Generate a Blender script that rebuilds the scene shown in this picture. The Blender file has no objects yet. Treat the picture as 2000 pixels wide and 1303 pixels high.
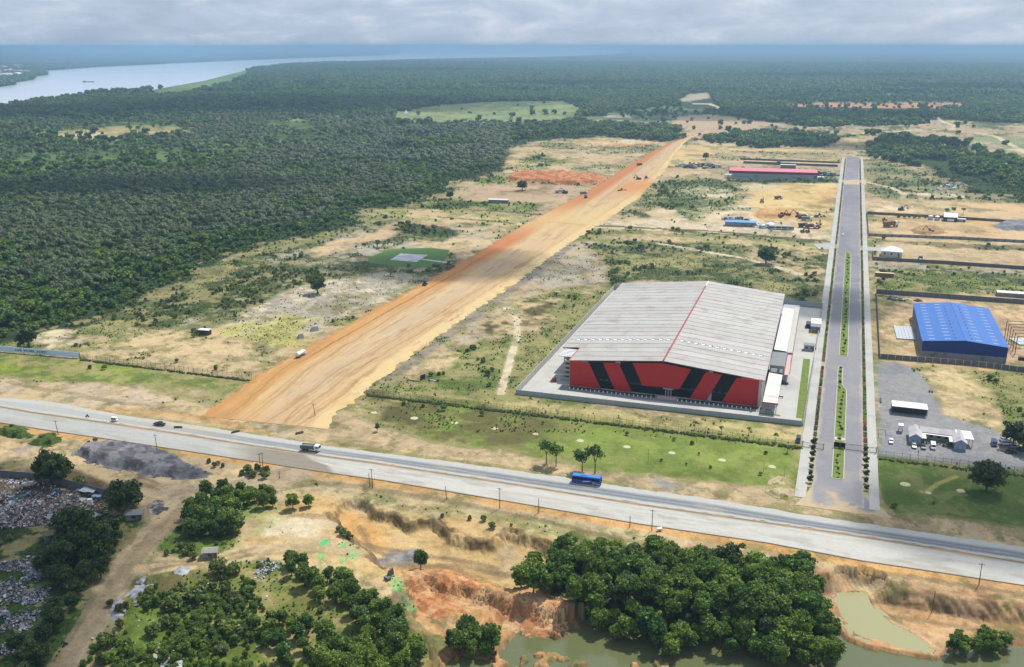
import bpy, math, random
import numpy as np
from mathutils import Vector

R = math.radians
sc = bpy.context.scene
COL = sc.collection
random.seed(7)

# ------------------------------------------------------------------ camera, sky, sun, exposure
F_PX, CAM_H, PITCH = 1850.0, 160.0, math.atan((651.5 - 90) / 1850.0)
cd = bpy.data.cameras.new('camera')
cd.sensor_width = 36.0
cd.lens = 36.0 * F_PX / 2000.0
cd.clip_start, cd.clip_end = 1.0, 400000.0
cam = bpy.data.objects.new('camera', cd)
cam.location = (0, 0, CAM_H)
cam.rotation_euler = (math.pi / 2 - PITCH, 0, 0)
COL.objects.link(cam)
sc.camera = cam

SUN_EL, SUN_AZ = 57.0, 38.0            # azimuth from +Y (view direction) towards +X (right)
sd = bpy.data.lights.new('sun', 'SUN')
sd.energy, sd.angle, sd.color = 5.0, R(0.53), (1.0, 0.955, 0.88)
sun = bpy.data.objects.new('sun', sd)
SUN = Vector((math.sin(R(SUN_AZ)) * math.cos(R(SUN_EL)), math.cos(R(SUN_AZ)) * math.cos(R(SUN_EL)), math.sin(R(SUN_EL))))
sun.rotation_euler = SUN.to_track_quat('Z', 'Y').to_euler()
COL.objects.link(sun)

w = bpy.data.worlds.new('World')
sc.world = w
w.use_nodes = True
nt = w.node_tree
nt.nodes.clear()
N = nt.nodes.new
L = nt.links.new
wo = N('ShaderNodeOutputWorld')
bg = N('ShaderNodeBackground')
sky = N('ShaderNodeTexSky')
sky.sky_type = 'NISHITA'
sky.sun_disc = False
sky.sun_elevation, sky.sun_rotation = R(SUN_EL), R(SUN_AZ)
sky.altitude, sky.air_density, sky.dust_density = 160, 1.0, 2.0
tc = N('ShaderNodeTexCoord')
sep = N('ShaderNodeSeparateXYZ'); L(tc.outputs['Generated'], sep.inputs[0])
mz = N('ShaderNodeMath'); mz.operation = 'MULTIPLY'; L(sep.outputs['Z'], mz.inputs[0]); mz.inputs[1].default_value = 3.4
cmb = N('ShaderNodeCombineXYZ'); L(sep.outputs['X'], cmb.inputs[0]); L(sep.outputs['Y'], cmb.inputs[1]); L(mz.outputs[0], cmb.inputs[2])
cn = N('ShaderNodeTexNoise'); cn.inputs['Scale'].default_value = 12.0; cn.inputs['Detail'].default_value = 7; cn.inputs['Roughness'].default_value = 0.6
cn.inputs['Distortion'].default_value = 0.4
L(cmb.outputs[0], cn.inputs['Vector'])
cr = N('ShaderNodeValToRGB')                       # cloud brightness: grey bases, lit edges
cr.color_ramp.elements[0].position = 0.33; cr.color_ramp.elements[0].color = (4.2, 5.3, 7.1, 1)
cr.color_ramp.elements[1].position = 0.68; cr.color_ramp.elements[1].color = (7.3, 8.1, 9.4, 1)
e = cr.color_ramp.elements.new(0.50); e.color = (5.2, 6.3, 8.1, 1)
L(cn.outputs['Fac'], cr.inputs[0])
mix = N('ShaderNodeMix'); mix.data_type = 'RGBA'; mix.inputs['Factor'].default_value = 0.82
L(sky.outputs[0], mix.inputs[6]); L(cr.outputs[0], mix.inputs[7])
L(mix.outputs[2], bg.inputs['Color'])
bg.inputs['Strength'].default_value = 0.092
L(bg.outputs[0], wo.inputs['Surface'])

vs = sc.view_settings
sc.display_settings.display_device = 'sRGB'
vs.view_transform, vs.look, vs.gamma, vs.use_curve_mapping = 'Standard', 'None', 1.0, False
vs.exposure = 0.15
sc.cycles.max_bounces = 6
sc.cycles.volume_bounces = 1
sc.cycles.transparent_max_bounces = 8
sc.cycles.use_denoising = True

# ------------------------------------------------------------------ measuring helpers (photo pixel -> place on the ground)
cP, sP = math.cos(PITCH), math.sin(PITCH)
def G(px, py, z=0.0):
    x = (px - 1000) / F_PX; y = (651.5 - py) / F_PX
    t = (z - CAM_H) / (-sP + y * cP)
    return (t * x, t * (cP + y * sP))
def Gp(poly, z=0.0):
    return [G(a, b, z) for a, b in poly]
def PX(x, y, z=0.0):
    z = z - CAM_H
    f = y * cP - z * sP; u = y * sP + z * cP
    return 1000 + F_PX * x / f, 651.5 - F_PX * u / f
class Frame:
    def __init__(s, px, py, ang):
        s.o = G(px, py); s.a = R(ang); s.c, s.s = math.cos(s.a), math.sin(s.a)
    def w(s, u, v):
        return (s.o[0] + u * s.c - v * s.s, s.o[1] + u * s.s + v * s.c)
    def uv(s, px, py, z=0):
        x, y = G(px, py, z); x -= s.o[0]; y -= s.o[1]
        return x * s.c + y * s.s, -x * s.s + y * s.c
    def plane(s, px, py, v0=0.0):          # where the sight line meets the vertical plane v = v0 of this frame
        lo, hi = -2.0, 60.0
        for _ in range(50):
            m = (lo + hi) / 2
            if s.uv(px, py, m)[1] > v0: lo = m
            else: hi = m
        return s.uv(px, py, lo)[0], lo
SITE = Frame(1111.8, 753, -18.43)
BLV = Frame(1639, 960, 70.743 - 90)

# ------------------------------------------------------------------ noise
def _h(ix, iy, seed):
    n = (ix.astype(np.int64) * 374761393 + iy.astype(np.int64) * 668265263 + seed * 1442695041) & 0x7fffffff
    n = ((n ^ (n >> 13)) * 1274126177) & 0x7fffffff
    n = ((n ^ (n >> 16)) * 2246822519) & 0x7fffffff
    return ((n ^ (n >> 15)) & 0xffffff) / 16777215.0
def vn(x, y, seed=0):
    fx, fy = np.floor(x), np.floor(y)
    tx, ty = x - fx, y - fy
    tx = tx * tx * (3 - 2 * tx); ty = ty * ty * (3 - 2 * ty)
    a, b, c, d = _h(fx, fy, seed), _h(fx + 1, fy, seed), _h(fx, fy + 1, seed), _h(fx + 1, fy + 1, seed)
    return (a * (1 - tx) + b * tx) * (1 - ty) + (c * (1 - tx) + d * tx) * ty
def fbm(x, y, scale, oc=4, seed=0, rough=0.55):
    s, a, tot = 0.0, 1.0, 0.0
    x, y = x / scale, y / scale
    for k in range(oc):
        s = s + a * vn(x + 17.3 * k, y - 9.1 * k, seed + k); tot += a
        a *= rough; x, y = x * 2.03, y * 2.03
    return s / tot
def ss(x, a, b):
    t = np.clip((x - a) / (b - a), 0, 1)
    return t * t * (3 - 2 * t)
def sdf(x, y, poly, pad=60.0):
    """signed distance in metres, positive inside; -pad far outside"""
    P = np.array(poly, float)
    out = np.full(x.shape, -pad)
    m = (x > P[:, 0].min() - pad) & (x < P[:, 0].max() + pad) & (y > P[:, 1].min() - pad) & (y < P[:, 1].max() + pad)
    if not m.any(): return out
    X, Y = x[m], y[m]
    ins = np.zeros(X.shape, bool); dd = np.full(X.shape, 1e18)
    n = len(P)
    for i in range(n):
        ax, ay = P[i]; bx, by = P[(i + 1) % n]
        ex, ey = bx - ax, by - ay
        wx, wy = X - ax, Y - ay
        t = np.clip((wx * ex + wy * ey) / (ex * ex + ey * ey + 1e-9), 0, 1)
        dd = np.minimum(dd, (wx - t * ex) ** 2 + (wy - t * ey) ** 2)
        if ay != by:
            ins ^= ((ay > Y) != (by > Y)) & (X < (bx - ax) * (Y - ay) / (by - ay) + ax)
    dd = np.sqrt(dd)
    out[m] = np.clip(np.where(ins, dd, -dd), -pad, None)
    return out
def sdl(x, y, line, pad=60.0):
    """distance to an open polyline"""
    P = np.array(line, float)
    out = np.full(x.shape, pad)
    m = (x > P[:, 0].min() - pad) & (x < P[:, 0].max() + pad) & (y > P[:, 1].min() - pad) & (y < P[:, 1].max() + pad)
    if not m.any(): return out
    X, Y = x[m], y[m]; dd = np.full(X.shape, 1e18)
    for i in range(len(P) - 1):
        ax, ay = P[i]; bx, by = P[i + 1]
        ex, ey = bx - ax, by - ay
        t = np.clip(((X - ax) * ex + (Y - ay) * ey) / (ex * ex + ey * ey + 1e-9), 0, 1)
        dd = np.minimum(dd, (X - ax - t * ex) ** 2 + (Y - ay - t * ey) ** 2)
    out[m] = np.sqrt(dd)
    return out
def lin(r, g, b, k=0.62):
    f = lambda c: ((c / 255 + 0.055) / 1.055) ** 2.4 if c > 10 else c / 255 / 12.92
    return np.array([f(r) * k, f(g) * k, f(b) * k])

# ------------------------------------------------------------------ materials
def mat(name, col, rough=0.8, metal=0.0, var=0.12, scale=0.6, bump=0.0, spec=0.3, stain=None):
    m = bpy.data.materials.new(name); m.use_nodes = True
    t = m.node_tree; b = t.nodes['Principled BSDF']
    b.inputs['Roughness'].default_value = rough; b.inputs['Metallic'].default_value = metal
    b.inputs['Specular IOR Level'].default_value = spec
    c = (float(col[0]), float(col[1]), float(col[2]), 1)
    if var <= 0:
        b.inputs['Base Color'].default_value = c; return m
    co = t.nodes.new('ShaderNodeTexCoord')
    n = t.nodes.new('ShaderNodeTexNoise'); n.inputs['Scale'].default_value = scale; n.inputs['Detail'].default_value = 6
    n.inputs['Roughness'].default_value = 0.65
    t.links.new(co.outputs['Object'], n.inputs['Vector'])
    r = t.nodes.new('ShaderNodeMapRange'); r.inputs['From Min'].default_value = 0.3; r.inputs['From Max'].default_value = 0.7
    r.inputs['To Min'].default_value = 1 - var; r.inputs['To Max'].default_value = 1 + var
    t.links.new(n.outputs['Fac'], r.inputs['Value'])
    v = t.nodes.new('ShaderNodeVectorMath'); v.operation = 'SCALE'; v.inputs[0].default_value = c[:3]
    t.links.new(r.outputs[0], v.inputs['Scale'])
    out = v.outputs[0]
    if stain is not None:
        n2 = t.nodes.new('ShaderNodeTexNoise'); n2.inputs['Scale'].default_value = scale * 0.35; n2.inputs['Detail'].default_value = 5
        t.links.new(co.outputs['Object'], n2.inputs['Vector'])
        r2 = t.nodes.new('ShaderNodeMapRange'); r2.inputs['From Min'].default_value = 0.52; r2.inputs['From Max'].default_value = 0.72
        t.links.new(n2.outputs['Fac'], r2.inputs['Value'])
        mx = t.nodes.new('ShaderNodeMix'); mx.data_type = 'RGBA'
        t.links.new(r2.outputs[0], mx.inputs['Factor']); t.links.new(out, mx.inputs[6]); mx.inputs[7].default_value = (*[float(q) for q in stain], 1)
        out = mx.outputs[2]
    t.links.new(out, b.inputs['Base Color'])
    if bump > 0:
        bp = t.nodes.new('ShaderNodeBump'); bp.inputs['Strength'].default_value = bump; bp.inputs['Distance'].default_value = 0.15
        t.links.new(n.outputs['Fac'], bp.inputs['Height']); t.links.new(bp.outputs[0], b.inputs['Normal'])
    return m
def vmat(name, fine=((0.35, 0.16), (0.06, 0.12)), bump=0.5, rough=0.95, spec=0.1, dist=0.6):
    """base colour from the mesh's own 'col' attribute, broken up by fine noise"""
    m = bpy.data.materials.new(name); m.use_nodes = True
    t = m.node_tree; b = t.nodes['Principled BSDF']
    b.inputs['Roughness'].default_value = rough; b.inputs['Specular IOR Level'].default_value = spec
    a = t.nodes.new('ShaderNodeAttribute'); a.attribute_name = 'col'
    co = t.nodes.new('ShaderNodeTexCoord')
    out = a.outputs['Color']; last = None
    for sc_, am in fine:
        n = t.nodes.new('ShaderNodeTexNoise'); n.inputs['Scale'].default_value = sc_; n.inputs['Detail'].default_value = 5
        n.inputs['Roughness'].default_value = 0.7
        t.links.new(co.outputs['Object'], n.inputs['Vector'])
        r = t.nodes.new('ShaderNodeMapRange'); r.inputs['From Min'].default_value = 0.3; r.inputs['From Max'].default_value = 0.7
        r.inputs['To Min'].default_value = 1 - am; r.inputs['To Max'].default_value = 1 + am
        t.links.new(n.outputs['Fac'], r.inputs['Value'])
        v = t.nodes.new('ShaderNodeVectorMath'); v.operation = 'SCALE'
        t.links.new(out, v.inputs[0]); t.links.new(r.outputs[0], v.inputs['Scale']); out = v.outputs[0]
        if last is None: last = n
    t.links.new(out, b.inputs['Base Color'])
    if bump:
        bp = t.nodes.new('ShaderNodeBump'); bp.inputs['Strength'].default_value = bump; bp.inputs['Distance'].default_value = dist
        t.links.new(last.outputs['Fac'], bp.inputs['Height']); t.links.new(bp.outputs[0], b.inputs['Normal'])
    return m
def leafmat(name, colA, colB, rough=0.75, tone='tone', trans=.46, k=1.95):
    """leaf colour: per-plant random tint between two greens x per-clump tone on the mesh x a slow drift over the land; leaves let light through"""
    m = bpy.data.materials.new(name); m.use_nodes = True
    t = m.node_tree; b = t.nodes['Principled BSDF']; o = t.nodes['Material Output']
    b.inputs['Roughness'].default_value = rough; b.inputs['Specular IOR Level'].default_value = 0.35; b.inputs['Roughness'].default_value = .5
    oi = t.nodes.new('ShaderNodeObjectInfo')
    mx = t.nodes.new('ShaderNodeMix'); mx.data_type = 'RGBA'
    t.links.new(oi.outputs['Random'], mx.inputs['Factor'])
    mx.inputs[6].default_value = (*[float(c) * k for c in colA], 1); mx.inputs[7].default_value = (*[float(c) * k for c in colB], 1)
    n = t.nodes.new('ShaderNodeTexNoise'); n.inputs['Scale'].default_value = .018; n.inputs['Detail'].default_value = 4; n.inputs['Roughness'].default_value = .7
    t.links.new(oi.outputs['Location'], n.inputs['Vector'])
    r = t.nodes.new('ShaderNodeMapRange'); r.inputs['From Min'].default_value = .50; r.inputs['From Max'].default_value = .72
    t.links.new(n.outputs['Fac'], r.inputs['Value'])
    m2 = t.nodes.new('ShaderNodeMix'); m2.data_type = 'RGBA'; m2.blend_type = 'MIX'
    t.links.new(r.outputs[0], m2.inputs['Factor']); t.links.new(mx.outputs[2], m2.inputs[6])
    m2.inputs[7].default_value = (float(colA[0]) * k * 1.28, float(colA[1]) * k * 1.25, float(colA[2]) * k * .9, 1)
    a = t.nodes.new('ShaderNodeAttribute'); a.attribute_name = tone
    v = t.nodes.new('ShaderNodeVectorMath'); v.operation = 'SCALE'
    t.links.new(m2.outputs[2], v.inputs[0]); t.links.new(a.outputs['Fac'], v.inputs['Scale'])
    t.links.new(v.outputs[0], b.inputs['Base Color'])
    tl = t.nodes.new('ShaderNodeBsdfTranslucent'); t.links.new(v.outputs[0], tl.inputs['Color'])
    ms = t.nodes.new('ShaderNodeMixShader'); ms.inputs[0].default_value = trans
    t.links.new(b.outputs[0], ms.inputs[1]); t.links.new(tl.outputs[0], ms.inputs[2]); t.links.new(ms.outputs[0], o.inputs['Surface'])
    return m

# ------------------------------------------------------------------ mesh helpers
def link(o, parent=None):
    COL.objects.link(o)
    if parent: o.parent = parent
    return o
def tag(o, label=None, cat=None, group=None, kind=None):
    if label: o['label'] = label
    if cat: o['category'] = cat
    if group: o['group'] = group
    if kind: o['kind'] = kind
    return o
def mesh(name, v, f, m=None, smooth=False):
    me = bpy.data.meshes.new(name)
    me.from_pydata([tuple(map(float, a)) for a in v], [], f)
    if m: me.materials.append(m)
    if smooth: me.polygons.foreach_set('use_smooth', [True] * len(me.polygons))
    me.update()
    return me
class MB:
    def __init__(s): s.v = []; s.f = []
    def add(s, v, f):
        k = len(s.v); s.v += [tuple(a) for a in v]; s.f += [tuple(i + k for i in q) for q in f]; return s
    def box(s, x0, x1, y0, y1, z0, z1, tx=0, ty=0):
        """tx, ty: inset of the top"""
        v = [(x0, y0, z0), (x1, y0, z0), (x1, y1, z0), (x0, y1, z0),
             (x0 + tx, y0 + ty, z1), (x1 - tx, y0 + ty, z1), (x1 - tx, y1 - ty, z1), (x0 + tx, y1 - ty, z1)]
        return s.add(v, [(0, 3, 2, 1), (4, 5, 6, 7), (0, 1, 5, 4), (1, 2, 6, 5), (2, 3, 7, 6), (3, 0, 4, 7)])
    def ext(s, poly, a, b, axis='y'):
        """extrude a polygon given in the other two axes from a to b"""
        n = len(poly)
        mk = {'y': lambda p, t: (p[0], t, p[1]), 'x': lambda p, t: (t, p[0], p[1]), 'z': lambda p, t: (p[0], p[1], t)}[axis]
        v = [mk(p, a) for p in poly] + [mk(p, b) for p in poly]
        f = [tuple(range(n))[::-1], tuple(range(n, 2 * n))] + [(i, (i + 1) % n, n + (i + 1) % n, n + i) for i in range(n)]
        return s.add(v, f)
    def tube(s, p0, p1, r0, r1=None, n=7, cap=True):
        r1 = r0 if r1 is None else r1
        p0, p1 = Vector(p0), Vector(p1); d = (p1 - p0).normalized()
        a = d.orthogonal().normalized(); b = d.cross(a)
        v = [p0 + (a * math.cos(2 * math.pi * i / n) + b * math.sin(2 * math.pi * i / n)) * r0 for i in range(n)]
        v += [p1 + (a * math.cos(2 * math.pi * i / n) + b * math.sin(2 * math.pi * i / n)) * r1 for i in range(n)]
        f = [(i, (i + 1) % n, n + (i + 1) % n, n + i) for i in range(n)]
        if cap: f += [tuple(range(n))[::-1], tuple(range(n, 2 * n))]
        return s.add(v, f)
    def mesh(s, name, m, smooth=False): return mesh(name, s.v, s.f, m, smooth)
    def build(s, name, m, parent=None, smooth=False, loc=None, rot=None):
        o = bpy.data.objects.new(name, s.mesh(name, m, smooth)); link(o, parent)
        if loc: o.location = loc
        if rot is not None: o.rotation_euler = (0, 0, rot)
        return o
def thing(name, label, cat, x, y, z=0.0, rot=0.0, group=None):
    o = bpy.data.objects.new(name, None); link(o)
    o.empty_display_size = 0.5
    o.location = (x, y, z); o.rotation_euler = (0, 0, rot)
    return tag(o, label, cat, group)
def kid(name, me, parent, loc=(0, 0, 0), rz=0, s=None):
    o = bpy.data.objects.new(name, me); link(o, parent)
    o.location = loc; o.rotation_euler = (0, 0, rz)
    if s: o.scale = s
    return o
def dup(root, x, y, z, rot, label=None, scale=None):
    r = root.copy(); COL.objects.link(r); r.location = (x, y, z); r.rotation_euler = (0, 0, rot)
    if scale: r.scale = scale
    if label: r['label'] = label
    for ch in list(root.children):
        c = ch.copy(); COL.objects.link(c); c.parent = r
        for g in list(ch.children):
            d = g.copy(); COL.objects.link(d); d.parent = c
    return r
def setcol(me, cols):
    a = me.attributes.new('col', 'FLOAT_COLOR', 'POINT')
    buf = np.ones((len(me.vertices), 4), np.float32); buf[:, :3] = cols
    a.data.foreach_set('color', buf.ravel())
def npmesh(name, V, quads, m, smooth=True):
    me = bpy.data.meshes.new(name)
    me.vertices.add(len(V)); me.vertices.foreach_set('co', np.asarray(V, np.float32).ravel())
    nf = len(quads); k = quads.shape[1]
    me.loops.add(nf * k); me.loops.foreach_set('vertex_index', quads.astype(np.int32).ravel())
    me.polygons.add(nf); me.polygons.foreach_set('loop_start', np.arange(0, nf * k, k, dtype=np.int32))
    me.materials.append(m)
    me.update(calc_edges=True)
    me.polygons.foreach_set('use_smooth', np.full(nf, smooth))
    return me
def gridfaces(nr, nc):
    i = np.arange(nr * nc).reshape(nr, nc)
    return np.stack([i[:-1, :-1], i[:-1, 1:], i[1:, 1:], i[1:, :-1]], -1).reshape(-1, 4)

# ------------------------------------------------------------------ relief
PIT_A = Gp([(640,1000),(650,985),(668,974),(700,967),(728,972),(738,992),(775,1000),(800,1018),(812,1008),(850,1008),(872,1030),(920,1050),(962,1052),(985,1032),(1040,1042),(1075,1060),(1088,1095),(1070,1140),(1000,1150),(900,1125),(860,1112),(800,1115),(760,1112),(720,1085),(690,1055),(660,1030)])
PIT_B = Gp([(775,1130),(820,1106),(852,1103),(885,1125),(960,1146),(1000,1150),(1060,1165),(1110,1180),(1300,1230),(1480,1240),(1560,1150),(1588,1110),(1640,1112),(1700,1128),(1800,1150),(1900,1163),(2000,1178),(2300,1215),(2500,1700),(820,1700),(840,1290),(800,1215),(765,1180)])
WOOD = Gp([(1000,1150),(1085,1075),(1300,1080),(1560,1115),(1590,1140),(1625,1200),(1650,1262),(1655,1290),(1480,1292),(1430,1250),(1340,1262),(1290,1262),(1240,1240),(1150,1215),(1120,1190)], -2)
POND_A = Gp([(880,1345),(872,1300),(890,1285),(915,1290),(955,1296),(985,1278),(1005,1258),(1016,1238),(1060,1246),(1125,1232),(1160,1226),(1250,1240),(1350,1262),(1430,1262),(1480,1290),(1650,1292),(1665,1275),(1700,1268),(1790,1285),(1850,1288),(1900,1272),(2000,1268),(2200,1270),(2300,1500),(830,1500)], -6.2)
POND_B = Gp([(1622,1166),(1655,1155),(1690,1153),(1700,1160),(1704,1172),(1712,1188),(1745,1216),(1790,1238),(1824,1262),(1816,1272),(1760,1262),(1700,1252),(1668,1240),(1640,1205)], -5.4)
SPOIL = Gp([(770,1125),(850,1112),(900,1125),(960,1148),(1050,1165),(1112,1185),(1130,1235),(1062,1248),(1010,1245),(985,1278),(950,1295),(890,1290),(870,1345),(800,1345),(800,1260),(780,1200)], -4.3)
LAND_R = Gp([(1590,1120),(2400,1215),(2400,1262),(2000,1256),(1900,1258),(1850,1270),(1828,1272),(1780,1262),(1700,1200),(1640,1165)], -4.6)
HWY_S = Gp([(0,825),(75,837),(500,901),(637,922),(750,938),(1000,980),(1250,1023),(1500,1060),(1685,1095),(1871,1123),(2000,1143),(2300,1192)])
def terrain_z(x, y):
    x = np.asarray(x, float); y = np.asarray(y, float)
    near = (y < 430) & (np.abs(x) < 420)
    z = np.zeros(x.shape)
    if near.any():
        X, Y = x[near], y[near]
        n1 = fbm(X, Y, 7, 3, 41) - .5; n2 = fbm(X, Y, 2.2, 3, 47) - .5; n3 = fbm(X, Y, 22, 3, 43) - .5
        a = sdf(X, Y, PIT_A, 30) + n1 * 4 + n2 * 1.5
        gully = np.abs(fbm(X, Y, 4.5, 2, 51) - .5) * 1.6
        za = -3.6 * ss(a, -0.4, 3.0) + (n3 * 1.5 + n1 * 0.9) * ss(a, 2, 7) + gully * .6 * ss(a, -1, 1.5) * (1 - ss(a, 2, 6))
        b = sdf(X, Y, PIT_B, 30) + n1 * 5 + n2 * 2
        zb = -6.7 * ss(b, -0.5, 8.0) + (n3 * 1.2 + n1 * 1.0 + n2 * .9) * ss(b, 1, 5)
        zz = np.minimum(za, zb)
        wv = sdf(X, Y, WOOD, 30) + n1 * 4
        zz = np.maximum(zz, -2.0 + n3 - 6 * (1 - ss(wv, -1, 5)))
        ov = sdf(X, Y, SPOIL, 30) + n1 * 3
        zz = np.maximum(zz, -4.3 + n2 * 1.2 + n1 * .8 - .9 * ss(-Y, -262, -246) - 4 * (1 - ss(ov, -3, 4)))
        lr = sdf(X, Y, LAND_R, 30) + n1 * 2
        zz = np.maximum(zz, -4.6 + n3 * 1.4 + n2 * .5 + 1.2 * ss(Y, 262, 285) - 3 * (1 - ss(lr, -3, 3)))
        pa = sdf(X, Y, POND_A, 20) + n1 * 3.5 + n2 * 1.5
        zz = np.where(pa > -4, np.minimum(zz, -5.9 - 1.6 * ss(pa, -1.2, 2.5) + 1.2 * (1 - ss(pa, -4, -1))), zz)
        isl = ss(fbm(X, Y, 4.2, 3, 77), .56, .65) * ss(sdf(X, Y, Gp([(880,1262),(1020,1235),(1130,1240),(1320,1272),(1320,1330),(850,1330)], -6.2), 20), -2, 2)
        zz = np.where(pa > -1, zz + 2.1 * isl, zz)
        pb = sdf(X, Y, POND_B, 20) + n1 * 1.2
        zz = np.where((pb > -2.4) & (pb < 0), np.maximum(zz, -5.15 + n2 * .4), zz)
        zz = np.where(pb > -5, np.minimum(zz, -4.9 - 1.6 * ss(pb, -.8, 2) + 3.0 * (1 - ss(pb, -5, -.5))), zz)
        land = ss(-sdl(X, Y, HWY_S, 40), -12, -3)
        south = Y < np.interp(X, [p[0] for p in HWY_S], [p[1] for p in HWY_S])
        zz = zz + np.where(south, (n3 * 1.2 + n1 * 0.5 - 0.35) * (1 - land) * (zz > -1), 0)
        z[near] = zz
    return z - 0.06
def tz(x, y):
    return float(terrain_z(np.array([x]), np.array([y]))[0])
def onground(px, py):
    z = 0.0
    for _ in range(5):
        x, y = G(px, py, z); z = tz(x, y)
    return x, y, z

# ------------------------------------------------------------------ ground sheet: rings round the viewpoint's foot, finer where near
ang_f = np.linspace(-33, 33, 901)
ang = np.radians(np.concatenate([np.arange(-180, -33, 4.9), ang_f, np.arange(37.9, 180.1, 4.9)[:30]]))
ds = [2.0, 40, 90, 130, 150, 165]
while ds[-1] < 250000:
    d = ds[-1]; ds.append(d + max(0.75, d * d / 296000 * 1.7) if d < 40000 else d * 1.15)
ds = np.array(ds)
A_, D_ = np.meshgrid(ang, ds)
gx, gy = (np.sin(A_) * D_).ravel(), (np.cos(A_) * D_).ravel()
dist = D_.ravel()
gz = terrain_z(gx, gy)
print('ground verts', len(gx))

farv = np.clip(dist / 500, 1, 14)
f1, f2 = ss(dist, 600, 1200), ss(dist, 1800, 4000)
nA = (fbm(gx, gy, 45, 4, 1) * (1 - f1) + fbm(gx, gy, 110, 5, 1) * f1) * (1 - f2) + fbm(gx, gy, 420, 5, 1) * f2; nB = (fbm(gx, gy, 14, 4, 2) * (1 - f1) + fbm(gx, gy, 34, 5, 2) * f1) * (1 - f2) + fbm(gx, gy, 120, 5, 2) * f2; nC = fbm(gx, gy, 4.5, 3, 3)
nF = fbm(gx, gy, 900, 5, 5); nG = fbm(gx, gy, 150, 4, 6)
w1 = (fbm(gx, gy, 24, 5, 8, .62) - .5) * 2; w2 = (fbm(gx, gy, 24, 5, 9, .62) - .5) * 2
wf = farv ** 0.9
C = {k: lin(*v) for k, v in dict(
    sand=(216,190,146), pale=(230,213,178), tan=(200,176,138), pink=(206,172,142), orange=(222,172,106), red=(205,128,76), yellow=(229,196,130),
    dry=(168,160,104), grass=(122,134,70), lawn=(128,144,68), bright=(150,170,70), lawn2=(98,120,56), scrub=(86,102,56), dark=(54,72,40), soil=(120,98,74),
    graysand=(190,180,160), gravel=(160,158,156), ygreen=(196,188,110), floor=(56,76,40), canopy=(66,88,52), canopy2=(46,68,44), brown=(112,104,66),
    stain=(92,204,122), deepgreen=(48,66,34), mud=(150,128,96), slate=(122,120,122), swamp=(120,118,70)).items()}
def lerp(a, b, t): return a + (b - a) * t[:, None]
col = np.tile(C['floor'], (len(gx), 1))
col = lerp(col, C['canopy2'], ss(nG, .35, .6) * ss(dist, 1500, 4000))
col = lerp(col, C['canopy'], ss(nF, .45, .6) * .8 * ss(dist, 1500, 4000))
col = lerp(col, C['dry'], ss(nG, .66, .74) * .5)
def patch(px, a, b=None, thr=.5, n=None, soft=1.6, warp=13.0, z=0.0, al=1.0, band=.07):
    global col
    P = Gp(px, z)
    s = sdf(gx + w1 * warp * wf, gy + w2 * warp * wf, P, 40 * 14)
    m = ss(s, -soft, soft) if np.isscalar(soft) else ss(s / soft, -1, 1)
    m = m * al
    sel = m > .002
    if not sel.any(): return
    ca = C[a] if isinstance(a, str) else a
    c = np.tile(ca, (sel.sum(), 1))
    if b is not None:
        nn = (nB * .42 + nA * .33 + nC * .25 if n is None else n)[sel]
        t = ss(nn, thr - band, thr + band)[:, None]
        c = c + ((C[b] if isinstance(b, str) else b) - c) * t
    col[sel] = col[sel] + (c - col[sel]) * m[sel][:, None]
def line(px, a, wd, z=0.0, soft=1.0, al=1.0, warp=2.0):
    global col
    s = sdl(gx + w1 * warp, gy + w2 * warp, Gp(px, z), 60)
    m = (1 - ss(s, wd / 2, wd / 2 + soft)) * al
    sel = m > .002
    col[sel] = col[sel] + (C[a] - col[sel]) * m[sel][:, None]
# far country
patch([(-200,232),(300,215),(560,212),(760,222),(700,262),(520,300),(380,330),(0,345),(-200,350)], lin(112,134,74), lin(84,108,58), .5, soft=40)
patch([(800,215),(860,205),(950,199),(1100,197),(1135,214),(1122,240),(1000,247),(900,245),(800,238),(560,236),(600,230)], lin(156,164,108), lin(112,132,84), .54, soft=26)
patch([(40,262),(130,256),(200,248),(300,244),(360,250),(350,268),(240,275),(120,272)], 'dry', 'sand', .55, soft=14)
patch([(150,262),(185,260),(205,264),(160,268)], 'pale', soft=6)
patch([(300,176),(400,157),(470,137),(492,141),(440,162),(380,176),(300,184)], lin(128,156,90), lin(108,136,76), .5, soft=14, warp=3)
patch([(1180,222),(1300,205),(1400,222),(1320,245),(1200,246)], lin(118,136,92), 'canopy', .5, soft=14)
patch([(1325,196),(1345,184),(1385,181),(1382,192),(1340,199)], 'graysand', 'tan', soft=10, warp=4)
line([(1335,203),(1385,203),(1400,208),(1410,212),(1385,215)], 'pale', 9, soft=4, warp=6)
patch([(1180,226),(1235,224),(1232,230),(1185,231)], 'graysand', soft=6, warp=4)
patch([(1305,238),(1325,226),(1390,224),(1480,235),(1560,246),(1620,252),(1500,264),(1370,262),(1345,255)], 'pink', 'tan', .5, soft=8)
patch([(1130,236),(1300,232),(1300,238),(1140,241)], 'graysand', 'scrub', .5, soft=6)
patch([(1540,203),(1580,200),(1640,201),(1880,201),(1880,211),(1700,211),(1560,208)], lin(214,160,122), 'scrub', .6, soft=8, warp=4)
patch([(1430,190),(1640,182),(1800,180),(1960,190),(1900,200),(1500,200)], lin(112,140,88), 'canopy', .55, soft=20)
patch([(1480,246),(1600,246),(1700,240),(1850,234),(2200,238),(2400,330),(2000,325),(1900,290),(1860,283),(1700,266),(1560,266)], 'tan', 'scrub', .52, soft=10)
patch([(1780,270),(2000,268),(2200,300),(2200,340),(2000,325),(1900,292)], lin(150,156,110), 'sand', .56, soft=10)
line([(1660,262),(1730,258),(1790,254),(1860,252),(1868,246),(1840,238),(1828,228)], 'pale', 6, soft=3)
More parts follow.
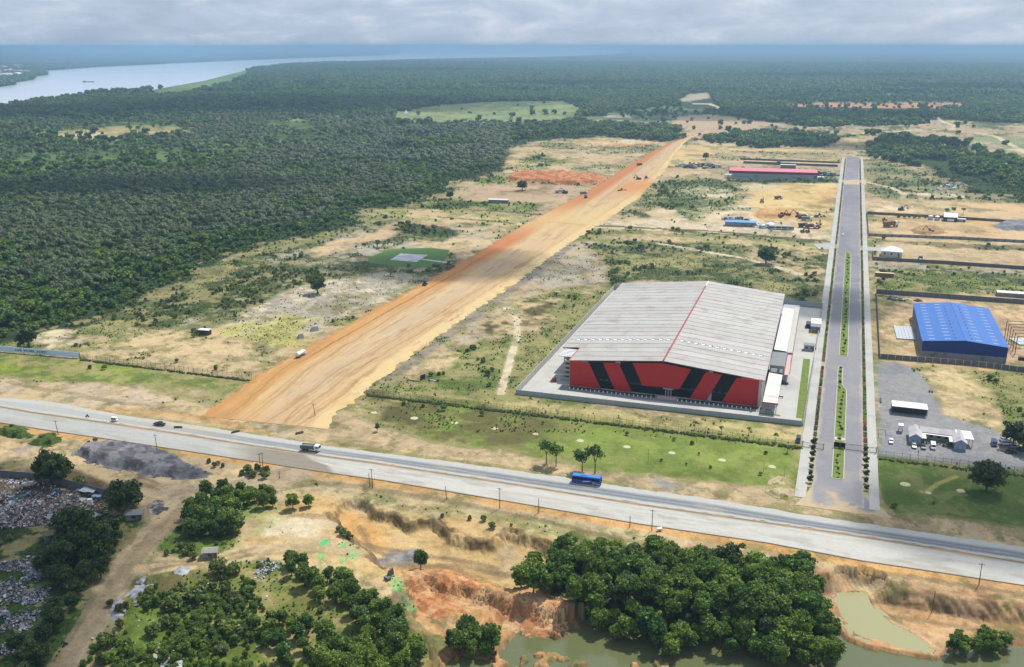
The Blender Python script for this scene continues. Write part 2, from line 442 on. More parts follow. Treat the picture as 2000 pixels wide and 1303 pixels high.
line([(1780,270),(1860,278),(1940,286),(2020,298),(2120,315)], 'pale', 6, soft=3)
line([(1900,258),(1945,266),(1975,283),(2010,302)], 'pale', 6, soft=3)
patch([(320,432),(380,398),(425,350),(455,318),(475,318),(445,352),(400,404),(345,440)], lin(126,146,78), 'scrub', .5, soft=5)
patch([(1290,300),(1330,276),(1420,272),(1560,284),(1640,286),(1640,296),(1420,296),(1340,318)], 'sand', 'pale', .5, soft=8)
patch([(1300,262),(1345,256),(1390,262),(1350,280),(1310,284)], 'tan', 'pink', .5, soft=6)
line([(1664,312),(1664,292),(1668,276),(1690,266)], 'pale', 11, soft=4)
# the open estate
patch([(470,492),(560,470),(700,440),(712,409),(800,405),(870,382),(885,356),(985,338),(988,312),(1000,287),(1050,275),(1180,267),(1330,262),(1400,285),(1480,290),(1600,292),(1640,270),(1660,262),(1720,268),(1700,300),(1760,310),(1800,330),(1900,378),(2100,400),(2500,1100),(2500,1700),(-600,1700),(-500,760),(-300,700),(0,674),(75,658),(150,642),(250,602),(320,574),(375,544),(430,507)], 'tan', 'grass', .5, soft=5)
patch([(330,582),(480,500),(620,472),(700,440),(850,420),(1010,440),(880,520),(840,560),(600,560),(560,600),(400,640),(250,640),(160,642)], lin(104,112,66), 'graysand', .57, soft=5)
patch([(150,640),(250,600),(330,575),(420,520),(500,500),(520,560),(420,600),(300,640)], 'scrub', 'dry', .55, soft=8)
patch([(500,600),(560,570),(620,548),(760,535),(822,541),(740,590),(650,636),(600,655),(570,640),(500,648),(470,632)], 'pale', 'graysand', .5, soft=4)
patch([(560,612),(600,590),(680,570),(730,580),(650,630),(590,650)], 'brown', 'graysand', .46, soft=6, al=.6)
patch([(425,645),(560,612),(640,620),(592,650),(602,668),(560,690),(500,684),(440,665)], 'ygreen', lin(216,206,150), .52, soft=4)
patch([(60,655),(150,648),(160,670),(100,690),(70,680)], 'pale', 'brown', .55, soft=3)
patch([(143,684),(230,655),(330,648),(420,640),(480,668),(560,690),(520,728),(430,718),(330,702),(240,697),(190,702)], 'sand', 'grass', .55, soft=3)
patch([(-400,650),(0,690),(150,704),(488,745),(430,778),(340,772),(250,752),(0,736),(-400,700)], 'grass', lin(150,166,70), .54, soft=3)
patch([(300,745),(430,765),(400,785),(330,770)], 'dry', 'tan', .5, soft=4)
patch([(-400,690),(0,737),(250,753),(400,790),(440,803),(560,846),(600,866),(450,840),(250,810),(0,778),(-400,725)], lin(208,188,158), 'sand', .5, soft=3, warp=3)
line([(20,745),(120,765),(200,780),(330,800),(450,828)], 'mud', 1.6, soft=1.5, al=.5, warp=5)
line([(0,790),(200,800),(380,812),(520,846)], 'orange', 2.5, soft=2, al=.6)
patch([(590,492),(700,458),(790,430),(960,423),(965,434),(830,441),(722,472),(640,502)], 'pink', 'sand', .5, soft=4)
patch([(700,415),(830,408),(960,420),(1040,428),(1010,445),(960,436),(800,430)], lin(150,158,84), 'sand', .5, soft=4)
patch([(640,500),(700,480),(780,470),(840,460),(930,455),(960,470),(890,505),(870,485),(760,490),(720,505)], 'graysand', 'scrub', .5, soft=4)
patch([(800,470),(880,440),(1000,440),(960,475),(900,512),(872,500)], 'sand', 'graysand', .55, soft=5)
patch([(765,440),(880,440),(900,455),(870,472),(800,465)], 'scrub', 'dark', .55, soft=4)
for a in (.6, 1): line([(780,407),(850,406),(1000,414),(1060,420)], 'deepgreen' if a < 1 else 'soil', 6 if a < 1 else 2.4, soft=2, al=a)
line([(860,424),(960,432),(1000,436)], 'soil', 2.2, soft=1.5)
line([(700,500),(830,512),(880,520)], 'brown', 3, soft=3)
patch([(985,330),(1000,290),(1180,268),(1330,272),(1250,310),(1190,345),(1000,338)], lin(150,146,100), 'sand', .5, soft=8)
patch([(1090,277),(1180,271),(1300,276),(1265,285),(1150,286)], 'orange', 'pale', .5, soft=5)
patch([(990,318),(1060,300),(1100,310),(1080,325),(1000,330)], 'sand', 'grass', .5, soft=5)
patch([(915,374),(990,356),(1120,364),(1145,378),(1085,402),(1040,402),(935,394)], 'pink', 'tan', .5, soft=4)
patch([(800,395),(900,392),(1010,395),(1060,398),(1050,412),(820,408)], lin(128,146,74), 'scrub', .55, soft=4)
patch([(1090,430),(1130,400),(1240,390),(1450,362),(1640,350),(1625,468),(1400,456),(1200,440)], 'sand', 'pale', .5, soft=5)
patch([(1235,392),(1270,360),(1330,352),(1400,350),(1450,368),(1440,400),(1350,432),(1290,404),(1250,410)], lin(106,122,68), 'pale', .57, soft=5)
patch([(1200,415),(1240,405),(1280,430),(1215,436)], 'scrub', 'sand', .5, soft=4)
patch([(1475,372),(1560,352),(1640,352),(1622,452),(1545,440),(1468,421)], 'yellow', lin(232,205,148), .5, soft=4)
patch([(1480,412),(1520,405),(1560,418),(1520,426),(1475,424)], 'orange', soft=4, al=.7)
patch([(1590,372),(1632,360),(1628,410),(1600,402)], 'orange', 'yellow', .5, soft=4, al=.7)
patch([(1300,283),(1640,290),(1630,322),(1560,318),(1420,318),(1340,340),(1290,360),(1270,375),(1300,330)], 'sand', 'yellow', .5, soft=6)
patch([(1380,296),(1560,294),(1640,300),(1620,312),(1400,312)], lin(150,150,104), 'tan', .5, soft=5)
patch([(1420,350),(1640,353),(1640,358),(1420,356)], 'scrub', soft=2, warp=1)
line([(1030,437),(1140,441),(1300,447),(1400,452),(1500,462),(1622,472)], 'pale', 14, soft=3, al=.8)
line([(1145,440),(1300,447),(1400,452),(1500,462),(1622,472)], 'soil', 5, soft=1.5, warp=3)
line([(1300,449),(1500,464),(1600,474)], 'scrub', 3.4, soft=2)
patch([(1130,472),(1300,468),(1500,478),(1612,490),(1606,592),(1540,585),(1380,548),(1240,550),(1190,565),(1100,520)], 'scrub', 'dry', .54, soft=5)
patch([(1160,460),(1300,456),(1600,478),(1600,492),(1300,474),(1200,470)], 'sand', 'dry', .52, soft=4)
patch([(1440,476),(1610,488),(1603,548),(1560,540),(1510,520),(1470,506)], 'sand', 'scrub', .5, soft=6)
line([(1290,476),(1380,492),(1460,505),(1560,535)], 'pale', 3, soft=2)
patch([(1150,468),(1180,535),(1182,552),(1080,562),(1010,602),(900,692),(800,742),(725,775),(860,690),(1000,562),(1095,500)], 'graysand', 'tan', .5, soft=3)
line([(1120,478),(1050,528),(1000,566),(950,600),(880,650),(760,738)], 'slate', 3.5, soft=3, al=.5)
patch([(1182,562),(1100,600),(1060,640),(900,690),(820,740),(745,762),(1005,800),(1010,765),(1100,680),(1195,568)], lin(116,130,66), 'dry', .54, soft=4)
patch([(975,600),(1010,590),(1085,580),(1096,600),(1050,640),(1000,655),(930,655)], 'sand', 'brown', .56, soft=4)
patch([(830,690),(900,680),(960,670),(900,700),(860,720),(800,745),(760,752)], 'sand', 'grass', .5, soft=4)
line([(985,600),(1010,620),(1012,655),(998,700),(978,768)], 'pale', 2.0, soft=1.5, warp=1)
patch([(735,760),(1005,783),(1566,842),(1564,866),(1010,803),(900,790)], lin(202,186,128), 'dry', .55, soft=2, warp=2)
patch([(722,770),(1000,800),(1562,866),(1556,948),(1450,946),(1200,921),(1050,890),(900,866),(800,842),(742,832),(676,803)], 'lawn', lin(148,166,78), .56, soft=3, warp=4)
patch([(676,803),(722,770),(1000,800),(1100,830),(1000,880),(900,866),(742,832)], 'brown', 'lawn', .58, soft=6, al=.85)
patch([(1000,870),(1300,890),(1556,920),(1556,948),(1200,921)], lin(112,126,58), 'lawn', .5, soft=6, al=.8)
patch([(690,780),(760,790),(750,815),(700,820)], 'dry', 'sand', .5, soft=4)
patch([(560,852),(600,846),(640,820),(672,803),(742,836),(850,862),(1000,888),(1200,925),(1400,942),(1500,950),(1560,960),(1720,985),(1745,1003),(1850,1011),(2000,1028),(2400,1075),(2400,1130),(2000,1070),(1500,996),(1000,922),(625,870)], 'sand', 'tan', .52, soft=2, warp=3)
line([(640,862),(800,888),(1000,915),(1200,945)], 'dry', 1.4, soft=1.0, al=.8, warp=2)
patch([(1180,930),(1300,940),(1360,955),(1280,962)], 'gravel', 'tan', .5, soft=3)
patch([(1500,925),(1530,922),(1552,945),(1545,965),(1480,960)], 'dry', 'tan', .5, soft=3)
# right-hand lots
patch([(1700,384),(1760,388),(2100,400),(2400,430),(2400,480),(1700,462)], 'sand', lin(222,188,140), .5, soft=4)
patch([(1716,404),(1760,403),(1765,412),(1716,412)], 'pale', soft=3)
patch([(1900,424),(2100,438),(2100,446),(1920,440)], lin(224,184,128), 'orange', .6, soft=4)
patch([(1700,462),(2400,490),(2400,545),(1705,505)], 'tan', 'sand', .45, soft=4)
patch([(1700,466),(1900,474),(2100,486),(2100,496),(1880,484),(1700,473)], 'mud', 'scrub', .52, soft=3)
patch([(1704,516),(2400,552),(2400,596),(1712,563)], 'scrub', 'grass', .5, soft=4)
patch([(1704,512),(1760,516),(1900,524),(2100,534),(2100,542),(1850,530),(1704,522)], 'graysand', 'scrub', .5, soft=3)
patch([(1705,520),(1716,520),(1722,568),(1712,566)], 'sand', soft=2)
patch([(1710,568),(2400,600),(2400,760),(1718,692)], lin(220,190,146), 'pink', .55, soft=2)
patch([(1712,572),(1760,575),(1758,596),(1720,596)], 'dry', 'dark', .5, soft=3)
patch([(1716,600),(1730,600),(1740,690),(1722,690)], 'dry', 'sand', .5, soft=3)
patch([(1716,696),(2400,760),(2400,800),(1930,735),(1770,716)], lin(226,186,134), 'sand', .5, soft=3)
patch([(1770,712),(2100,745),(2400,900),(2100,905),(1965,862),(1935,830),(1850,815)], 'dry', 'grass', .5, soft=4)
patch([(1800,728),(1850,720),(1900,742),(1942,800),(1938,826),(1850,817),(1820,770)], lin(226,202,150), 'sand', .5, soft=3)
patch([(1712,706),(1770,712),(1803,730),(1822,770),(1846,812),(1935,836),(1962,858),(2300,900),(2300,950),(1716,889)], 'gravel', lin(150,150,152), .5, soft=1.5, warp=2)
patch([(1935,862),(2010,850),(2040,880),(1960,885)], 'sand', 'graysand', .5, soft=3)
patch([(1716,892),(2100,937),(2400,985),(2400,1075),(2000,1030),(1850,1010),(1742,1003),(1718,975)], lin(108,134,56), 'lawn2', .5, soft=2, warp=3)
patch([(1716,900),(1900,925),(1850,960),(1760,950)], 'lawn', 'lawn2', .5, soft=8, al=.7)
patch([(1710,940),(1722,980),(1745,1003),(1715,1000)], 'sand', soft=1.5, warp=1)
line([(1800,960),(1808,962),(1830,945),(1868,930)], 'ygreen', .6, soft=.8, warp=.5, al=.7)
patch([(1690,300),(1760,322),(1900,380),(2100,400),(1760,388),(1698,384)], lin(132,138,92), 'scrub', .5, soft=6)
line([(1690,355),(1740,366),(1766,378),(1762,388)], 'pale', 3.5, soft=2)
patch([(1780,376),(1860,378),(1900,388),(1800,388)], 'pale', 'dry', .5, soft=4)
patch([(1640,268),(1700,265),(1690,300),(1645,300)], 'sand', 'dry', .5, soft=5)
# south of the highway
patch([(-500,760),(0,826),(75,838),(500,902),(1000,981),(1500,1061),(2000,1144),(2500,1220),(2500,1900),(-500,1900)], 'sand', lin(208,184,146), .5, soft=1.5, warp=1)
line([(0,829),(75,840),(500,905),(637,926),(750,942),(1000,984),(1250,1027),(1500,1065),(1685,1100),(1871,1128),(2000,1149)], 'orange', 4.5, soft=2, warp=2, al=.85)
patch([(560,930),(800,985),(1000,1000),(1200,1045),(1250,1060),(1080,1050),(960,1045),(860,1002),(740,985),(640,960)], lin(206,190,150), 'dry', .56, soft=3)
patch([(700,962),(860,975),(900,985),(760,985)], 'grass', 'sand', .46, soft=3, al=.8)
patch([(990,1010),(1200,1045),(1300,1075),(1090,1075)], lin(196,190,130), 'grass', .52, soft=4)
patch([(1250,1050),(1400,1070),(1600,1110),(1700,1130),(1600,1125),(1400,1095)], lin(222,190,146), 'sand', .5, soft=3)
for k in (0,):
    patch([(480,985),(660,975),(1090,1050),(1090,1140),(1000,1160),(860,1118),(760,1140),(640,1095),(560,1090),(470,1070)], lin(226,192,136), lin(216,180,122), .5, soft=3, z=-1)
    patch([(655,1000),(700,1000),(760,1040),(740,1075),(690,1060),(660,1030)], 'orange', 'yellow', .5, soft=3, z=-3)
    patch([(640,1050),(560,1040),(500,1010),(560,1000),(640,1010)], 'pale', 'tan', .5, soft=3)
    patch([(960,1045),(1080,1060),(1070,1110),(1000,1140),(940,1100)], lin(224,186,124), 'tan', .55, soft=3, z=-3)
    patch([(820,1116),(870,1120),(960,1145),(1110,1172),(1110,1190),(1000,1165),(900,1150)], 'brown', 'grass', .5, soft=2, z=-4)
    patch([(765,1125),(850,1118),(960,1155),(1112,1196),(1128,1236),(1060,1252),(1000,1240),(900,1210),(810,1200)], lin(216,156,104), lin(226,178,124), .52, n=nC, soft=2, z=-5)
    patch([(880,1170),(960,1165),(980,1195),(920,1205)], lin(222,180,122), soft=3, z=-5, al=.8)
    patch([(800,1190),(860,1215),(960,1240),(1130,1236),(1320,1268),(1320,1340),(830,1340),(830,1260)], lin(214,160,110), 'swamp', .56, n=nC, soft=2, z=-5.5)
    patch([(1560,1120),(2300,1215),(2500,1500),(1700,1400),(1600,1240)], lin(216,178,134), lin(206,160,112), .5, soft=3, z=-3)
    patch([(1720,1190),(1800,1200),(1880,1240),(1800,1250),(1740,1215)], lin(214,164,104), soft=4, z=-5, al=.6)
    patch([(1000,1150),(1085,1075),(1300,1080),(1560,1115),(1590,1140),(1625,1200),(1660,1300),(1480,1302),(1430,1262),(1340,1272),(1240,1250),(1120,1200)], 'deepgreen', 'soil', .6, soft=2, z=-2)
    patch([(-300,905),(0,908),(180,915),(240,935),(290,1015),(205,1130),(130,1245),(80,1330),(-300,1500)], lin(70,94,46), 'dark', .5, soft=2)
    patch([(0,905),(160,912),(240,935),(240,975),(150,1010),(0,1030),(-200,1000)], lin(128,118,108), 'soil', .5, soft=3)
    patch([(305,1055),(345,1000),(400,960),(470,955),(540,980),(515,1030),(480,1068),(400,1088),(315,1078)], lin(108,132,56), 'scrub', .55, soft=3)
    patch([(500,985),(560,1010),(520,1060),(480,1066)], lin(170,176,104), 'sand', .55, soft=4)
    patch([(180,1215),(260,1140),(330,1110),(450,1100),(540,1092),(640,1140),(760,1182),(830,1195),(850,1240),(870,1262),(850,1340),(160,1340),(170,1260)], lin(126,130,66), lin(110,130,56), .5, soft=2)
    patch([(560,1130),(640,1160),(640,1180),(560,1190),(460,1180),(480,1130)], lin(146,142,82), 'grass', .5, soft=4)
    patch([(240,1140),(330,1118),(400,1108),(380,1150),(280,1170)], 'brown', 'grass', .55, soft=3)
    patch([(790,1195),(840,1200),(860,1215),(820,1222),(795,1208)], lin(232,194,140), soft=1.2, warp=2, z=-2)
    # tracks
    trk = [(262,935),(330,948),(420,940),(560,905),(620,925),(560,945),(450,955),(385,985),(330,1040),(300,1068),(255,1130),(215,1190),(168,1280),(130,1345),(60,1375),(92,1303),(140,1232),(190,1152),(245,1080),(288,1030),(322,985),(300,962)]
    patch(trk, lin(200,180,148), lin(190,170,138), .5, soft=1.2, warp=1.5)
    line([(345,1000),(290,1060),(245,1120),(190,1190),(140,1262),(90,1340)], 'mud', 3.2, soft=2, al=.55)
    for L_ in ([(600,938),(700,948),(850,972),(1000,1002),(1200,1046),(1400,1085)], [(560,1000),(640,1004),(700,1040),(800,1060),(960,1085)], [(520,1075),(640,1072),(760,1082),(900,1085),(1040,1110)], [(700,1010),(720,1050),(800,1080),(900,1095)], [(1640,1105),(1800,1128),(2000,1160)], [(1720,1170),(1850,1195),(2000,1215)], [(20,850),(90,862),(200,900),(300,940)], [(0,870),(60,880),(180,912),(300,950)]):
        line(L_, 'mud', .7, soft=.6, al=.55, warp=1.2); line([(a_ + 8, b_ + 5) for a_, b_ in L_], 'mud', .6, soft=.6, al=.5, warp=1.2)
    line([(560,915),(450,942),(380,960)], 'mud', 1.2, soft=1, al=.4)
    line([(290,1108),(340,1100),(420,1092),(500,1074),(580,1062),(700,1068)], 'sand', 6, soft=1.5)
    line([(300,1112),(360,1099),(430,1096),(500,1080)], 'mud', .8, soft=.7, al=.6)
    line([(280,1096),(330,1096),(420,1088),(500,1070)], 'mud', .8, soft=.7, al=.5)
    line([(0,858),(60,870),(140,895),(230,930)], 'sand', 8, soft=3)
    patch([(10,880),(60,872),(80,885),(20,900)], 'pink', 'gravel', .5, soft=2)
    for (px, py, r, a) in ((633,1060,1.9,1),(672,1064,2.2,.6),(690,1062,2.0,.5),(627,1088,1.9,.6),(668,1092,2.2,.5),(690,1084,3.0,.55),(672,1098,1.6,.5)):
        x, y, z = onground(px, py)
        m = (1 - ss(np.hypot(gx - x, (gy - y) * .55) + w2 * 1.5, r * .5, r)) * a
        sel = m > .01; col[sel] = col[sel] + (C['stain'] - col[sel]) * m[sel][:, None]
    patch([(752,1142),(770,1143),(782,1158),(800,1178),(812,1186),(790,1184),(770,1170),(768,1155)], 'stain', soft=.8, warp=1, z=-4)
    patch([(755,1078),(795,1080),(800,1100),(770,1105),(750,1095)], 'slate', 'gravel', .5, n=nC, soft=1.5, z=-3.4)
# freshly cut soil faces: brown where the pit walls stand
cl = (gy < 430) & (np.abs(gx) < 420)
a = sdf(gx[cl], gy[cl], PIT_A, 30) + (fbm(gx[cl], gy[cl], 7, 3, 41) - .5) * 4 + (fbm(gx[cl], gy[cl], 2.2, 3, 47) - .5) * 1.5
k = ss(a, -1.2, .3) * (1 - ss(a, 1.6, 3.2)) * ss(nC[cl], .3, .55)
col[cl] = lerp(col[cl], C['soil'] * .8, k * .85)
b = sdf(gx[cl], gy[cl], PIT_B, 30) + (fbm(gx[cl], gy[cl], 7, 3, 41) - .5) * 5
k = ss(b, -1.2, .6) * (1 - ss(b, 3.5, 7)) * ss(nC[cl], .3, .6)
col[cl] = lerp(col[cl], C['soil'], k * .7)
k = ss(-gz[cl], 5.2, 5.9)
col[cl] = lerp(col[cl], C['mud'] * .8, k * .6)
EW = sdf(gx, gy, [G(*p_) for p_ in [(470,492),(700,440),(712,409),(800,405),(885,356),(1000,287),(1180,267),(1330,262),(1640,270),(1720,268),(1760,310),(1900,378),(2500,420),(2900,1700),(-900,1700),(-500,760),(0,674),(150,642),(320,574),(430,507)]], 20)
sel = EW > -15
X_, Y_ = gx[sel], gy[sel]; fk = ss(dist[sel], 600, 1100); cc = col[sel]
m1 = fbm(X_, Y_, 11, 6, 951, .68) * (1 - fk) + fbm(X_, Y_, 32, 6, 951, .68) * fk; m2 = fbm(X_, Y_, 10, 6, 961, .68) * (1 - fk) + fbm(X_, Y_, 30, 6, 961, .68) * fk
grn = ss(cc[:, 1] / cc[:, 0], .93, 1.05); wild = (1 - .7 * ss(sdf(X_, Y_, Gp([(780,790),(1000,805),(1562,868),(1556,948),(1450,946),(1200,921),(1050,890),(900,866)]), 20), -2, 4)) * (1 - .6 * ss(sdf(X_, Y_, Gp([(1716,892),(2100,937),(2400,985),(2400,1075),(2000,1030),(1742,1003),(1718,975)]), 20), -2, 4)) * ss((cc[:, 0] - cc[:, 2]) / cc[:, 0], .18, .32) * ss(-sdf(X_, Y_, Gp(trk), 20), -1, 1) * (1 - .75 * ss(sdf(X_, Y_, Gp([(480,1000),(640,970),(1090,1050),(1100,1140),(1130,1240),(1000,1260),(790,1200),(740,1130),(560,1085),(300,1110),(300,1090)], -1), 20), -1, 2))
t1 = ss(m1, .545, .60) * grn; t2 = ss(m2, .56, .61) * (1 - grn); t3 = ss(m2, .36, .42) * 0 + ss(.47 - m1, .0, .06)
cc = cc + (lin(184,166,118) - cc) * (t1 * .62 * wild)[:, None]
cc = cc + (lin(134,134,82) - cc) * (t2 * .60 * wild)[:, None]
cc = cc * (1 - .22 * t3 * wild)[:, None]
col[sel] = cc
# small-scale life: tufts, paths, wheel marks, stains (true colour changes, not shade)
near = dist < 900
t = ss(nC, .55, .72) * near * (col[:, 0] > col[:, 1] * 1.12)
col = lerp(col, col * .82, t)
t = ss(fbm(gx, gy, 1.6, 3, 88), .6, .75) * (dist < 600)
col = lerp(col, col * np.array([.82, .86, .78]), t)
t = ss(fbm(gx, gy, 60, 4, 91), .45, .65)[:, None]
col = col * (1 + .10 * (t - .5))
stk = fbm(gx * .95 + gy * .3, (gy - gx * .3) * 4, 30, 4, 93)
col = col * (1 + .16 * (stk - .5))[:, None]
nr, nc = len(ds), len(ang)
GROUND = bpy.data.objects.new('ground', npmesh('ground', np.stack([gx, gy, gz], 1), gridfaces(nr, nc)[:, ::-1], vmat('ground soil and grass', ((0.25, .15), (1.3, .20)), bump=.6, dist=.5)))
setcol(GROUND.data, col); link(GROUND); tag(GROUND, kind='structure')
del A_, D_, w1, w2, nA, nB, nF, nG, stk

# ------------------------------------------------------------------ water
def wmat(name, c, rough, spec=.5, bump=.05, scale=.5):
    m = bpy.data.materials.new(name); m.use_nodes = True
    t = m.node_tree; b = t.nodes['Principled BSDF']
    b.inputs['Base Color'].default_value = (*map(float, c), 1); b.inputs['Roughness'].default_value = rough
    b.inputs['Specular IOR Level'].default_value = spec
    co = t.nodes.new('ShaderNodeTexCoord'); n = t.nodes.new('ShaderNodeTexNoise'); n.inputs['Scale'].default_value = scale; n.inputs['Detail'].default_value = 4
    t.links.new(co.outputs['Object'], n.inputs['Vector'])
    bp = t.nodes.new('ShaderNodeBump'); bp.inputs['Strength'].default_value = bump; bp.inputs['Distance'].default_value = .2
    t.links.new(n.outputs['Fac'], bp.inputs['Height']); t.links.new(bp.outputs[0], b.inputs['Normal'])
    return m
def sheet(name, px, z, m, lvl=None, dense=0, kind='structure'):
    P = Gp(px, z if lvl is None else lvl)
    me = mesh(name, [(x, y, z) for x, y in P], [tuple(range(len(P)))], m)
    o = bpy.data.objects.new(name, me); link(o); tag(o, kind=kind)
    if me.polygons[0].normal.z < 0: me.flip_normals()
    return o
river_m = wmat('river water', lin(222,224,228,1.0), .12, .5, .08, .02)
sheet('river', [(0,209),(75,196),(130,189),(180,183),(240,180),(300,176),(330,170),(400,158),(470,140),(500,133),(560,126.5),(640,122),(760,116.5),(900,113.5),(1000,112),(1100,110),(1190,106.5),(1240,102),(1200,99),(1100,96.4),(1020,95.2),(950,95),(860,97.5),(790,102.5),(740,108.5),(600,113),(450,119),(300,126),(200,130.5),(150,134),(95,138),(75,141),(98,146),(72,149),(66,156),(30,161),(34,165),(0,170),(-120,190),(-700,250),(-700,330)], 1.0, river_m)
sheet('sea', [(1100,95.2),(1000,94.6),(1000,93.6),(1400,93.0),(1500,92.6),(2000,92.2),(2600,92.2),(2600,101),(2000,97.2),(1900,95.6),(1800,94.6),(1760,93.8)], 1.5, wmat('sea water', lin(224,228,232,1.0), .15))
pond_m = wmat('green pond water', lin(108,114,76,.7), .05, .6, .12, 1.6)
pz = -6.2
X0, Y0 = G(600, 1330, pz); X1, Y1 = G(2300, 1215, pz)
mesh_pond = mesh('pond', [(-60, 150, pz), (300, 150, pz), (300, 268, pz), (-60, 268, pz)], [(0, 1, 2, 3)], pond_m)
o = bpy.data.objects.new('pond', mesh_pond); link(o); tag(o, kind='structure')
pbm = Gp([(1612,1160),(1655,1148),(1695,1146),(1712,1158),(1720,1188),(1752,1212),(1795,1234),(1832,1262),(1820,1278),(1760,1268),(1700,1258),(1660,1246),(1634,1208)], -5.35)
o = bpy.data.objects.new('silty_pond', mesh('silty_pond', [(x, y, -5.35) for x, y in pbm], [tuple(range(len(pbm)))], wmat('silty pond water', lin(184,180,130,.62), .08, .6, .12, 1.6))); link(o); tag(o, kind='structure')
if o.data.polygons[0].normal.z < 0: o.data.flip_normals()

# ------------------------------------------------------------------ haze
HZ = 90000
hz = MB().box(-HZ, HZ, -9000, 240000, -9.0, 175.0)
hm = bpy.data.materials.new('haze'); hm.use_nodes = True
t = hm.node_tree; t.nodes.clear()
ho = t.nodes.new('ShaderNodeOutputMaterial'); hv = t.nodes.new('ShaderNodeVolumePrincipled')
hv.inputs['Density'].default_value = 0.000125; hv.inputs['Color'].default_value = (.30, .48, .68, 1); hv.inputs['Anisotropy'].default_value = 0.35
t.links.new(hv.outputs[0], ho.inputs['Volume'])
o = hz.build('haze', hm); tag(o, kind='stuff')

# ------------------------------------------------------------------ strips: roads and pavements
def resample(line, n, world=False):
    P = np.array(line if world else Gp(line), float)
    s = np.concatenate([[0], np.cumsum(np.hypot(*(P[1:] - P[:-1]).T))])
    q = np.linspace(0, s[-1], n)
    return np.stack([np.interp(q, s, P[:, 0]), np.interp(q, s, P[:, 1])], 1), s[-1]
def strip(name, la, lb, n, m, z, cf, mt, zf=None, world=False, jag=0.0):
    A, la_ = resample(la, n, world); B, _ = resample(lb, n, world)
    v = np.linspace(0, 1, m)
    Pxy = A[:, None, :] * (1 - v)[None, :, None] + B[:, None, :] * v[None, :, None]
    U = np.repeat(np.linspace(0, la_, n)[:, None], m, 1); V = np.repeat(v[None, :], n, 0)
    wid = np.hypot(*(B - A).T)[:, None]
    if jag:
        j = (fbm(U, V * 0, 3, 3, 33) - .5) * 2 * jag; j2 = (fbm(U, V * 0, 3, 3, 34) - .5) * 2 * jag
        dirv = (B - A) / np.maximum(wid, 1)
        e0 = (1 - V) ** 6 * j; e1 = V ** 6 * j2
        Pxy = Pxy + dirv[:, None, :] * (e0 + e1)[:, :, None]
    x, y = Pxy[..., 0].ravel(), Pxy[..., 1].ravel()
    zz = np.full(x.shape, z) + (0 if zf is None else zf(U, V, wid).ravel())
    o = bpy.data.objects.new(name, npmesh(name, np.stack([x, y, zz], 1), gridfaces(n, m), mt))
    if o.data.polygons[0].normal.z < 0: o.data.flip_normals()
    setcol(o.data, cf(x, y, U.ravel(), V.ravel())); link(o); tag(o, kind='structure')
    return o
def cl_(*a): return lin(*a)
def hmix(*layers):      # (colour, weight array) in order
    c = np.tile(layers[0][0], (len(layers[1][1]), 1))
    for cc, wgt in layers[1:]: c = c + (cc - c) * wgt[:, None]
    return c
roadm = vmat('worn road surface', ((0.5, .07), (3.0, .06)), bump=.1, dist=.1)
HU = [(-500,716),(0,776),(100,785),(250,813),(362,828),(500,849),(625,869),(750,886),(875,901),(1000,919),(1117,935),(1250,956),(1375,973),(1500,993),(1624,1014),(1747,1031),(1871,1050),(2000,1068),(2500,1140)]
HM = [(-500,745),(0,795),(62,806),(225,829),(350,848),(500,872),(650,894),(725,904),(875,927),(1000,946),(1250,986),(1500,1022),(1624,1040),(1747,1059),(1871,1079),(2000,1100),(2500,1180)]
HL = [(-500,772),(0,825),(75,837),(250,863),(500,901),(637,922),(750,938),(875,959),(1000,980),(1250,1023),(1500,1060),(1685,1095),(1871,1123),(2000,1143),(2500,1222)]
def shift(l, d): return [(a, b + d) for a, b in l]
def c_north(x, y, u, v):
    s1 = fbm(u, v * 160, 40, 4, 61); s2 = fbm(u, v * 60, 9, 3, 62)
    vv = v + (fbm(u, v * 0, 60, 2, 65) - .5) * .12
    r = (.75 + .5 * s1)
    right = ss(u, 190, 380)
    return hmix((cl_(204,204,198), 0), (cl_(160,164,166), ss(vv, .30, .42) * (1 - ss(vv, .80, .92)) * np.clip(r, 0, 1) * (.35 + .65 * right)),
                (cl_(122,126,136), (ss(vv, .44, .5) * (1 - ss(vv, .56, .62)) + ss(vv, .66, .71) * (1 - ss(vv, .77, .83))) * right * .7 * r.clip(0, 1)),
                (cl_(214,196,164), ss(s2, .6, .75) * .35 + (1 - ss(v, 0, .06)) * .5 + ss(v, .95, 1) * .6),
                (cl_(212,190,150), np.exp(-((u - 262) / 26) ** 2) * .55 * (1 - v)))
def c_south(x, y, u, v):
    s1 = fbm(u, v * 220, 34, 4, 71); s2 = fbm(u, v * 40, 12, 3, 72)
    px = 1000 + F_PX * x / (y * cP + CAM_H * sP)
    dusty = ss(px, 420, 520) * (1 - ss(px + v * -60 + (s2 - .5) * 30, 592, 606))
    left = (1 - ss(px, 380, 520))
    return hmix((cl_(214,211,202), 0), (cl_(188,182,166), ss(s1, .45, .68) * .7), (cl_(232,230,224), ss(s1, .62, .7) * .4), (cl_(176,178,176), left * .5),
                (cl_(150,142,124), dusty * .9), (cl_(168,162,148), ss(s2, .58, .72) * .4))
strip('north_carriageway', HU, shift(HM, -2.6), 420, 26, .06, c_north, roadm, jag=.8)
strip('south_carriageway', shift(HM, 2.6), HL, 420, 26, .07, c_south, roadm)
def c_med(x, y, u, v):
    s = fbm(u, v * 3, 6, 3, 81)
    return hmix((cl_(196,184,160), 0), (cl_(120,96,80), np.exp(-((v - .55) / .2) ** 2) * .9), (cl_(206,170,130), ss(s, .55, .7) * .5))
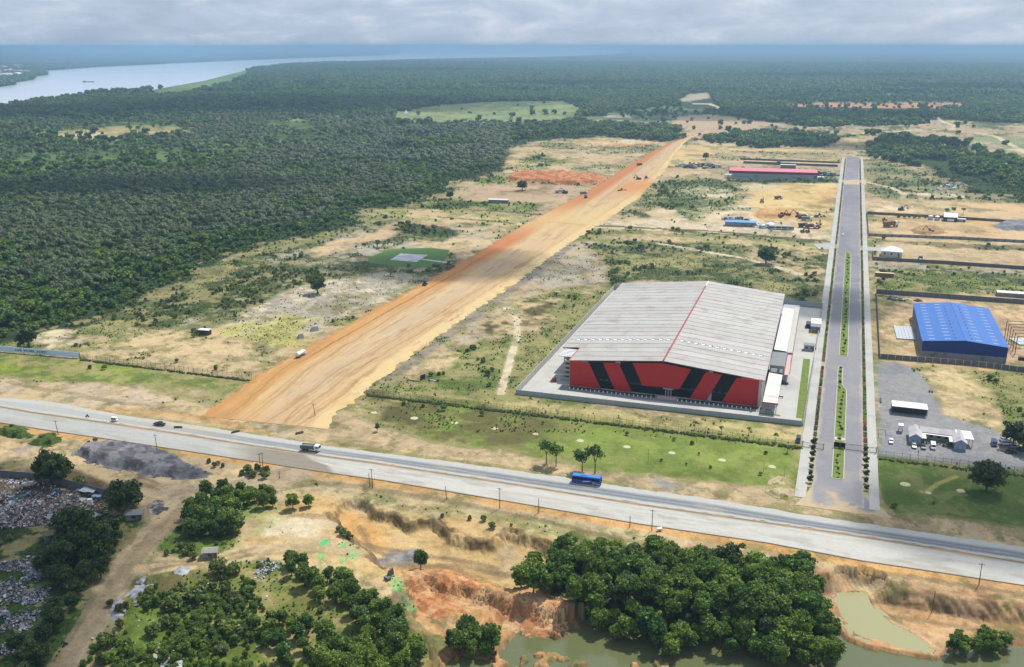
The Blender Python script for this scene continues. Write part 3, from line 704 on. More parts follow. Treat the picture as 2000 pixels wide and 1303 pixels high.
strip('highway_median', shift(HM, -2.6), shift(HM, 2.6), 420, 7, .08, c_med, roadm, zf=lambda U, V, w_: .16 * np.exp(-((V - .5) / .3) ** 4))
def c_edge(x, y, u, v): return hmix((cl_(150,140,124), 0), (cl_(110,100,90), v * .5))
strip('highway_kerb', HL, shift(HL, 1.4), 420, 3, .1, c_edge, roadm)

def c_apron(x, y, u, v):
    s = fbm(x, y, 8, 4, 171); e_ = (1 - ss(v + (s - .5) * .5, .02, .22)) + ss(v + (s - .5) * .5, .78, .98) + ss(u + (s - .5) * 30, 24, 36)
    return hmix((cl_(160,156,158), 0), (cl_(140,140,148), ss(s, .5, .65) * .5), (cl_(212,190,150), e_.clip(0, 1)))
strip('junction_apron', [(1597,922),(1588,945),(1574,966),(1552,986)], [(1686,922),(1692,948),(1704,975),(1742,1012)], 60, 30, .045, c_apron, roadm, zf=lambda U, V, w_: -.25 * ss(U + (fbm(U, V * 9, 3, 4, 172) - .5) * 16, 30, 40))
DL = [(384,812),(405,802),(440,780),(500,735),(600,677),(687,628),(750,595),(827,553),(887,520),(960,478),(1010,447),(1050,425),(1140,377),(1190,348),(1225,326),(1275,296),(1306,280),(1345,266),(1380,256)]
DR = [(640,838),(650,815),(715,764),(750,734),(875,643),(950,592),(1000,558),(1045,523),(1112,476),(1140,458),(1185,430),(1250,385),(1274,356),(1297,335),(1314,307),(1322,298),(1334,281),(1352,268),(1386,257)]
DLr, DRr = [], []
for a, b in zip(DL, DR): DLr.append(a); DRr.append(b)
def corr(l, n_each=24):
    out = []
    for i in range(len(l) - 1):
        A, B = G(*l[i]), G(*l[i + 1])
        for k in range(n_each): out.append((A[0] + (B[0] - A[0]) * k / n_each, A[1] + (B[1] - A[1]) * k / n_each))
    out.append(G(*l[-1])); return out
def dirt(x, y, u, v):
    s1 = fbm(u, v * 620, 70, 5, 101, .65); s2 = fbm(u, v * 90, 40, 5, 102, .62); s3 = fbm(u, v * 1100, 34, 5, 103, .65)
    pxs, pys = 1000 + F_PX * x / (y * cP + CAM_H * sP), 651.5 + F_PX * (CAM_H * cP - y * sP) / (y * cP + CAM_H * sP)
    trk_ = np.zeros(x.shape)
    for L_ in ([(452,806),(500,770),(560,720),(640,668)], [(500,838),(560,800),(640,740),(760,672),(900,590),(1040,505)], [(540,842),(590,800),(700,724),(860,628)], [(560,845),(640,790),(700,748)], [(470,825),(520,790),(620,712),(760,625),(900,540)], [(1080,470),(1130,430),(1200,372),(1290,300)], [(1060,460),(1110,432),(1180,362)]):
        q_ = sdl(x + (fbm(x, y, 20, 3, 118) - .5) * 5, y, Gp(L_), 30)
        trk_ = np.maximum(trk_, np.exp(-(q_ / .45) ** 2) + .8 * np.exp(-((q_ - 2.2) / .4) ** 2))
    far = ss(y, 560, 800)
    wob = (fbm(u, v * 0, 40, 3, 104) - .5) * .02
    v = v + wob
    c = hmix((cl_(222,190,142), 0),
        (cl_(214,164,102), 1 - ss(v + (s2 - .5) * .1, .2, .36)),
        (cl_(206,150,88), (1 - ss(v, .05, .1)) * .7),
        (cl_(150,98,56), np.exp(-((v - .185) / .010) ** 2) * ss(u, 60, 110) * .85),
        (cl_(166,120,76), np.exp(-((v - .33) / .006) ** 2) * .35),
        (cl_(208,184,150), np.exp(-((v - .55) / .14) ** 2) * (.35 + .5 * ss(s2, .4, .6))),
        (cl_(212,166,110), ss(s1, .55, .7) * .4 * ss(v, .3, .4)),
        (cl_(236,208,152), ss(v, .86, .9) * .85),
        (cl_(188,140,90), np.exp(-((v - .84) / .008) ** 2) * .5),
        (cl_(232,204,154), ss(s3, .6, .72) * .5),
        (cl_(174,132,88), ss(fbm(u, v * 700, 24, 3, 106), .66, .74) * .55 * ss(v, .3, .4)),
        (cl_(168,122,78), trk_.clip(0, 1) * .45),
        (cl_(206,132,82), far * ss(.42 - v, 0, .2) * .9),
        (cl_(120,92,66), np.exp(-((pys - 438 - (v - .5) * 10) / 1.6) ** 2) * ss(fbm(x, y, 9, 3, 109), .42, .5) * .8),
        (cl_(220,150,86), np.exp(-((pys - 366) / 16) ** 2) * ss(v, .35, .6) * .85),
        (cl_(232,200,140), np.exp(-((pys - 430) / 26) ** 2) * .7),
        (cl_(226,176,110), ss(pys, 770, 800) * ss(s2, .45, .6) * .6),
        (cl_(186,140,100), ss(pys, 812, 835) * ss(s2, .42, .6) * .5 + np.exp(-((pxs - 440) / 26) ** 2) * np.exp(-((pys - 812) / 9) ** 2) * .6))
    return c
dirtm = vmat('graded laterite', ((0.12, .05), (0.9, .07)), bump=.25, dist=.3)
strip('dirt_road', corr(DLr), corr(DRr), 640, 90, .02, dirt, dirtm, world=True, jag=3.2,
      zf=lambda U, V, w_: .9 * ss(V * w_, 0, 3) * ss((1 - V) * w_, 0, 4) * ss(U, 5, 60) - .25 * np.exp(-((V - .185) / .012) ** 2) * ss(U, 60, 110))
# red embankment and spoil banks beside it are things of their own further down

# boulevard: frame coordinates (u across, v along)
def BS(name, u0, u1, v0, v1, z, cf, m=6, step=6, mt=None, zf=None):
    A = [BLV.w(u0, v0 + (v1 - v0) * k / 20) for k in range(21)]; B = [BLV.w(u1, v0 + (v1 - v0) * k / 20) for k in range(21)]
    return strip(name, A, B, max(4, int((v1 - v0) / step)), m, z, cf, mt or roadm, world=True, zf=zf)
def c_asph(x, y, u, v):
    s = fbm(x, y, 12, 4, 121); s1 = fbm(u * .05 * 20, v * 60, 50, 3, 122)
    return hmix((cl_(156,154,158), 0), (cl_(138,138,148), ss(u, 100, 420) * .5), (cl_(180,172,162), ss(s, .55, .7) * .45), (cl_(172,168,168), ss(s1, .5, .65) * .4),
                (cl_(208,196,172), ((1 - ss(v + (s - .5) * .12, 0, .07)) + ss(v + (s - .5) * .12, .93, 1)) * .75), (cl_(212,190,150), (1 - ss(u + (fbm(x, y, 7, 4, 125) - .5) * 26 - v * (1 - v) * 26, -3, 5))))
def c_walk(x, y, u, v):
    s = fbm(x, y, 9, 4, 131)
    return hmix((cl_(208,206,198), 0), (cl_(184,184,176), ss(s, .5, .65) * .5), (cl_(160,158,150), ss(((u / 6.0) % 1), .96, .99) * .5))

BS('boulevard', -9.8, 8.7, -17, 1184, .05, c_asph, m=22, step=1.5, zf=lambda U, V, w_: -.22 * (1 - ss(U + (fbm(U * 1.0, V * 18, 3.5, 4, 126) - .5) * 18 - V * (1 - V) * 10 + 2, 5, 7)))

# ------------------------------------------------------------------ vegetation
rng = np.random.default_rng(11)
def quadmesh(name, V, Q, m, tone):
    me = npmesh(name, V, Q, m, smooth=False)
    a = me.attributes.new('tone', 'FLOAT', 'POINT'); a.data.foreach_set('value', np.asarray(tone, np.float32))
    return me
def cards(P, Nn, size, rg, aspect=1.0):
    """leaf clumps: one bent quad per point, facing roughly outwards"""
    n = len(P)
    Nn = Nn + rg.normal(0, .55, (n, 3)); Nn /= np.linalg.norm(Nn, axis=1)[:, None]
    r = rg.normal(0, 1, (n, 3)); T = np.cross(Nn, r); T /= np.linalg.norm(T, axis=1)[:, None]; B = np.cross(Nn, T)
    s = (size * rg.uniform(.6, 1.25, n))[:, None]
    c = [P - T * s - B * s * aspect + Nn * s * rg.uniform(-.4, .1, (n, 1)), P + T * s - B * s * aspect * rg.uniform(.5, 1, (n, 1)), P + T * s * rg.uniform(.5, 1, (n, 1)) + B * s * aspect + Nn * s * rg.uniform(-.4, .1, (n, 1)), P - T * s * .8 + B * s * aspect]
    V = np.stack(c, 1).reshape(-1, 3)
    return V, np.arange(4 * n).reshape(n, 4)
def crown_mesh(name, seed, R_, H0, H1, lobes, ncard, size, m, flat=.75, spread=.62, lr=1.0):
    rg = np.random.default_rng(seed)
    c = []; zc, hz_ = (H0 + H1) / 2, (H1 - H0) / 2
    for i in range(lobes):
        a = rg.uniform(0, 2 * math.pi); rr = R_ * spread * math.sqrt(rg.uniform(0, 1)) * rg.uniform(.8, 1.15)
        t = rg.uniform(-.75, .8); k = math.sqrt(max(0.1, 1 - t * t))
        c.append((rr * math.cos(a) * (k * .5 + .5), rr * math.sin(a) * (k * .5 + .5), zc + t * hz_ * .75, R_ * rg.uniform(.26, .46) * lr))
    c.append((0, 0, zc + hz_ * .2, R_ * .5))
    Ps, Ns, Ts = [], [], []
    w_ = np.array([q[3] ** 2 for q in c]); w_ = (w_ / w_.sum() * ncard).astype(int) + 4
    for (cx, cy, cz, r), k in zip(c, w_):
        d = rg.normal(0, 1, (k, 3)); d /= np.linalg.norm(d, axis=1)[:, None]; d[:, 2] = np.where(d[:, 2] < -.3, -d[:, 2], d[:, 2])
        rad = r * (.72 + .62 * rg.uniform(0, 1, k) ** 2)
        Ps.append(np.array([cx, cy, cz]) + d * rad[:, None] * np.array([1, 1, flat])); Ns.append(d)
        Ts.append(np.full(k, rg.uniform(.62, 1.45)) * rg.uniform(.6, 1.5, k))
    V, Q = cards(np.concatenate(Ps), np.concatenate(Ns), size, rg)
    return quadmesh(name, V, Q, m, np.repeat(np.concatenate(Ts), 4))
def palm_crown(name, seed, Ht, Rr, nf, m, droop=1.0):
    rg = np.random.default_rng(seed); V, Q, T = [], [], []
    for i in range(nf):
        a = 2 * math.pi * (i * .382) + rg.uniform(-.2, .2); up = rg.uniform(-.1, 1.2); r_ = Rr * rg.uniform(.8, 1.1)
        d = np.array([math.cos(a), math.sin(a)]); sdv = np.array([-d[1], d[0]]); tone = rg.uniform(.55, 1.6); k0 = len(V)
        for j in range(5):
            t = j / 4; x = r_ * (t * (1 - .12 * t)); z = Ht + up * t * Rr * .55 - droop * t * t * Rr * .75
            wd = .12 + .62 * math.sin(math.pi * min(1, t * .8 + .12)) * Rr / 4
            for sgn in (-1, 0, 1):
                V.append((d[0] * x + sdv[0] * wd * sgn, d[1] * x + sdv[1] * wd * sgn, z - abs(sgn) * wd * .45)); T.append(tone * rg.uniform(.85, 1.15))
        for j in range(4):
            for s_ in range(2):
                q = k0 + j * 3 + s_; Q.append((q, q + 1, q + 4, q + 3))
    return quadmesh(name, np.array(V), np.array(Q), m, T)
LG = leafmat('broad leaves', lin(106,126,48,.58), lin(64,94,40,.6))
LD = leafmat('dark leaves', lin(70,86,40,.6), lin(54,74,36,.6))
LB = leafmat('shrub leaves', lin(112,124,66,.5), lin(86,100,54,.5))
LP = leafmat('palm fronds', lin(90,106,54,.5), lin(62,86,46,.48))
LF = leafmat('far canopy', lin(86,108,64,.62), lin(60,86,54,.62))
LM = leafmat('forest leaves', lin(66,96,52,.6), lin(96,114,56,.6))
BARK = mat('bark', lin(112,96,78), .9, var=.25, scale=2)
PBARK = mat('palm bark', lin(92,82,68), .9, var=.25, scale=2)
def trunk_mesh(h, r, seed, forks=3, spread=1.4, base=.3):
    rg = random.Random(seed); b = MB(); b.tube((0, 0, -.5), (0, 0, h * .5), r * 1.25, r * .8, 7)
    for i in range(forks):
        a = 2 * math.pi * i / forks + rg.uniform(-.4, .4)
        mid = (math.cos(a) * spread * .45, math.sin(a) * spread * .45, h * .72)
        b.tube((0, 0, h * .46), mid, r * .7, r * .45, 6); b.tube(mid, (math.cos(a) * spread, math.sin(a) * spread, h), r * .45, r * .15, 5)
    return b.mesh('trunk', BARK)
tree_protos = []     # (crown mesh, trunk mesh)
for i in range(5):
    H1 = [8.5, 9.5, 7.5, 10, 8][i]; RR = [3.6, 4.0, 3.3, 3.9, 4.3][i]
    tree_protos.append((crown_mesh('crown', 100 + i, RR, .5, H1, 34, 2000, .27, LG, .9, .70, .68), trunk_mesh(H1 * .7, .22, i)))
dark_protos = [(crown_mesh('crown', 140 + i, [4.6, 5.4][i], 1.0, [8.6, 9.6][i], 38, 2400, .28, LD, .85, .70, .66), trunk_mesh(6.5, .3, 20 + i)) for i in range(2)]
open_protos = [(crown_mesh('crown', 160 + i, [3.5, 3.9][i], 4.4, [9.8, 9.4][i], 18, [760, 1000][i], .29, LG, .75), trunk_mesh(8.4, .2, 30 + i, 4, 2.0)) for i in range(2)]
bush_protos = [crown_mesh('foliage', 180 + i, [1.6, 2.1, 1.3][i], .1, [2.2, 2.6, 1.7][i], 8, 300, .26, LB, .85) for i in range(3)]
palm_protos = [(palm_crown('crown', 200 + i, [8.5, 7.5, 9.5][i], [3.9, 4.2, 3.6][i], 17, LP), MB().tube((0, 0, -.5), (0, 0, [8.6, 7.6, 9.6][i]), .3, .22, 6).mesh('trunk', PBARK)) for i in range(3)]
def plant(kind, name, label, cat, x, y, z, s, rot, group, cm, tm=None, cname='crown'):
    t = thing(name, label, cat, x, y, z, rot, group); t.scale = (s, s, s * random.uniform(.9, 1.12))
    kid(cname, cm, t)
    if tm: kid('trunk', tm, t)
    return t
def inpoly(x, y, P):
    return sdf(np.asarray(x, float), np.asarray(y, float), P, 5) > 0
def jitter(px, sp, z=0.0, seed=0):
    P = np.array(Gp(px, z), float); rg = np.random.default_rng(seed)
    xs = np.arange(P[:, 0].min(), P[:, 0].max() + sp, sp); ys = np.arange(P[:, 1].min(), P[:, 1].max() + sp, sp * .87)
    X, Y = np.meshgrid(xs, ys); X = X + (np.arange(len(ys)) % 2)[:, None] * sp * .5
    X = (X + rg.uniform(-.36, .36, X.shape) * sp).ravel(); Y = (Y + rg.uniform(-.36, .36, Y.shape) * sp).ravel()
    m = inpoly(X, Y, P); return X[m], Y[m]
def stuff(name, protos, X, Y, Z, S, Rz, V=None):
    """one uncountable mass: plant meshes set on points"""
    n = len(X); me = bpy.data.meshes.new(name); me.vertices.add(n)
    me.vertices.foreach_set('co', np.stack([X, Y, Z], 1).astype(np.float32).ravel())
    for an, arr, ty in (('scl', S, 'FLOAT'), ('rz', Rz, 'FLOAT'), ('vid', rng.integers(0, len(protos), n) if V is None else V, 'INT')):
        a = me.attributes.new(an, ty, 'POINT'); a.data.foreach_set('value', np.asarray(arr, np.int32 if ty == 'INT' else np.float32))
    o = bpy.data.objects.new(name, me); link(o); tag(o, kind='stuff')
    g = bpy.data.node_groups.new(name + '_scatter', 'GeometryNodeTree')
    g.interface.new_socket('Geometry', in_out='INPUT', socket_type='NodeSocketGeometry'); g.interface.new_socket('Geometry', in_out='OUTPUT', socket_type='NodeSocketGeometry')
    gi, go = g.nodes.new('NodeGroupInput'), g.nodes.new('NodeGroupOutput')
    j = g.nodes.new('GeometryNodeJoinGeometry')
    for p in reversed(protos):
        oi = g.nodes.new('GeometryNodeObjectInfo'); oi.transform_space = 'ORIGINAL'; oi.inputs['Object'].default_value = p; oi.inputs['As Instance'].default_value = True
        g.links.new(oi.outputs['Geometry'], j.inputs[0])
    ip = g.nodes.new('GeometryNodeInstanceOnPoints'); ip.inputs['Pick Instance'].default_value = True
    def at(nm, ty):
        a = g.nodes.new('GeometryNodeInputNamedAttribute'); a.data_type = ty; a.inputs['Name'].default_value = nm
        return [q for q in a.outputs if q.enabled][0]
    cx = g.nodes.new('ShaderNodeCombineXYZ'); g.links.new(at('rz', 'FLOAT'), cx.inputs[2])
    g.links.new(gi.outputs[0], ip.inputs['Points']); g.links.new(j.outputs[0], ip.inputs['Instance'])
    g.links.new(at('vid', 'INT'), ip.inputs['Instance Index']); g.links.new(cx.outputs[0], ip.inputs['Rotation']); g.links.new(at('scl', 'FLOAT'), ip.inputs['Scale'])
    g.links.new(ip.outputs[0], go.inputs[0])
    o.modifiers.new('scatter', 'NODES').node_group = g
    return o
def colat(x, y):
    d = np.hypot(x, y); i = np.clip(np.searchsorted(ds, d), 0, len(ds) - 1)
    j = np.clip(np.searchsorted(ang, np.arctan2(x, y)), 0, len(ang) - 1)
    return col[i * len(ang) + j]

# --- woods in the foreground: every tree its own
n_tree = 0
def wood(px, sp, z, seed, protos, label, group, smin=.8, smax=1.15, name='broadleaf_tree', cat='tree', maxn=999):
    X, Y = jitter(px, sp, z, seed); Z = terrain_z(X, Y); out = []
    for x, y, zz in list(zip(X, Y, Z))[:maxn]:
        cm, tm = random.choice(protos)
        lb = label if isinstance(label, str) else label(x, y, zz)
        out.append(plant('t', name, lb, cat, x, y, max(zz, -5.6), random.uniform(smin, smax), random.uniform(0, 6.28), group, cm, tm))
    return out
W_big = [(1000,1160),(1010,1120),(1060,1090),(1088,1078),(1120,1100),(1200,1090),(1290,1092),(1350,1100),(1420,1110),(1500,1118),(1570,1128),(1596,1150),(1615,1185),(1640,1230),(1655,1285),(1600,1296),(1500,1292),(1450,1262),(1410,1262),(1350,1262),(1290,1262),(1230,1240),(1160,1222),(1130,1200),(1060,1172)]
def lab_big(x, y, z):
    px, py = PX(x, y, z)
    a = 'left' if px < 1200 else 'middle' if px < 1430 else 'right'
    b = 'highway edge' if py < 1135 else 'dense interior' if py < 1215 else 'bank above the ponds'
    return f'leafy green tree of the big foreground wood, {a} part, {b}'
wood(W_big, 4.9, -2, 1, tree_protos * 2 + dark_protos[:1] + open_protos[:1], lab_big, 'trees of the big wood between the highway and the ponds', .66, 1.18)
belt = [(548,1092),(600,1098),(640,1118),(700,1150),(745,1170),(790,1215),(820,1250),(850,1290),(850,1330),(760,1330),(720,1280),(690,1230),(640,1190),(590,1150),(555,1120)]
wood(belt, 4.6, 0, 2, tree_protos, 'leafy green tree in the belt below the sandy track, left of orange soil', 'trees of the belt below the sandy track', .6, .9)
wood([(620,1250),(700,1250),(760,1280),(760,1345),(600,1345)], 4.4, 0, 12, tree_protos, 'tall leafy bush in the thicket at the bottom edge left of the pond', 'bushes of the bottom thicket', .6, .95, 'shrub', 'bush')
wood([(480,1215),(560,1205),(620,1225),(620,1290),(560,1300),(490,1260)], 4.6, 0, 13, tree_protos, 'tall leafy bush in the patchy thicket right of the white rubbish', 'bushes of the patchy thicket', .5, .8, 'shrub', 'bush')
wood([(355,1015),(385,990),(430,985),(470,1000),(472,1040),(440,1062),(380,1060),(350,1045)], 4.6, 0, 3, tree_protos + dark_protos[:1], 'dark green tree in the clump between the two sandy tracks', 'trees of the clump between the tracks', .75, 1.0)
wood([(392,965),(450,955),(540,960),(560,975),(620,985),(620,998),(540,1000),(470,992),(400,985)], 5.4, 0, 4, tree_protos, 'green tree in the row along the sandy bank above the pit', 'trees above the pit bank', .55, .85)
for px, py, s, k in ((100,948,1.7,0),(243,1000,1.5,1),(262,985,1.0,0),(150,1075,1.7,1),(190,1095,1.5,1),(120,1110,1.4,0),(215,1065,1.3,0)):
    x, y, z = onground(px, py)
    lb = {100:'broad dark tree beside the tip wall at the end of the sandy lane', 243:'big dark tree beside the grey heap, right of the rubbish tip', 262:'dark tree leaning over the grey shed roof by the lane'}.get(px, 'large dark tree in the shaded grove between the rubbish tips and the sandy track')
    plant('t', 'broadleaf_tree', lb, 'tree', x, y, z - s, s, random.uniform(0, 6), None if px in (100,243,262) else 'trees of the shaded grove', *dark_protos[k])
wood([(75,1105),(130,1090),(225,1075),(250,1085),(200,1140),(150,1200),(110,1260),(60,1345),(-40,1345),(0,1290),(80,1230),(95,1160)], 6.2, 0, 5, dark_protos, 'dark leafy tree on the slope left of the sandy track', 'trees on the slope left of the track', .5, .8)
x, y, z = onground(160, 948); plant('t', 'shrub', 'round dark bush beside the tip wall', 'bush', x, y, z, 1.5, 0, None, bush_protos[1], None, 'foliage')
# singles
for px, py, s, lb, pr in (
    (1067,906,1.0,'thin tree with two bare stems left of the bus, further left of the pair','o0'),(1086,911,.95,'slim sparse tree between the thin tree and the pair behind the bus','o1'),
    (1137,921,1.05,'left one of the two umbrella trees behind the blue bus','o1'),(1162,925,1.1,'right one of the two umbrella trees behind the blue bus','o0'),
    (1496,515,1.9,'lone big dark tree in the scrub behind the red and grey warehouse','d0'),(1926,960,1.55,'big round dark tree alone on the right-hand lawn','d1'),
    (1978,872,1.35,'dark tree over the parked vehicles at the right edge of the gravel yard','d0'),(2003,885,1.0,'tree cut by the right picture edge beside the vehicles','d1'),
    (57,678,1.35,'lone dark tree right behind the long white billboard wall','d0'),(620,574,1.4,'lone dark tree on the pale sand left of the dirt road','d1'),
    (737,843,.42,'small round conifer-like tree on the sand by the dirt road junction','t2'),(822,1110,.75,'single dark green tree on the floor of the sand pit','t0'),
    (965,1268,.8,'leafy tree at the waterline right of the orange spoil','t1'),(880,388,1.1,'tall crown standing over the scrub at the forest corner','d0'),
    (1020,372,1.5,'big spreading tree beside the red earth bank','d1'),(1378,312,1.2,'dark tree left of the far scrap yard','d0')):
    x, y, z = onground(px, py)
    P = {'o': open_protos, 'd': dark_protos, 't': tree_protos}[pr[0]][int(pr[1])]
    plant('t', 'broadleaf_tree', lb, 'tree', x, y, z - (s - .9) * (1.2 if pr[0] != 'o' else 0), s, random.uniform(0, 6), None, *P)
for poly, sp, sm, lb in (
    ([(862,1238),(900,1225),(965,1235),(985,1258),(970,1278),(930,1290),(880,1278)], 3.8, (.6,.95), 'leafy tree in the small thicket on the pond spit'),
    ([(1832,1272),(1870,1250),(1945,1240),(1988,1246),(1975,1275),(1900,1284)], 3.3, (.42,.62), 'low dark bush in the thicket on the spit at the right, between the two ponds')):
    wood(poly, sp, -5, int(sp * 10), tree_protos, lb, lb.replace('leafy tree', 'trees').replace('low dark tree', 'trees'), *sm, 'shrub' if 'low' in lb else 'broadleaf_tree', 'bush' if 'low' in lb else 'tree')
# bushes one can tell apart
def bushes(px, sp, z, seed, label, group, s0=.6, s1=1.2, n=999):
    X, Y = jitter(px, sp, z, seed); Z = terrain_z(X, Y); k = 0
    for x, y, zz in zip(X, Y, Z):
        if k >= n: break
        plant('b', 'shrub', label, 'bush', x, y, max(zz, -6.0), random.uniform(s0, s1), random.uniform(0, 6.28), group, random.choice(bush_protos), None, 'foliage'); k += 1
bushes([(10,836),(45,838),(62,850),(40,858),(5,850)], 4, 0, 21, 'bush on the round green knoll beside the highway, at the far left', 'bushes on the far left knoll')
bushes([(60,868),(90,850),(122,852),(125,862),(95,872)], 4, 0, 22, 'bush on the green knoll under the leftmost full utility pole', 'bushes on the pole knoll')
bushes([(155,866),(190,860),(215,868),(180,876)], 3.6, 0, 23, 'bush on the far side of the grey aggregate heap', 'bushes behind the grey heap')
bushes([(360,890),(420,898),(460,908),(400,920)], 4.2, 0, 24, 'low bush between the grey heap and the highway', 'bushes right of the grey heap')
bushes([(455,925),(500,912),(550,918),(545,935),(490,940)], 3.6, 0, 25, 'bush in the row under the paired utility poles', 'bushes under the paired poles', .9, 1.5)
bushes([(645,1045),(670,1035),(700,1050),(690,1062),(660,1060)], 3.2, -2, 26, 'bush on the mound in the sand pit', 'bushes on the pit mound')
bushes([(745,985),(800,1000),(830,1008),(900,1020),(960,1045),(1010,1035),(1050,1045),(1000,1020),(880,1000),(780,990)], 5.5, 0, 27, 'scrubby bush along the rim of the sand pit', 'bushes on the pit rim', .5, .9)
bushes([(315,1085),(345,1060),(400,1075),(390,1092),(340,1096)], 4, 0, 28, 'bush around the small hut by the track fork', 'bushes by the track fork')
bushes([(1662,1245),(1700,1250),(1760,1268),(1830,1275),(1800,1282),(1680,1262)], 4.5, -5, 29, 'small bush on the narrow dam between the ponds', 'bushes on the dam', .5, .9)
for px, py, s in ((190,1290,1.3),(260,1265,1.2),(330,1190,1.6),(365,1170,1.7),(400,1150,1.6),(440,1125,1.8),(455,1150,1.5),(420,1185,1.3),(330,1225,1.4),(300,1240,1.3),(240,1225,1.2),(205,1260,1.1),(460,1235,1.6),(500,1240,1.6),(380,1240,1.5),(420,1275,1.4),(350,1150,1.2),(450,1180,1.3),(230,1190,1.0),(290,1170,1.1)):
    bushes([(px-26,py-12),(px+26,py-12),(px+26,py+12),(px-26,py+12)], 3.2, 0, px, 'bright green bush in the rough grass beside the sandy track, bottom left', 'bushes in the rough grass bottom left', .8*s, 1.15*s)

X, Y = jitter([(180,1235),(250,1160),(330,1130),(480,1112),(530,1190),(620,1225),(620,1330),(140,1330)], 2.7, 0, 66)
g_ = fbm(X, Y, 13, 4, 67); X, Y, g_ = X[g_ > .47], Y[g_ > .47], g_[g_ > .47]; Z = terrain_z(X, Y)
def holder(me):                        # the masses reuse the meshes of plants that stand in the scene
    return next(o for o in COL.objects if o.data is me)
def hold(me_list):
    return [holder(m) for m in me_list]
n = len(X); stuff('brush', hold([q[0] for q in tree_protos]), X, Y, Z - .3, rng.uniform(.25, .5, n) * (.75 + 2.2 * (g_ - .5)), rng.uniform(0, 6.28, n))
# --- forest and scrub masses
EST = [(-500,720),(-300,688),(0,664),(75,648),(150,630),(250,592),(320,564),(375,534),(430,498),(470,484),(560,462),(660,452),(690,430),(712,404),(800,400),(868,376),(882,350),(985,330),(988,306),(1000,282),(1050,270),(1180,263),(1330,260),(1400,283),(1480,288),(1600,290),(1640,268),(1660,258),(1720,266),(1690,305),(1760,322),(1850,335),(1960,365),(2000,400),(2600,460),(2900,1700),(-900,1700)]
OPEN = [([(800,214),(860,205),(950,199),(1100,197),(1135,213),(1122,238),(1000,248),(900,246),(800,240)], .008), ([(600,231),(800,228),(800,238),(640,236)], .2),
        ([(40,262),(130,256),(200,248),(300,244),(360,250),(350,268),(240,275),(120,272)], .10), ([(1180,222),(1300,205),(1400,218),(1340,245),(1200,246)], .15),
        ([(1325,196),(1345,182),(1385,180),(1400,205),(1416,222),(1330,221)], 0), ([(1130,228),(1305,226),(1325,224),(1400,222),(1480,234),(1620,250),(1500,266),(1370,264),(1300,248),(1140,243)], .03),
        ([(1530,199),(1880,198),(1884,220),(1700,222),(1536,220)], .05), ([(1430,186),(1800,180),(1960,190),(1900,198),(1500,198)], .35),
        ([(1480,246),(1600,246),(1700,240),(1830,228),(2200,238),(2600,340),(2000,325),(1900,288),(1860,280),(1700,262),(1560,262)], .018), ([(320,432),(380,398),(425,350),(455,318),(475,318),(445,352),(400,404),(345,440)], .25),
        ([(1380,258),(1500,264),(1650,262),(1640,292),(1480,292),(1400,285)], 0),
        ([(296,178),(400,158),(470,137),(494,141),(446,166),(384,182),(300,189)], 0), ([(1298,262),(1345,255),(1400,262),(1380,274),(1310,282)], .05), ([(772,217),(815,217),(820,238),(770,238)], 0),
        ([(-200,232),(300,215),(560,212),(760,222),(700,262),(520,300),(380,330),(0,345),(-200,350)], .45)]
RIV = [(-700,335),(0,210),(75,197),(130,190),(180,184),(240,181),(300,177),(330,171),(400,159),(470,141),(500,134),(560,127.5),(640,123),(760,117),(900,114),(1000,112.5),(1100,110.5),(1190,107),(1240,102),(1200,99),(1100,96),(1020,95),(950,95),(860,97),(790,102),(740,108),(600,112.5),(450,118.5),(300,125.5),(200,130),(150,133.5),(95,137.5),(75,140.5),(98,146),(72,149),(66,156),(30,161),(34,165),(0,169.5),(-120,189),(-700,249)]
DARK = [[(1388,272),(1480,262),(1640,271),(1636,276),(1610,287),(1480,290),(1400,282)], [(1400,216),(1480,211),(1600,222),(1800,238),(1825,241),(1700,247),(1580,248),(1480,236),(1402,222)], [(1690,284),(1770,281),(1850,306),(1960,316),(2000,344),(2300,360),(2300,420),(2000,397),(1950,360),(1850,332),(1760,320),(1700,304)], [(1190,262),(1300,262),(1350,270),(1290,278),(1190,268)], [(1840,214),(2200,208),(2200,250),(1850,235)]]
EST_W, RIV_W = Gp(EST), Gp(RIV)
def forest_pts(d0, d1, sp, seed, az=34):
    rg = np.random.default_rng(seed)
    ys = np.arange(d0 * .8, d1, sp * .87); xs = np.arange(-d1 * .66, d1 * .66, sp)
    X, Y = np.meshgrid(xs, ys); X = (X + rg.uniform(-.42, .42, X.shape) * sp).ravel(); Y = (Y + rg.uniform(-.42, .42, Y.shape) * sp).ravel()
    d = np.hypot(X, Y); m = (d >= d0) & (d < d1) & (np.abs(np.arctan2(X, Y)) < R(az)); X, Y = X[m], Y[m]
    keep = (sdf(X, Y, EST_W, 3) < 0) & (sdf(X, Y, RIV_W, 3) < 0)
    p = np.where(keep, 1.0, 0)
    for P, k in OPEN: p = np.where(inpoly(X, Y, Gp(P)), np.minimum(p, k), p)
    for P in DARK: p = np.where(inpoly(X, Y, Gp(P)), 1.0, p)
    gaps = fbm(X, Y, 60 + d0 * .02, 4, 301)
    p = p * (gaps < (.76 if d0 < 1000 else .66))
    m = rg.uniform(0, 1, len(X)) < p
    return X[m], Y[m]
FX, FY = forest_pts(500, 1350, 6.3, 31)
o_ = np.argsort(FY - .15 * FX); FX, FY = FX[o_], FY[o_]
kindf = fbm(FX, FY, 70, 3, 311)
edge = sdf(FX, FY, EST_W, 60)
lightband = inpoly(FX, FY, Gp(OPEN[-1][0]))
right = FX > 150
is_palm = (kindf + ss(edge, -45, -15) * .35 < .62) & ~lightband & ~right
PXs, PYs = FX[is_palm], FY[is_palm]
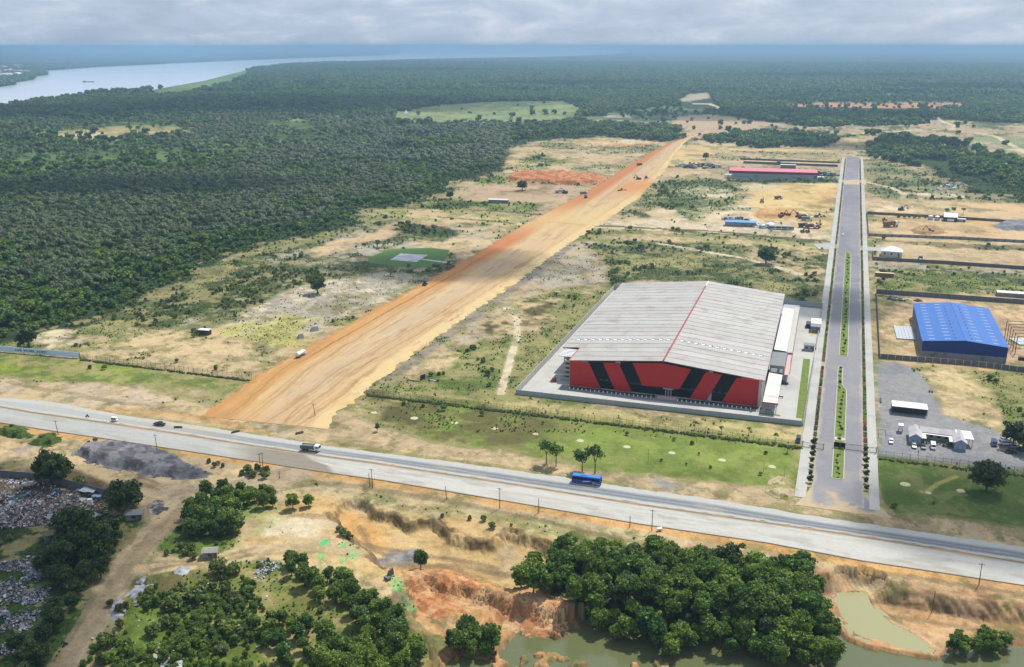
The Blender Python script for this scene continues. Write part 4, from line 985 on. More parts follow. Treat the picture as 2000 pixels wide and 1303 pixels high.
def palm_label(x, y):
    px, py = PX(x, y)
    return 'oil palm at the plantation front, ' + ('far left' if px < 60 else 'left' if px < 150 else 'behind the lone dark tree' if px < 250 else 'middle' if px < 400 else 'above the pale sand')
for i in range(min(280, len(PXs))):
    cm, tm = palm_protos[i % 3]
    plant('p', 'oil_palm', palm_label(PXs[i], PYs[i]), 'palm', PXs[i], PYs[i], 0, random.uniform(.85, 1.15), random.uniform(0, 6.28), 'oil palms in the front rows of the plantation', cm, tm)
PXs, PYs = PXs[280:], PYs[280:]
n = len(PXs)
stuff('palm_forest', hold([p[0] for p in palm_protos]), PXs, PYs, np.zeros(n) - rng.uniform(0, 2.5, n), rng.uniform(.7, 1.35, n), rng.uniform(0, 6.28, n))
TX, TY = FX[~is_palm], FY[~is_palm]; n = len(TX)
midm = [crown_mesh('crown', 400 + i, 4.3, .3, 7.5, 12, 260, .68, LM if i % 2 else LG, .8) for i in range(4)]
first = []
for i in range(4):                      # the forest-edge trees whose meshes the mass shares
    x, y = TX[i * 7], TY[i * 7]
    t = plant('t', 'broadleaf_tree', 'dense green tree at the forest foot behind the billboard wall', 'tree', x, y, 0, .9, i, 'forest edge trees behind the billboard wall', midm[i], tree_protos[i][1])
    first.append(t.children[0])
sc_e = np.where(ss(sdf(TX, TY, EST_W, 60), -25, 0) > .1, .55, .95)
stuff('broadleaf_forest', first, TX, TY, np.zeros(n) - 1.0, (.55 + .9 * rng.uniform(0, 1, n) ** 2) * sc_e, rng.uniform(0, 6.28, n))
X, Y = forest_pts(1350, 3600, 11.5, 32); n = len(X); print('mid forest', n)
pf = (fbm(X, Y, 160, 3, 321) < .5) & (Y < 2300) & (X < 0)
stuff('distant_palm_forest', hold([p[0] for p in palm_protos]), X[pf], Y[pf], np.zeros(pf.sum()) - 4.0, rng.uniform(1.5, 2.0, pf.sum()), rng.uniform(0, 6.28, pf.sum()))
stuff('distant_forest', first, X[~pf], Y[~pf], np.zeros((~pf).sum()) - 2, (.9 + 1.3 * rng.uniform(0, 1, (~pf).sum()) ** 2.2), rng.uniform(0, 6.28, (~pf).sum()))
X, Y = forest_pts(3600, 10000, 27, 33); n = len(X); print('far forest', n)
stuff('far_forest', first, X, Y, np.zeros(n) - 4, rng.uniform(2.0, 3.4, n), rng.uniform(0, 6.28, n))
# scrub on the open land, where the ground is green
def scrub(d0, d1, sp, seed, s0, s1, pm, name, fine=0, south=0):
    rg = np.random.default_rng(seed)
    ys = np.arange(d0 * .8, d1, sp); xs = np.arange(-d1 * .64, d1 * .64, sp)
    X, Y = np.meshgrid(xs, ys); X = (X + rg.uniform(-.5, .5, X.shape) * sp).ravel(); Y = (Y + rg.uniform(-.5, .5, Y.shape) * sp).ravel()
    d = np.hypot(X, Y); m = (d >= d0) & (d < d1) & (np.abs(np.arctan2(X, Y)) < R(33)); X, Y = X[m], Y[m]
    m = inpoly(X, Y, EST_W) & ((Y > np.interp(X, [G(*p)[0] for p in HU], [G(*p)[1] for p in HU]) + 14) if not south else (Y < np.interp(X, [G(*p)[0] for p in HL], [G(*p)[1] for p in HL]) - 4))
    c = colat(X, Y); lum = c.sum(1) / 3; green = c[:, 1] / (c[:, 0] + 1e-4)
    p = ss(green, .98, 1.12) * (1 - ss(lum, .075, .12)) * pm * ss(fbm(X, Y, 22, 5, 333, .62), .5, .6)
    if fine: m &= (c[:, 0] - c[:, 2]) > c[:, 0] * .22
    if fine: p = ss(green, .80, 1.02) * pm * (.12 + ss(fbm(X, Y, 9, 5, 343, .65), .48, .60)) * .6
    p = p * (sdf(X, Y, BOX_FREE, 3) < 0) * (sdf(X, Y, BLV_FREE, 3) < 0) * (sdf(X, Y, DIRT_W, 3) < 0)
    for P in LAWNS[(1 if fine else 0):]: p = p * (sdf(X, Y, P, 3) < 0)
    m &= rg.uniform(0, 1, len(X)) < p; X, Y = X[m], Y[m]; n = len(X); print(name, n)
    Z = terrain_z(X, Y); k = Z > -5; X, Y, Z = X[k], Y[k], Z[k]; n = len(X)
    stuff(name, hold(bush_protos), X, Y, Z - .1, rg.uniform(s0, s1, n) * (.7 + .6 * fbm(X, Y, 18, 2, 334)), rg.uniform(0, 6.28, n))
BOX_FREE = [SITE.w(-23, -22), SITE.w(117, -22), SITE.w(117, 196), SITE.w(-23, 196)]
BLV_FREE = [BLV.w(-18, -20), BLV.w(17, -20), BLV.w(17, 1200), BLV.w(-18, 1200)]
DIRT_W = [G(*p) for p in DL] + [G(*p) for p in DR][::-1]
LAWNS = [Gp([(722,770),(1000,800),(1562,866),(1556,948),(1450,946),(1200,921),(1050,890),(900,866),(800,842),(742,832),(676,803)]), Gp([(1716,892),(2100,937),(2400,985),(2400,1075),(2000,1030),(1742,1003),(1718,975)]), Gp([(-400,650),(0,690),(150,704),(488,745),(430,778),(340,772),(250,752),(0,736),(-400,700)]), Gp([(712,494),(760,486),(880,490),(870,515),(830,524),(716,512)]), Gp([(1710,568),(2400,600),(2400,760),(1718,692)])]
scrub(430, 800, 3.2, 41, .35, 1.15, .9, 'scrub')
scrub(800, 2400, 6.0, 42, .7, 1.9, .8, 'distant_scrub')
scrub(380, 760, 1.5, 43, .12, .34, 1.1, 'grass_tufts', 1)
scrub(220, 440, 1.2, 45, .1, .3, .8, 'verge_tufts', 1, 1)
scrub(220, 440, 2.6, 46, .3, .8, .5, 'verge_scrub', 0, 1)
scrub(760, 1700, 3.4, 44, .3, .8, 1.1, 'distant_grass_tufts', 1)

# ------------------------------------------------------------------ boulevard furniture
lawnm = vmat('mown grass', ((0.6, .12), (3.5, .14)), bump=.5, dist=.15)
def c_lawn(x, y, u, v):
    s = fbm(x, y, 9, 4, 141)
    return hmix((cl_(126,142,64), 0), (cl_(108,128,56), ss(s, .45, .6)), (cl_(150,158,80), ss(s, .6, .75) * .6))
BS('west_pavement', -15.6, -11.6, -10, 1184, .14, c_walk, m=5, step=1.5)
BS('east_pavement', 10.5, 14.1, -12, 1184, .14, c_walk, m=5, step=1.5)
BS('west_verge', -11.6, -9.8, 0, 1184, .08, lambda x, y, u, v: hmix((cl_(200,184,150), 0), (cl_(150,140,110), ss(fbm(x, y, 3, 3, 151), .4, .6) * .7)), m=4, step=3)
BS('east_verge', 8.7, 10.5, 0, 1184, .08, lambda x, y, u, v: hmix((cl_(200,184,150), 0), (cl_(150,140,110), ss(fbm(x, y, 3, 3, 152), .4, .6) * .7)), m=4, step=3)
kerbm = mat('kerb concrete', lin(214,210,198), .8, var=.1)
def kerb(name, u0, u1, v0, v1):
    b = MB(); k = 12
    for i in range(k):
        a, c = v0 + (v1 - v0) * i / k, v0 + (v1 - v0) * (i + 1) / k
        q = [BLV.w(u0, a), BLV.w(u1, a), BLV.w(u1, c), BLV.w(u0, c)]
        b.ext(q, 0.0, .2, 'z')
    o = b.build(name, kerbm); tag(o, kind='structure'); return o
def median(v0, v1, u0=-3.05, u1=1.6, shape=None):
    """lawn island with its kerb: outline in boulevard coordinates"""
    pts = shape or [(u0 + .3, v0 + .6), (u0 + .9, v0), (u1 - .9, v0), (u1 - .3, v0 + .6), (u1 - .3, v1 - .6), (u1 - .9, v1), (u0 + .9, v1), (u0 + .3, v1 - .6)]
    cx, cy = sum(p[0] for p in pts) / len(pts), sum(p[1] for p in pts) / len(pts)
    W_ = [BLV.w(*p) for p in pts]
    o_ = []
    for i, p in enumerate(pts):
        a, b_ = pts[i - 1], pts[(i + 1) % len(pts)]
        n_ = Vector((b_[1] - a[1], a[0] - b_[0])).normalized()
        if (p[0] - cx) * n_[0] + (p[1] - cy) * n_[1] < 0: n_ = -n_
        o_.append(BLV.w(p[0] + n_[0] * .3, p[1] + n_[1] * .3))
    n = len(pts); b = MB()
    b.add([(x, y, 0) for x, y in o_] + [(x, y, .22) for x, y in o_] + [(x, y, .22) for x, y in W_] + [(x, y, .0) for x, y in W_],
          [(i, (i + 1) % n, n + (i + 1) % n, n + i) for i in range(n)] + [(n + i, n + (i + 1) % n, 2 * n + (i + 1) % n, 2 * n + i) for i in range(n)])
    tag(b.build('median_kerb', kerbm), kind='structure')
    Z = .19
    me = mesh('median_lawn', [(x, y, Z) for x, y in W_], [tuple(range(n))], lawnflat)
    if me.polygons[0].normal.z < 0: me.flip_normals()
    o = bpy.data.objects.new('median_lawn', me); link(o); tag(o, kind='structure')
lawnflat = mat('median grass', lin(124,142,62), .95, var=.28, scale=.35, bump=.4)
median(11, 50.5); median(54.0, 152, shape=[(-2.75, 54), (1.3, 54), (1.3, 116), (-.9, 124), (-.9, 149), (-1.6, 152.4), (-2.4, 152.4), (-2.9, 149)])
median(171.5, 461, shape=[(-2.75, 172.3), (-2.2, 171.5), (.8, 171.5), (1.3, 172.3), (1.3, 448), (-1.6, 461.5), (-2.2, 461.5), (-2.75, 459)])
x, y = BLV.w(-.7, 52.3)
tag(MB().box(-2.3, 2.3, -1.4, 1.4, 0, .2).build('median_crossing', kerbm, loc=(x, y, 0), rot=BLV.a), kind='structure')
x, y = BLV.w(-.6, 306)
tag(MB().box(-1.9, 1.9, -.5, .5, .1, .23).build('median_crossing', kerbm, loc=(x, y, 0), rot=BLV.a), kind='structure')
# side streets at the far junction
sheet('side_street', [(1588,477),(1625,474),(1625,486),(1600,487)], .07, mat('side street', lin(196,192,184), .9, var=.1, scale=.2))
sheet('side_street', [(1690,482),(1722,483),(1722,491),(1690,489)], .07, bpy.data.materials['side street'])
sheet('sand_spill', [(1645,352),(1692,350),(1692,361),(1642,360)], .075, mat('sand spill', lin(214,190,152), .95, var=.15, scale=.2))
tag(bpy.data.objects['sand_spill'], kind='stuff')
# young trees in the median, shrubs in the planting beds
sap = [crown_mesh('crown', 500 + i, .8, 1.0, 2.4, 5, 70, .2, LD, .9) for i in range(2)]
saptr = MB().tube((0, 0, -.1), (0, 0, 1.5), .06, .04, 5).mesh('trunk', BARK)
def sapl(x, y, s, label, group):
    i = random.randrange(2); plant('s', 'sapling', label, 'sapling', x, y, .1, s, random.uniform(0, 6), group, sap[i], saptr)
for v0, v1, st, lb in ((13, 49, 6, 'young tree on the first lawn island, nearest the highway'), (58, 150, 5.6, 'young tree on the second, bent lawn island by the guard hut'), (175, 300, 7.5, 'young tree on the nearer half of the long lawn island'), (308, 450, 9, 'young tree on the farther half of the long lawn island')):
    v = v0
    while v < v1:
        u = -.7 + random.uniform(-.7, .7)
        if 114 < v < 152: u = -1.8
        x, y = BLV.w(u, v); sapl(x, y, random.uniform(.7, 1.25), lb, lb.replace('young tree', 'young trees')); v += st * random.uniform(.7, 1.3)
bedc = [leafmat('bed shrub green', lin(104,124,56,.7), lin(82,104,48,.7)), leafmat('bed shrub dark', lin(74,80,58,.6), lin(88,82,66,.6)), leafmat('bed shrub red', lin(134,60,50,.7), lin(120,74,56,.7))]
bedmesh = []
for i, m in enumerate(bedc):
    for k in range(2):
        rg = np.random.default_rng(600 + i * 2 + k); n = 190
        P = np.stack([rg.uniform(-.65, .65, n), rg.uniform(-2.7, 2.7, n), rg.uniform(.1, .75, n) * rg.uniform(.6, 1.2, n)], 1)
        V, Q = cards(P, np.tile([0, 0, 1.], (n, 1)), .2, rg); bedmesh.append(quadmesh('foliage', V, Q, m, np.repeat(rg.uniform(.6, 1.4, n), 4)))
bigsh = [crown_mesh('foliage', 620 + i, 1.4, .2, 3.2, 7, 200, .3, LD, .95) for i in range(2)]
k = 0
bed = []
for side, uc, nm in ((-1, -10.7, 'west'), (1, 9.6, 'east')):
    v = 4.0
    while v < 1150:
        if not (466 < v < 488 or 885 < v < 915 or 150 < v < 160 and side < 0):
            x, y = BLV.w(uc + random.uniform(-.1, .1), v)
            if v < 44:
                t = thing('shrub', f'tall dark shrub in the {nm} planting strip between the gate and the highway', 'shrub', x, y, .1, 0, f'tall shrubs by the {nm} gate'); s = random.uniform(.7, 1.1); t.scale = (s, s, s)
                kid('foliage', bigsh[k % 2], t); v += 6.2
            elif v < 640:
                c = random.choices((0, 1, 2), (.5, .42, .08))[0]
                if side < 0 and 160 < v < 170 or side > 0 and 70 < v < 78: c = 2
                cn = ('green', 'dark', 'red')[c]; z = 'near the guard hut' if 60 < v < 180 else 'before the lawn island starts' if v <= 60 else 'along the long lawn island' if v < 462 else 'beyond the far junction'
                t = thing('hedge', f'{cn} low hedge bed in the {nm} planting strip, {z}', 'hedge', x, y, .1, BLV.a, f'hedge beds of the {nm} planting strip')
                kid('foliage', bedmesh[c * 2 + k % 2], t, s=(1, random.uniform(.75, 1.1), random.uniform(.7, 1.2))); v += 6.6
                if len(bed) < 4: bed.append(t.children[0])
            else:
                bed.append((x, y)); v += 7.5
            k += 1
        else: v += 2
bp_ = [b for b in bed if isinstance(b, tuple)]; bo = [b for b in bed if not isinstance(b, tuple)][:4]
stuff('distant_hedges', bo, np.array([p[0] for p in bp_]), np.array([p[1] for p in bp_]), np.full(len(bp_), .1), np.full(len(bp_), 1.0), np.full(len(bp_), BLV.a))

# ------------------------------------------------------------------ walls and fences
M = dict(
    white=mat('white paint', (.74, .74, .72), .6, var=.05), offwhite=mat('off-white sheet', lin(226,222,214,.8), .5, var=.07, scale=.25, stain=lin(206,194,182,.75)),
    red=mat('red cladding', lin(184,34,30,.95), .5, var=.06, scale=.3), redtrim=mat('red trim', lin(172,80,82,.7), .5, var=.1), pinkwall=mat('pink render', lin(222,176,170,.8), .8, var=.06),
    black=mat('black glazing', (.005, .006, .007), .35, var=.0, spec=.1), charcoal=mat('charcoal frame', (.03, .032, .035), .5, var=0), grey=mat('grey render', lin(176,182,184,.75), .8, var=.08),
    dgrey=mat('dark grey roof', lin(132,136,136,.75), .6, var=.07), wall=mat('weathered block wall', lin(150,150,152,.75), .9, var=.16, scale=.8, bump=.3, stain=lin(110,108,104,.7)),
    wall2=mat('dark block wall', lin(120,118,120,.7), .9, var=.2, scale=.8, bump=.3, stain=lin(90,84,80,.7)), conc=mat('concrete', lin(198,196,186,.75), .9, var=.1, scale=.5), cream=mat('cream render', lin(206,200,188,.8), .8, var=.06),
    blue=mat('blue sheet roof', lin(44,108,190,.75), .42, var=.1, scale=.15), bluewall=mat('blue cladding', lin(14,54,132,.75), .5, var=.06), sky=mat('translucent skylight', lin(190,206,220,.8), .3, var=.05),
    steel=mat('brown steel', lin(110,74,60,.7), .6, var=.1), galv=mat('galvanised sheet', lin(196,200,206,.8), .38, .35, var=.1, scale=.4), rust=mat('rusty sheet', lin(150,110,84,.7), .8, var=.25),
    glass=mat('window glass', (.02, .025, .03), .08, var=0, spec=.7), tyre=mat('rubber', (.015, .015, .016), .8, var=0), green=mat('green wire fence', lin(72,92,56,.7), .7, var=.1), iron=mat('dark iron', (.03, .03, .033), .6, var=0),
    wood=mat('grey timber', lin(108,96,84,.75), .9, var=.2), silver=mat('silver paint', (.45, .46, .48), .3, .3, var=0), blackp=mat('black paint', (.02, .02, .022), .25, var=0, spec=.6), navy=mat('navy paint', (.02, .05, .13), .3, var=0),
    busb=mat('bus blue', lin(24,78,170,.9), .28, var=0, spec=.6), buslit=mat('bus blue sunlit top', lin(64,134,214,.9), .35, var=0), yellow=mat('machine yellow', lin(196,150,50,.7), .5, var=.1), brownmud=mat('muddy steel', lin(124,90,64,.7), .8, var=.2),
    tarp=mat('blue tarpaulin', lin(96,160,214,.8), .6, var=.15), pinkroof=mat('faded red roof', lin(216,112,130,.85), .6, var=.06, scale=.1), maroon=mat('maroon fascia', lin(120,32,44,.8), .6, var=.05), lilac=mat('pale lilac roof', lin(222,208,226,.8), .5, var=.05),
    light=mat('lamp glass', (.8, .8, .75), .2, var=0), skin=mat('skin', (.12, .07, .045), .6, var=0), cloth=mat('dark cloth', (.03, .035, .06), .9, var=0), cloth2=mat('red cloth', (.25, .04, .03), .9, var=0), yelroof=mat('straw sheet', lin(226,208,158,.8), .7, var=.08),
    sign=mat('billboard white', lin(206,220,236,1.0), .6, var=.04, scale=.3), ink=mat('billboard navy ink', lin(32,44,88,.8), .6, var=0), trailer=mat('trailer white', (.8, .8, .82), .5, var=0))
def between(ax, ay, bx, by): return math.hypot(bx - ax, by - ay), math.atan2(by - ay, bx - ax)
def wall_run(name, label, A, B, h, step, m, cat='wall', post=None, pm=None, th=.2, cap=None, drop=0.0, z=0.0, group=None):
    """wall from A to B in equal panels, each its own piece, with posts proud of them"""
    Ln, a = between(*A, *B); n = max(1, round(Ln / step)); s = Ln / n
    t = thing(name, label, cat, A[0], A[1], z, a, group)
    pmh = MB().box(.06, s - .06, -th / 2, th / 2, -.4, h).mesh('wall_panel', m)
    pst = MB().box(-.16, .16, -th / 2 - .08, th / 2 + .08, -.4, h + .12).mesh('post', pm or m) if post is not False else None
    for i in range(n):
        dz = random.uniform(-.03, .03) - drop * random.random()
        kid('wall_panel', pmh, t, (i * s, 0, dz))
    if pst:
        for i in range(n + 1): kid('post', pst, t, (i * s, 0, 0))
    if cap: MB().box(-.1, Ln + .1, -th / 2 - .05, th / 2 + .05, h + .13, h + .22).build('coping', cap, t)
    return t
S = SITE.w
wall_run('perimeter_wall', 'long pale front boundary wall of the red fronted warehouse', S(-21, -19.8), S(110.4, -17.6), 2.3, 4.4, M['grey'], pm=M['grey'])
wall_run('perimeter_wall', 'pale left boundary wall of the warehouse yard running away from the viewer', S(-21, 195), S(-21, -19.6), 3.0, 5.4, M['conc'], pm=M['white'])
wall_run('perimeter_wall', 'back boundary wall of the warehouse yard, seen left of the roof', S(-3, 196), S(-20.8, 195.2), 3.4, 5, M['grey'])
wall_run('perimeter_wall', 'bluish back boundary wall of the warehouse yard, seen right of the roof', S(115.5, 190), S(92, 192), 3.4, 5, M['grey'])
wall_run('perimeter_wall', 'low right boundary wall of the yard along the west pavement', S(111, -17.4), S(113.2, 72), 1.6, 5.4, M['grey'])
wall_run('perimeter_wall', 'right boundary wall of the yard behind the small guard houses', S(113.8, 98), S(115.6, 189.8), 2.0, 5.4, M['conc'])
def pxwall(name, label, pts, h, step, m, **k):
    for i in range(len(pts) - 1):
        wall_run(name, label if i == 0 else label + f', {k.get("alt", "next stretch")}', G(*pts[i]), G(*pts[i + 1]), h, step, m, **{q: w_ for q, w_ in k.items() if q != 'alt'})
BLUEF = Frame(1800, 693, -17.6)
pxwall('compound_wall', 'dark back wall of the blue warehouse compound with darker posts', [(1711,573),(1975,592),(2110,603)], 3.0, 3.6, M['wall2'], pm=M['wall'], alt='beyond the corner')
pxwall('compound_wall', 'grey front wall of the blue warehouse compound beside the sand', [(1719,700),(1896,714),(2110,740)], 2.6, 3.6, M['wall2'], pm=M['conc'], alt='cut by the picture edge')
pxwall('compound_wall', 'dark left wall of the blue warehouse compound along the pavement', [(1711,573),(1718,699)], 2.4, 4.5, M['wall2'])
pxwall('compound_wall', 'long grey wall in front of the hip roofed house', [(1705,508),(1850,516),(2110,534)], 2.6, 5, M['wall2'], alt='right of the small pickup')
pxwall('compound_wall', 'short side wall joining the hip roofed house to the pavement', [(1704,494),(1705,508)], 2.0, 4, M['wall2'])
pxwall('compound_wall', 'brownish back wall of the tree nursery yard', [(1694,418),(1860,427),(2110,444)], 2.4, 7, M['wall2'], alt='behind the lilac roof')
pxwall('compound_wall', 'front wall of the yard with the broken truck', [(1696,461),(1860,467),(2110,480)], 2.4, 7, M['wall'], alt='right of the soil pile')
pxwall('compound_wall', 'side wall of the yard with the broken truck, along the pavement', [(1693,418),(1696,461)], 2.4, 8, M['wall2'])
pxwall('compound_wall', 'far twin grey wall behind the pink roofed shed, nearest row', [(1452,319),(1636,326)], 3.0, 9, M['wall2'])
pxwall('compound_wall', 'far twin grey wall behind the pink roofed shed, farthest row', [(1446,312),(1640,319)], 2.4, 9, M['wall2'])
pxwall('compound_wall', 'white front wall under the pink roofed shed, reaching the boulevard', [(1418,349),(1636,354)], 2.6, 7, M['grey'])
pxwall('tip_wall', 'dark low wall between the rubbish tip and the sandy lane', [(-60,925),(60,934),(150,952),(235,975)], 2.4, 4, M['wall2'], alt='nearer the round bush')

def fence_run(name, label, A, B, h, step, m, pm, bars=.5, cat='fence'):
    Ln, a = between(*A, *B); n = max(1, round(Ln / step)); s = Ln / n
    t = thing(name, label, cat, A[0], A[1], tz(*A), a)
    b = MB()
    for z_ in (.15, h * .5, h - .08): b.box(.04, s - .04, -.02, .02, z_ - .025, z_ + .025)
    x = bars
    while x < s - .1: b.box(x - .014, x + .014, -.014, .014, .1, h); x += bars
    pm_ = MB().box(-.06, .06, -.06, .06, -.3, h + .35).mesh('post', pm)
    me = b.mesh('mesh_panel', m)
    for i in range(n): kid('mesh_panel', me, t, (i * s, 0, 0))
    for i in range(n + 1): kid('post', pm_, t, (i * s, 0, 0))
    return t
fence_run('fence', 'green wire fence with posts between billboard wall and dirt road', G(155, 700), G(492, 741), 2.4, 2.9, M['green'], M['green'], .35)
fence_run('fence', 'long green wire fence behind the front lawn, half nearer the dirt road', G(716, 768), G(1100, 814), 2.4, 2.9, M['green'], M['green'], .35)
fence_run('fence', 'long green wire fence running on to the boulevard entrance, right half', G(1100, 814), G(1568, 872), 2.4, 2.9, M['green'], M['green'], .35)
fence_run('fence', 'dark railing between the gravel yard and the right lawn, left part', G(1714, 892), G(1890, 912), 2.6, 3.2, M['iron'], M['iron'], .45)
fence_run('fence', 'dark railing between the gravel yard and the right lawn, behind the round tree', G(1890, 912), G(2110, 938), 2.6, 3.2, M['iron'], M['iron'], .45)
# grass growing thick along the fences
def hedgeline(name, A, B, wd, sp, s0, s1):
    Ln, a = between(*A, *B); n = int(Ln / sp); t_ = rng.uniform(0, 1, n); o_ = rng.uniform(-wd, wd * .2, n)
    X = A[0] + (B[0] - A[0]) * t_ - math.sin(a) * o_; Y = A[1] + (B[1] - A[1]) * t_ + math.cos(a) * o_
    stuff(name, hold(bush_protos), X, Y, terrain_z(X, Y) - .15, rng.uniform(s0, s1, n), rng.uniform(0, 6.28, n))
hedgeline('long_grass', G(160, 703), G(490, 744), 1.3, .22, .22, .42)
hedgeline('long_grass', G(716, 771), G(1100, 817), 1.8, .2, .22, .42)
hedgeline('long_grass', G(1100, 817), G(1568, 875), 1.8, .2, .22, .42)
hedgeline('long_grass', G(1716, 896), G(2110, 942), 1.3, .3, .2, .36)

# gate across the boulevard
def bars_mesh(L_, h, st, name='leaf', m=None):
    b = MB().box(0, L_, -.05, .05, h - .14, h).box(0, L_, -.05, .05, .12, .26).box(0, .14, -.06, .06, 0, h).box(L_ - .14, L_, -.06, .06, 0, h)
    x = st
    while x < L_ - .1: b.box(x - .03, x + .03, -.03, .03, .2, h - .1); x += st
    return b.mesh(name, m or M['iron'])
x, y = BLV.w(1.4, 41.5)
t = thing('sliding_gate', 'wide dark barred gate closing the right carriageway at the boulevard entrance', 'gate', x, y, .05, BLV.a)
kid('gate_leaf', bars_mesh(7.6, 2.6, .42), t); kid('gate_leaf', bars_mesh(4.6, 2.4, .42), t, (7.7, .1, 0))
for q in (0, 7.65, 12.3): MB().box(q - .15, q + .15, -.15, .15, 0, 2.9).build('gate_post', M['charcoal'], t)
x, y = BLV.w(-15.4, 38.2)
t = thing('sliding_gate', 'opened barred gate across the west pavement beside the lawn', 'gate', x, y, .05, BLV.a)
kid('gate_leaf', bars_mesh(5.0, 2.4, .42), t); kid('gate_leaf', bars_mesh(3.4, 2.4, .6), t, (5.1, 0, 0))
for q in (0, 5.05, 8.5): MB().box(q - .12, q + .12, -.12, .12, 0, 2.7).build('gate_post', M['charcoal'], t)
x, y = BLV.w(-3.0, 42)
t = thing('gate_sign', 'solid dark board standing across the first lawn island at the gate', 'sign board', x, y, .1, BLV.a)
MB().box(0, 4.6, -.12, .12, .35, 2.5).build('board', M['black'], t)
for q in (.3, 2.3, 4.3): MB().box(q - .1, q + .1, -.2, -.12, 0, 2.5).build('post', M['charcoal'], t)

# billboard wall
A, B = G(-70, 681), G(156, 700)
Ln, a = between(*A, *B)
t = thing('billboard_wall', 'long white hoarding lettered LIVE. WORK. INVEST. beside the highway lawn', 'billboard', A[0], A[1], .0, a)
n = 16; s = Ln / n
pm_ = MB().box(.02, s - .02, -.06, .06, .45, 3.3).mesh('board_panel', M['sign'])
for i in range(n): kid('board_panel', pm_, t, (i * s, 0, 0))
ps = MB().box(-.08, .08, .07, .25, -.3, 3.35).mesh('post', M['charcoal'])
for i in range(n + 1): kid('post', ps, t, (i * s, 0, 0))
def lettering(txt, x0, size, zc, parent, m, ysh=-.09, sx=1.0):
    c = bpy.data.curves.new('lettering', 'FONT'); c.body = txt; c.size = size; c.extrude = .015; c.offset = size * .018
    c.materials.append(m); o = bpy.data.objects.new('lettering', c); link(o, parent)
    o.location = (x0, ysh, zc); o.rotation_euler = (math.pi / 2, 0, 0); o.scale = (sx, 1, 1); return o
def bx(px): return (px + 70) / 226 * Ln
lettering('LIVE. WORK.', bx(32), 1.9, 1.15, t, M['ink'], sx=1.22); lettering('INVEST.', bx(74), 1.9, 1.15, t, M['ink'], sx=1.12)

# ------------------------------------------------------------------ the big warehouse
sheet_c = [S(-20.6, -19.3), S(110.2, -17.2), S(112.6, 75), S(113.4, 100), S(115.2, 189.5), S(-3, 195.5), S(-20.7, 194.8)]
yard = mat('yard concrete', lin(208,206,198,.62), .85, var=.1, scale=.12, stain=lin(186,184,178,.62))
o = bpy.data.objects.new('yard_paving', mesh('yard_paving', [(*p, .04) for p in sheet_c], [tuple(range(7))], yard)); link(o); tag(o, kind='structure')
def Srect(name, u0, u1, v0, v1, z, m, kind='structure'):
    P = [S(u0, v0), S(u1, v0), S(u1, v1), S(u0, v1)]
    o = bpy.data.objects.new(name, mesh(name, [(*p, z) for p in P], [(0, 1, 2, 3)], m)); link(o); tag(o, kind=kind); return o
Srect('forecourt_paving', -4, 92, -7.5, -.4, .055, mat('forecourt', lin(160,160,162), .85, var=.08, scale=.3))
Srect('planting_strip', 1, 43, -4.2, -.6, .075, mat('forecourt planting', lin(80,82,64), .95, var=.3, scale=.8))
Srect('planting_strip', 54, 91, -4.2, -.6, .075, bpy.data.materials['forecourt planting'])
Srect('front_grass', -19.5, 110, -19.2, -17.6, .06, lawnflat)
Srect('front_grass', 92, 101, -9.4, -7.4, .065, lawnflat)
Srect('side_lawn', 107.8, 111.4, -9, 80, .06, lawnflat)
Srect('entrance_mat', 44, 53, -4.4, -.4, .085, M['pinkwall'])
wh = thing('warehouse', 'huge pale roofed warehouse with red and black slanted front', 'warehouse', *S(0, 0), 0, SITE.a)
RZ, EZ = 17.4, 12.9
def roofz(u): return RZ - abs(u - 45.5) * (RZ - EZ) / 45.8
UR = 92.4
# walls
b = MB(); b.box(-.2, 91.5, .9, 168, 0, 12.6); b.box(-9, -.2, 22.5, 168, 0, 11.6)
b.ext([(0, 12.6), (91.3, 12.6), (91.3, roofz(91.3) - .3), (45.5, RZ - .35), (0, roofz(0) - .3)], .9, 168, 'y')
b.build('main_wall', M['cream'], wh)
# roof: backing deck and 23 sheet bays per slope
deck = MB()
for (ua, ub, va, vb) in ((-.4, 45.5, .6, 22.4), (-9.4, 45.5, 22.4, 168.6)):
    deck.add([(ua, va, roofz(ua) - .08), (ub, va, roofz(ub) - .08), (ub, vb, roofz(ub) - .08), (ua, vb, roofz(ua) - .08), (ua, va, roofz(ua) - .4), (ub, va, roofz(ub) - .4), (ub, vb, roofz(ub) - .4), (ua, vb, roofz(ua) - .4)],
             [(0, 1, 2, 3), (4, 7, 6, 5), (0, 4, 5, 1), (3, 2, 6, 7), (0, 3, 7, 4)])
deck.add([(45.5, .6, roofz(45.5) - .08), (UR, .6, roofz(UR) - .08), (UR, 168.6, roofz(UR) - .08), (45.5, 168.6, roofz(45.5) - .08), (45.5, .6, RZ - .4), (UR, .6, roofz(UR) - .4), (UR, 168.6, roofz(UR) - .4), (45.5, 168.6, RZ - .4)],
         [(0, 1, 2, 3), (4, 7, 6, 5), (0, 4, 5, 1), (1, 5, 6, 2), (3, 2, 6, 7)])
deck.build('roof_deck', mat('dark roof seam', lin(104,92,88,.6), .7, var=.2, scale=.2), wh)  # dark grey-brown sheet under the bays, seen as seams between them
bays = 23; bl = 168.0 / bays
roofm = []
for i in range(4):
    m = mat(f'roof sheet {i}', lin(*[(216,212,202),(210,205,196),(219,215,206),(212,205,197)][i], .55), .5, var=.06, scale=.35, stain=lin(192,184,176,.52))
    roofm.append(m)
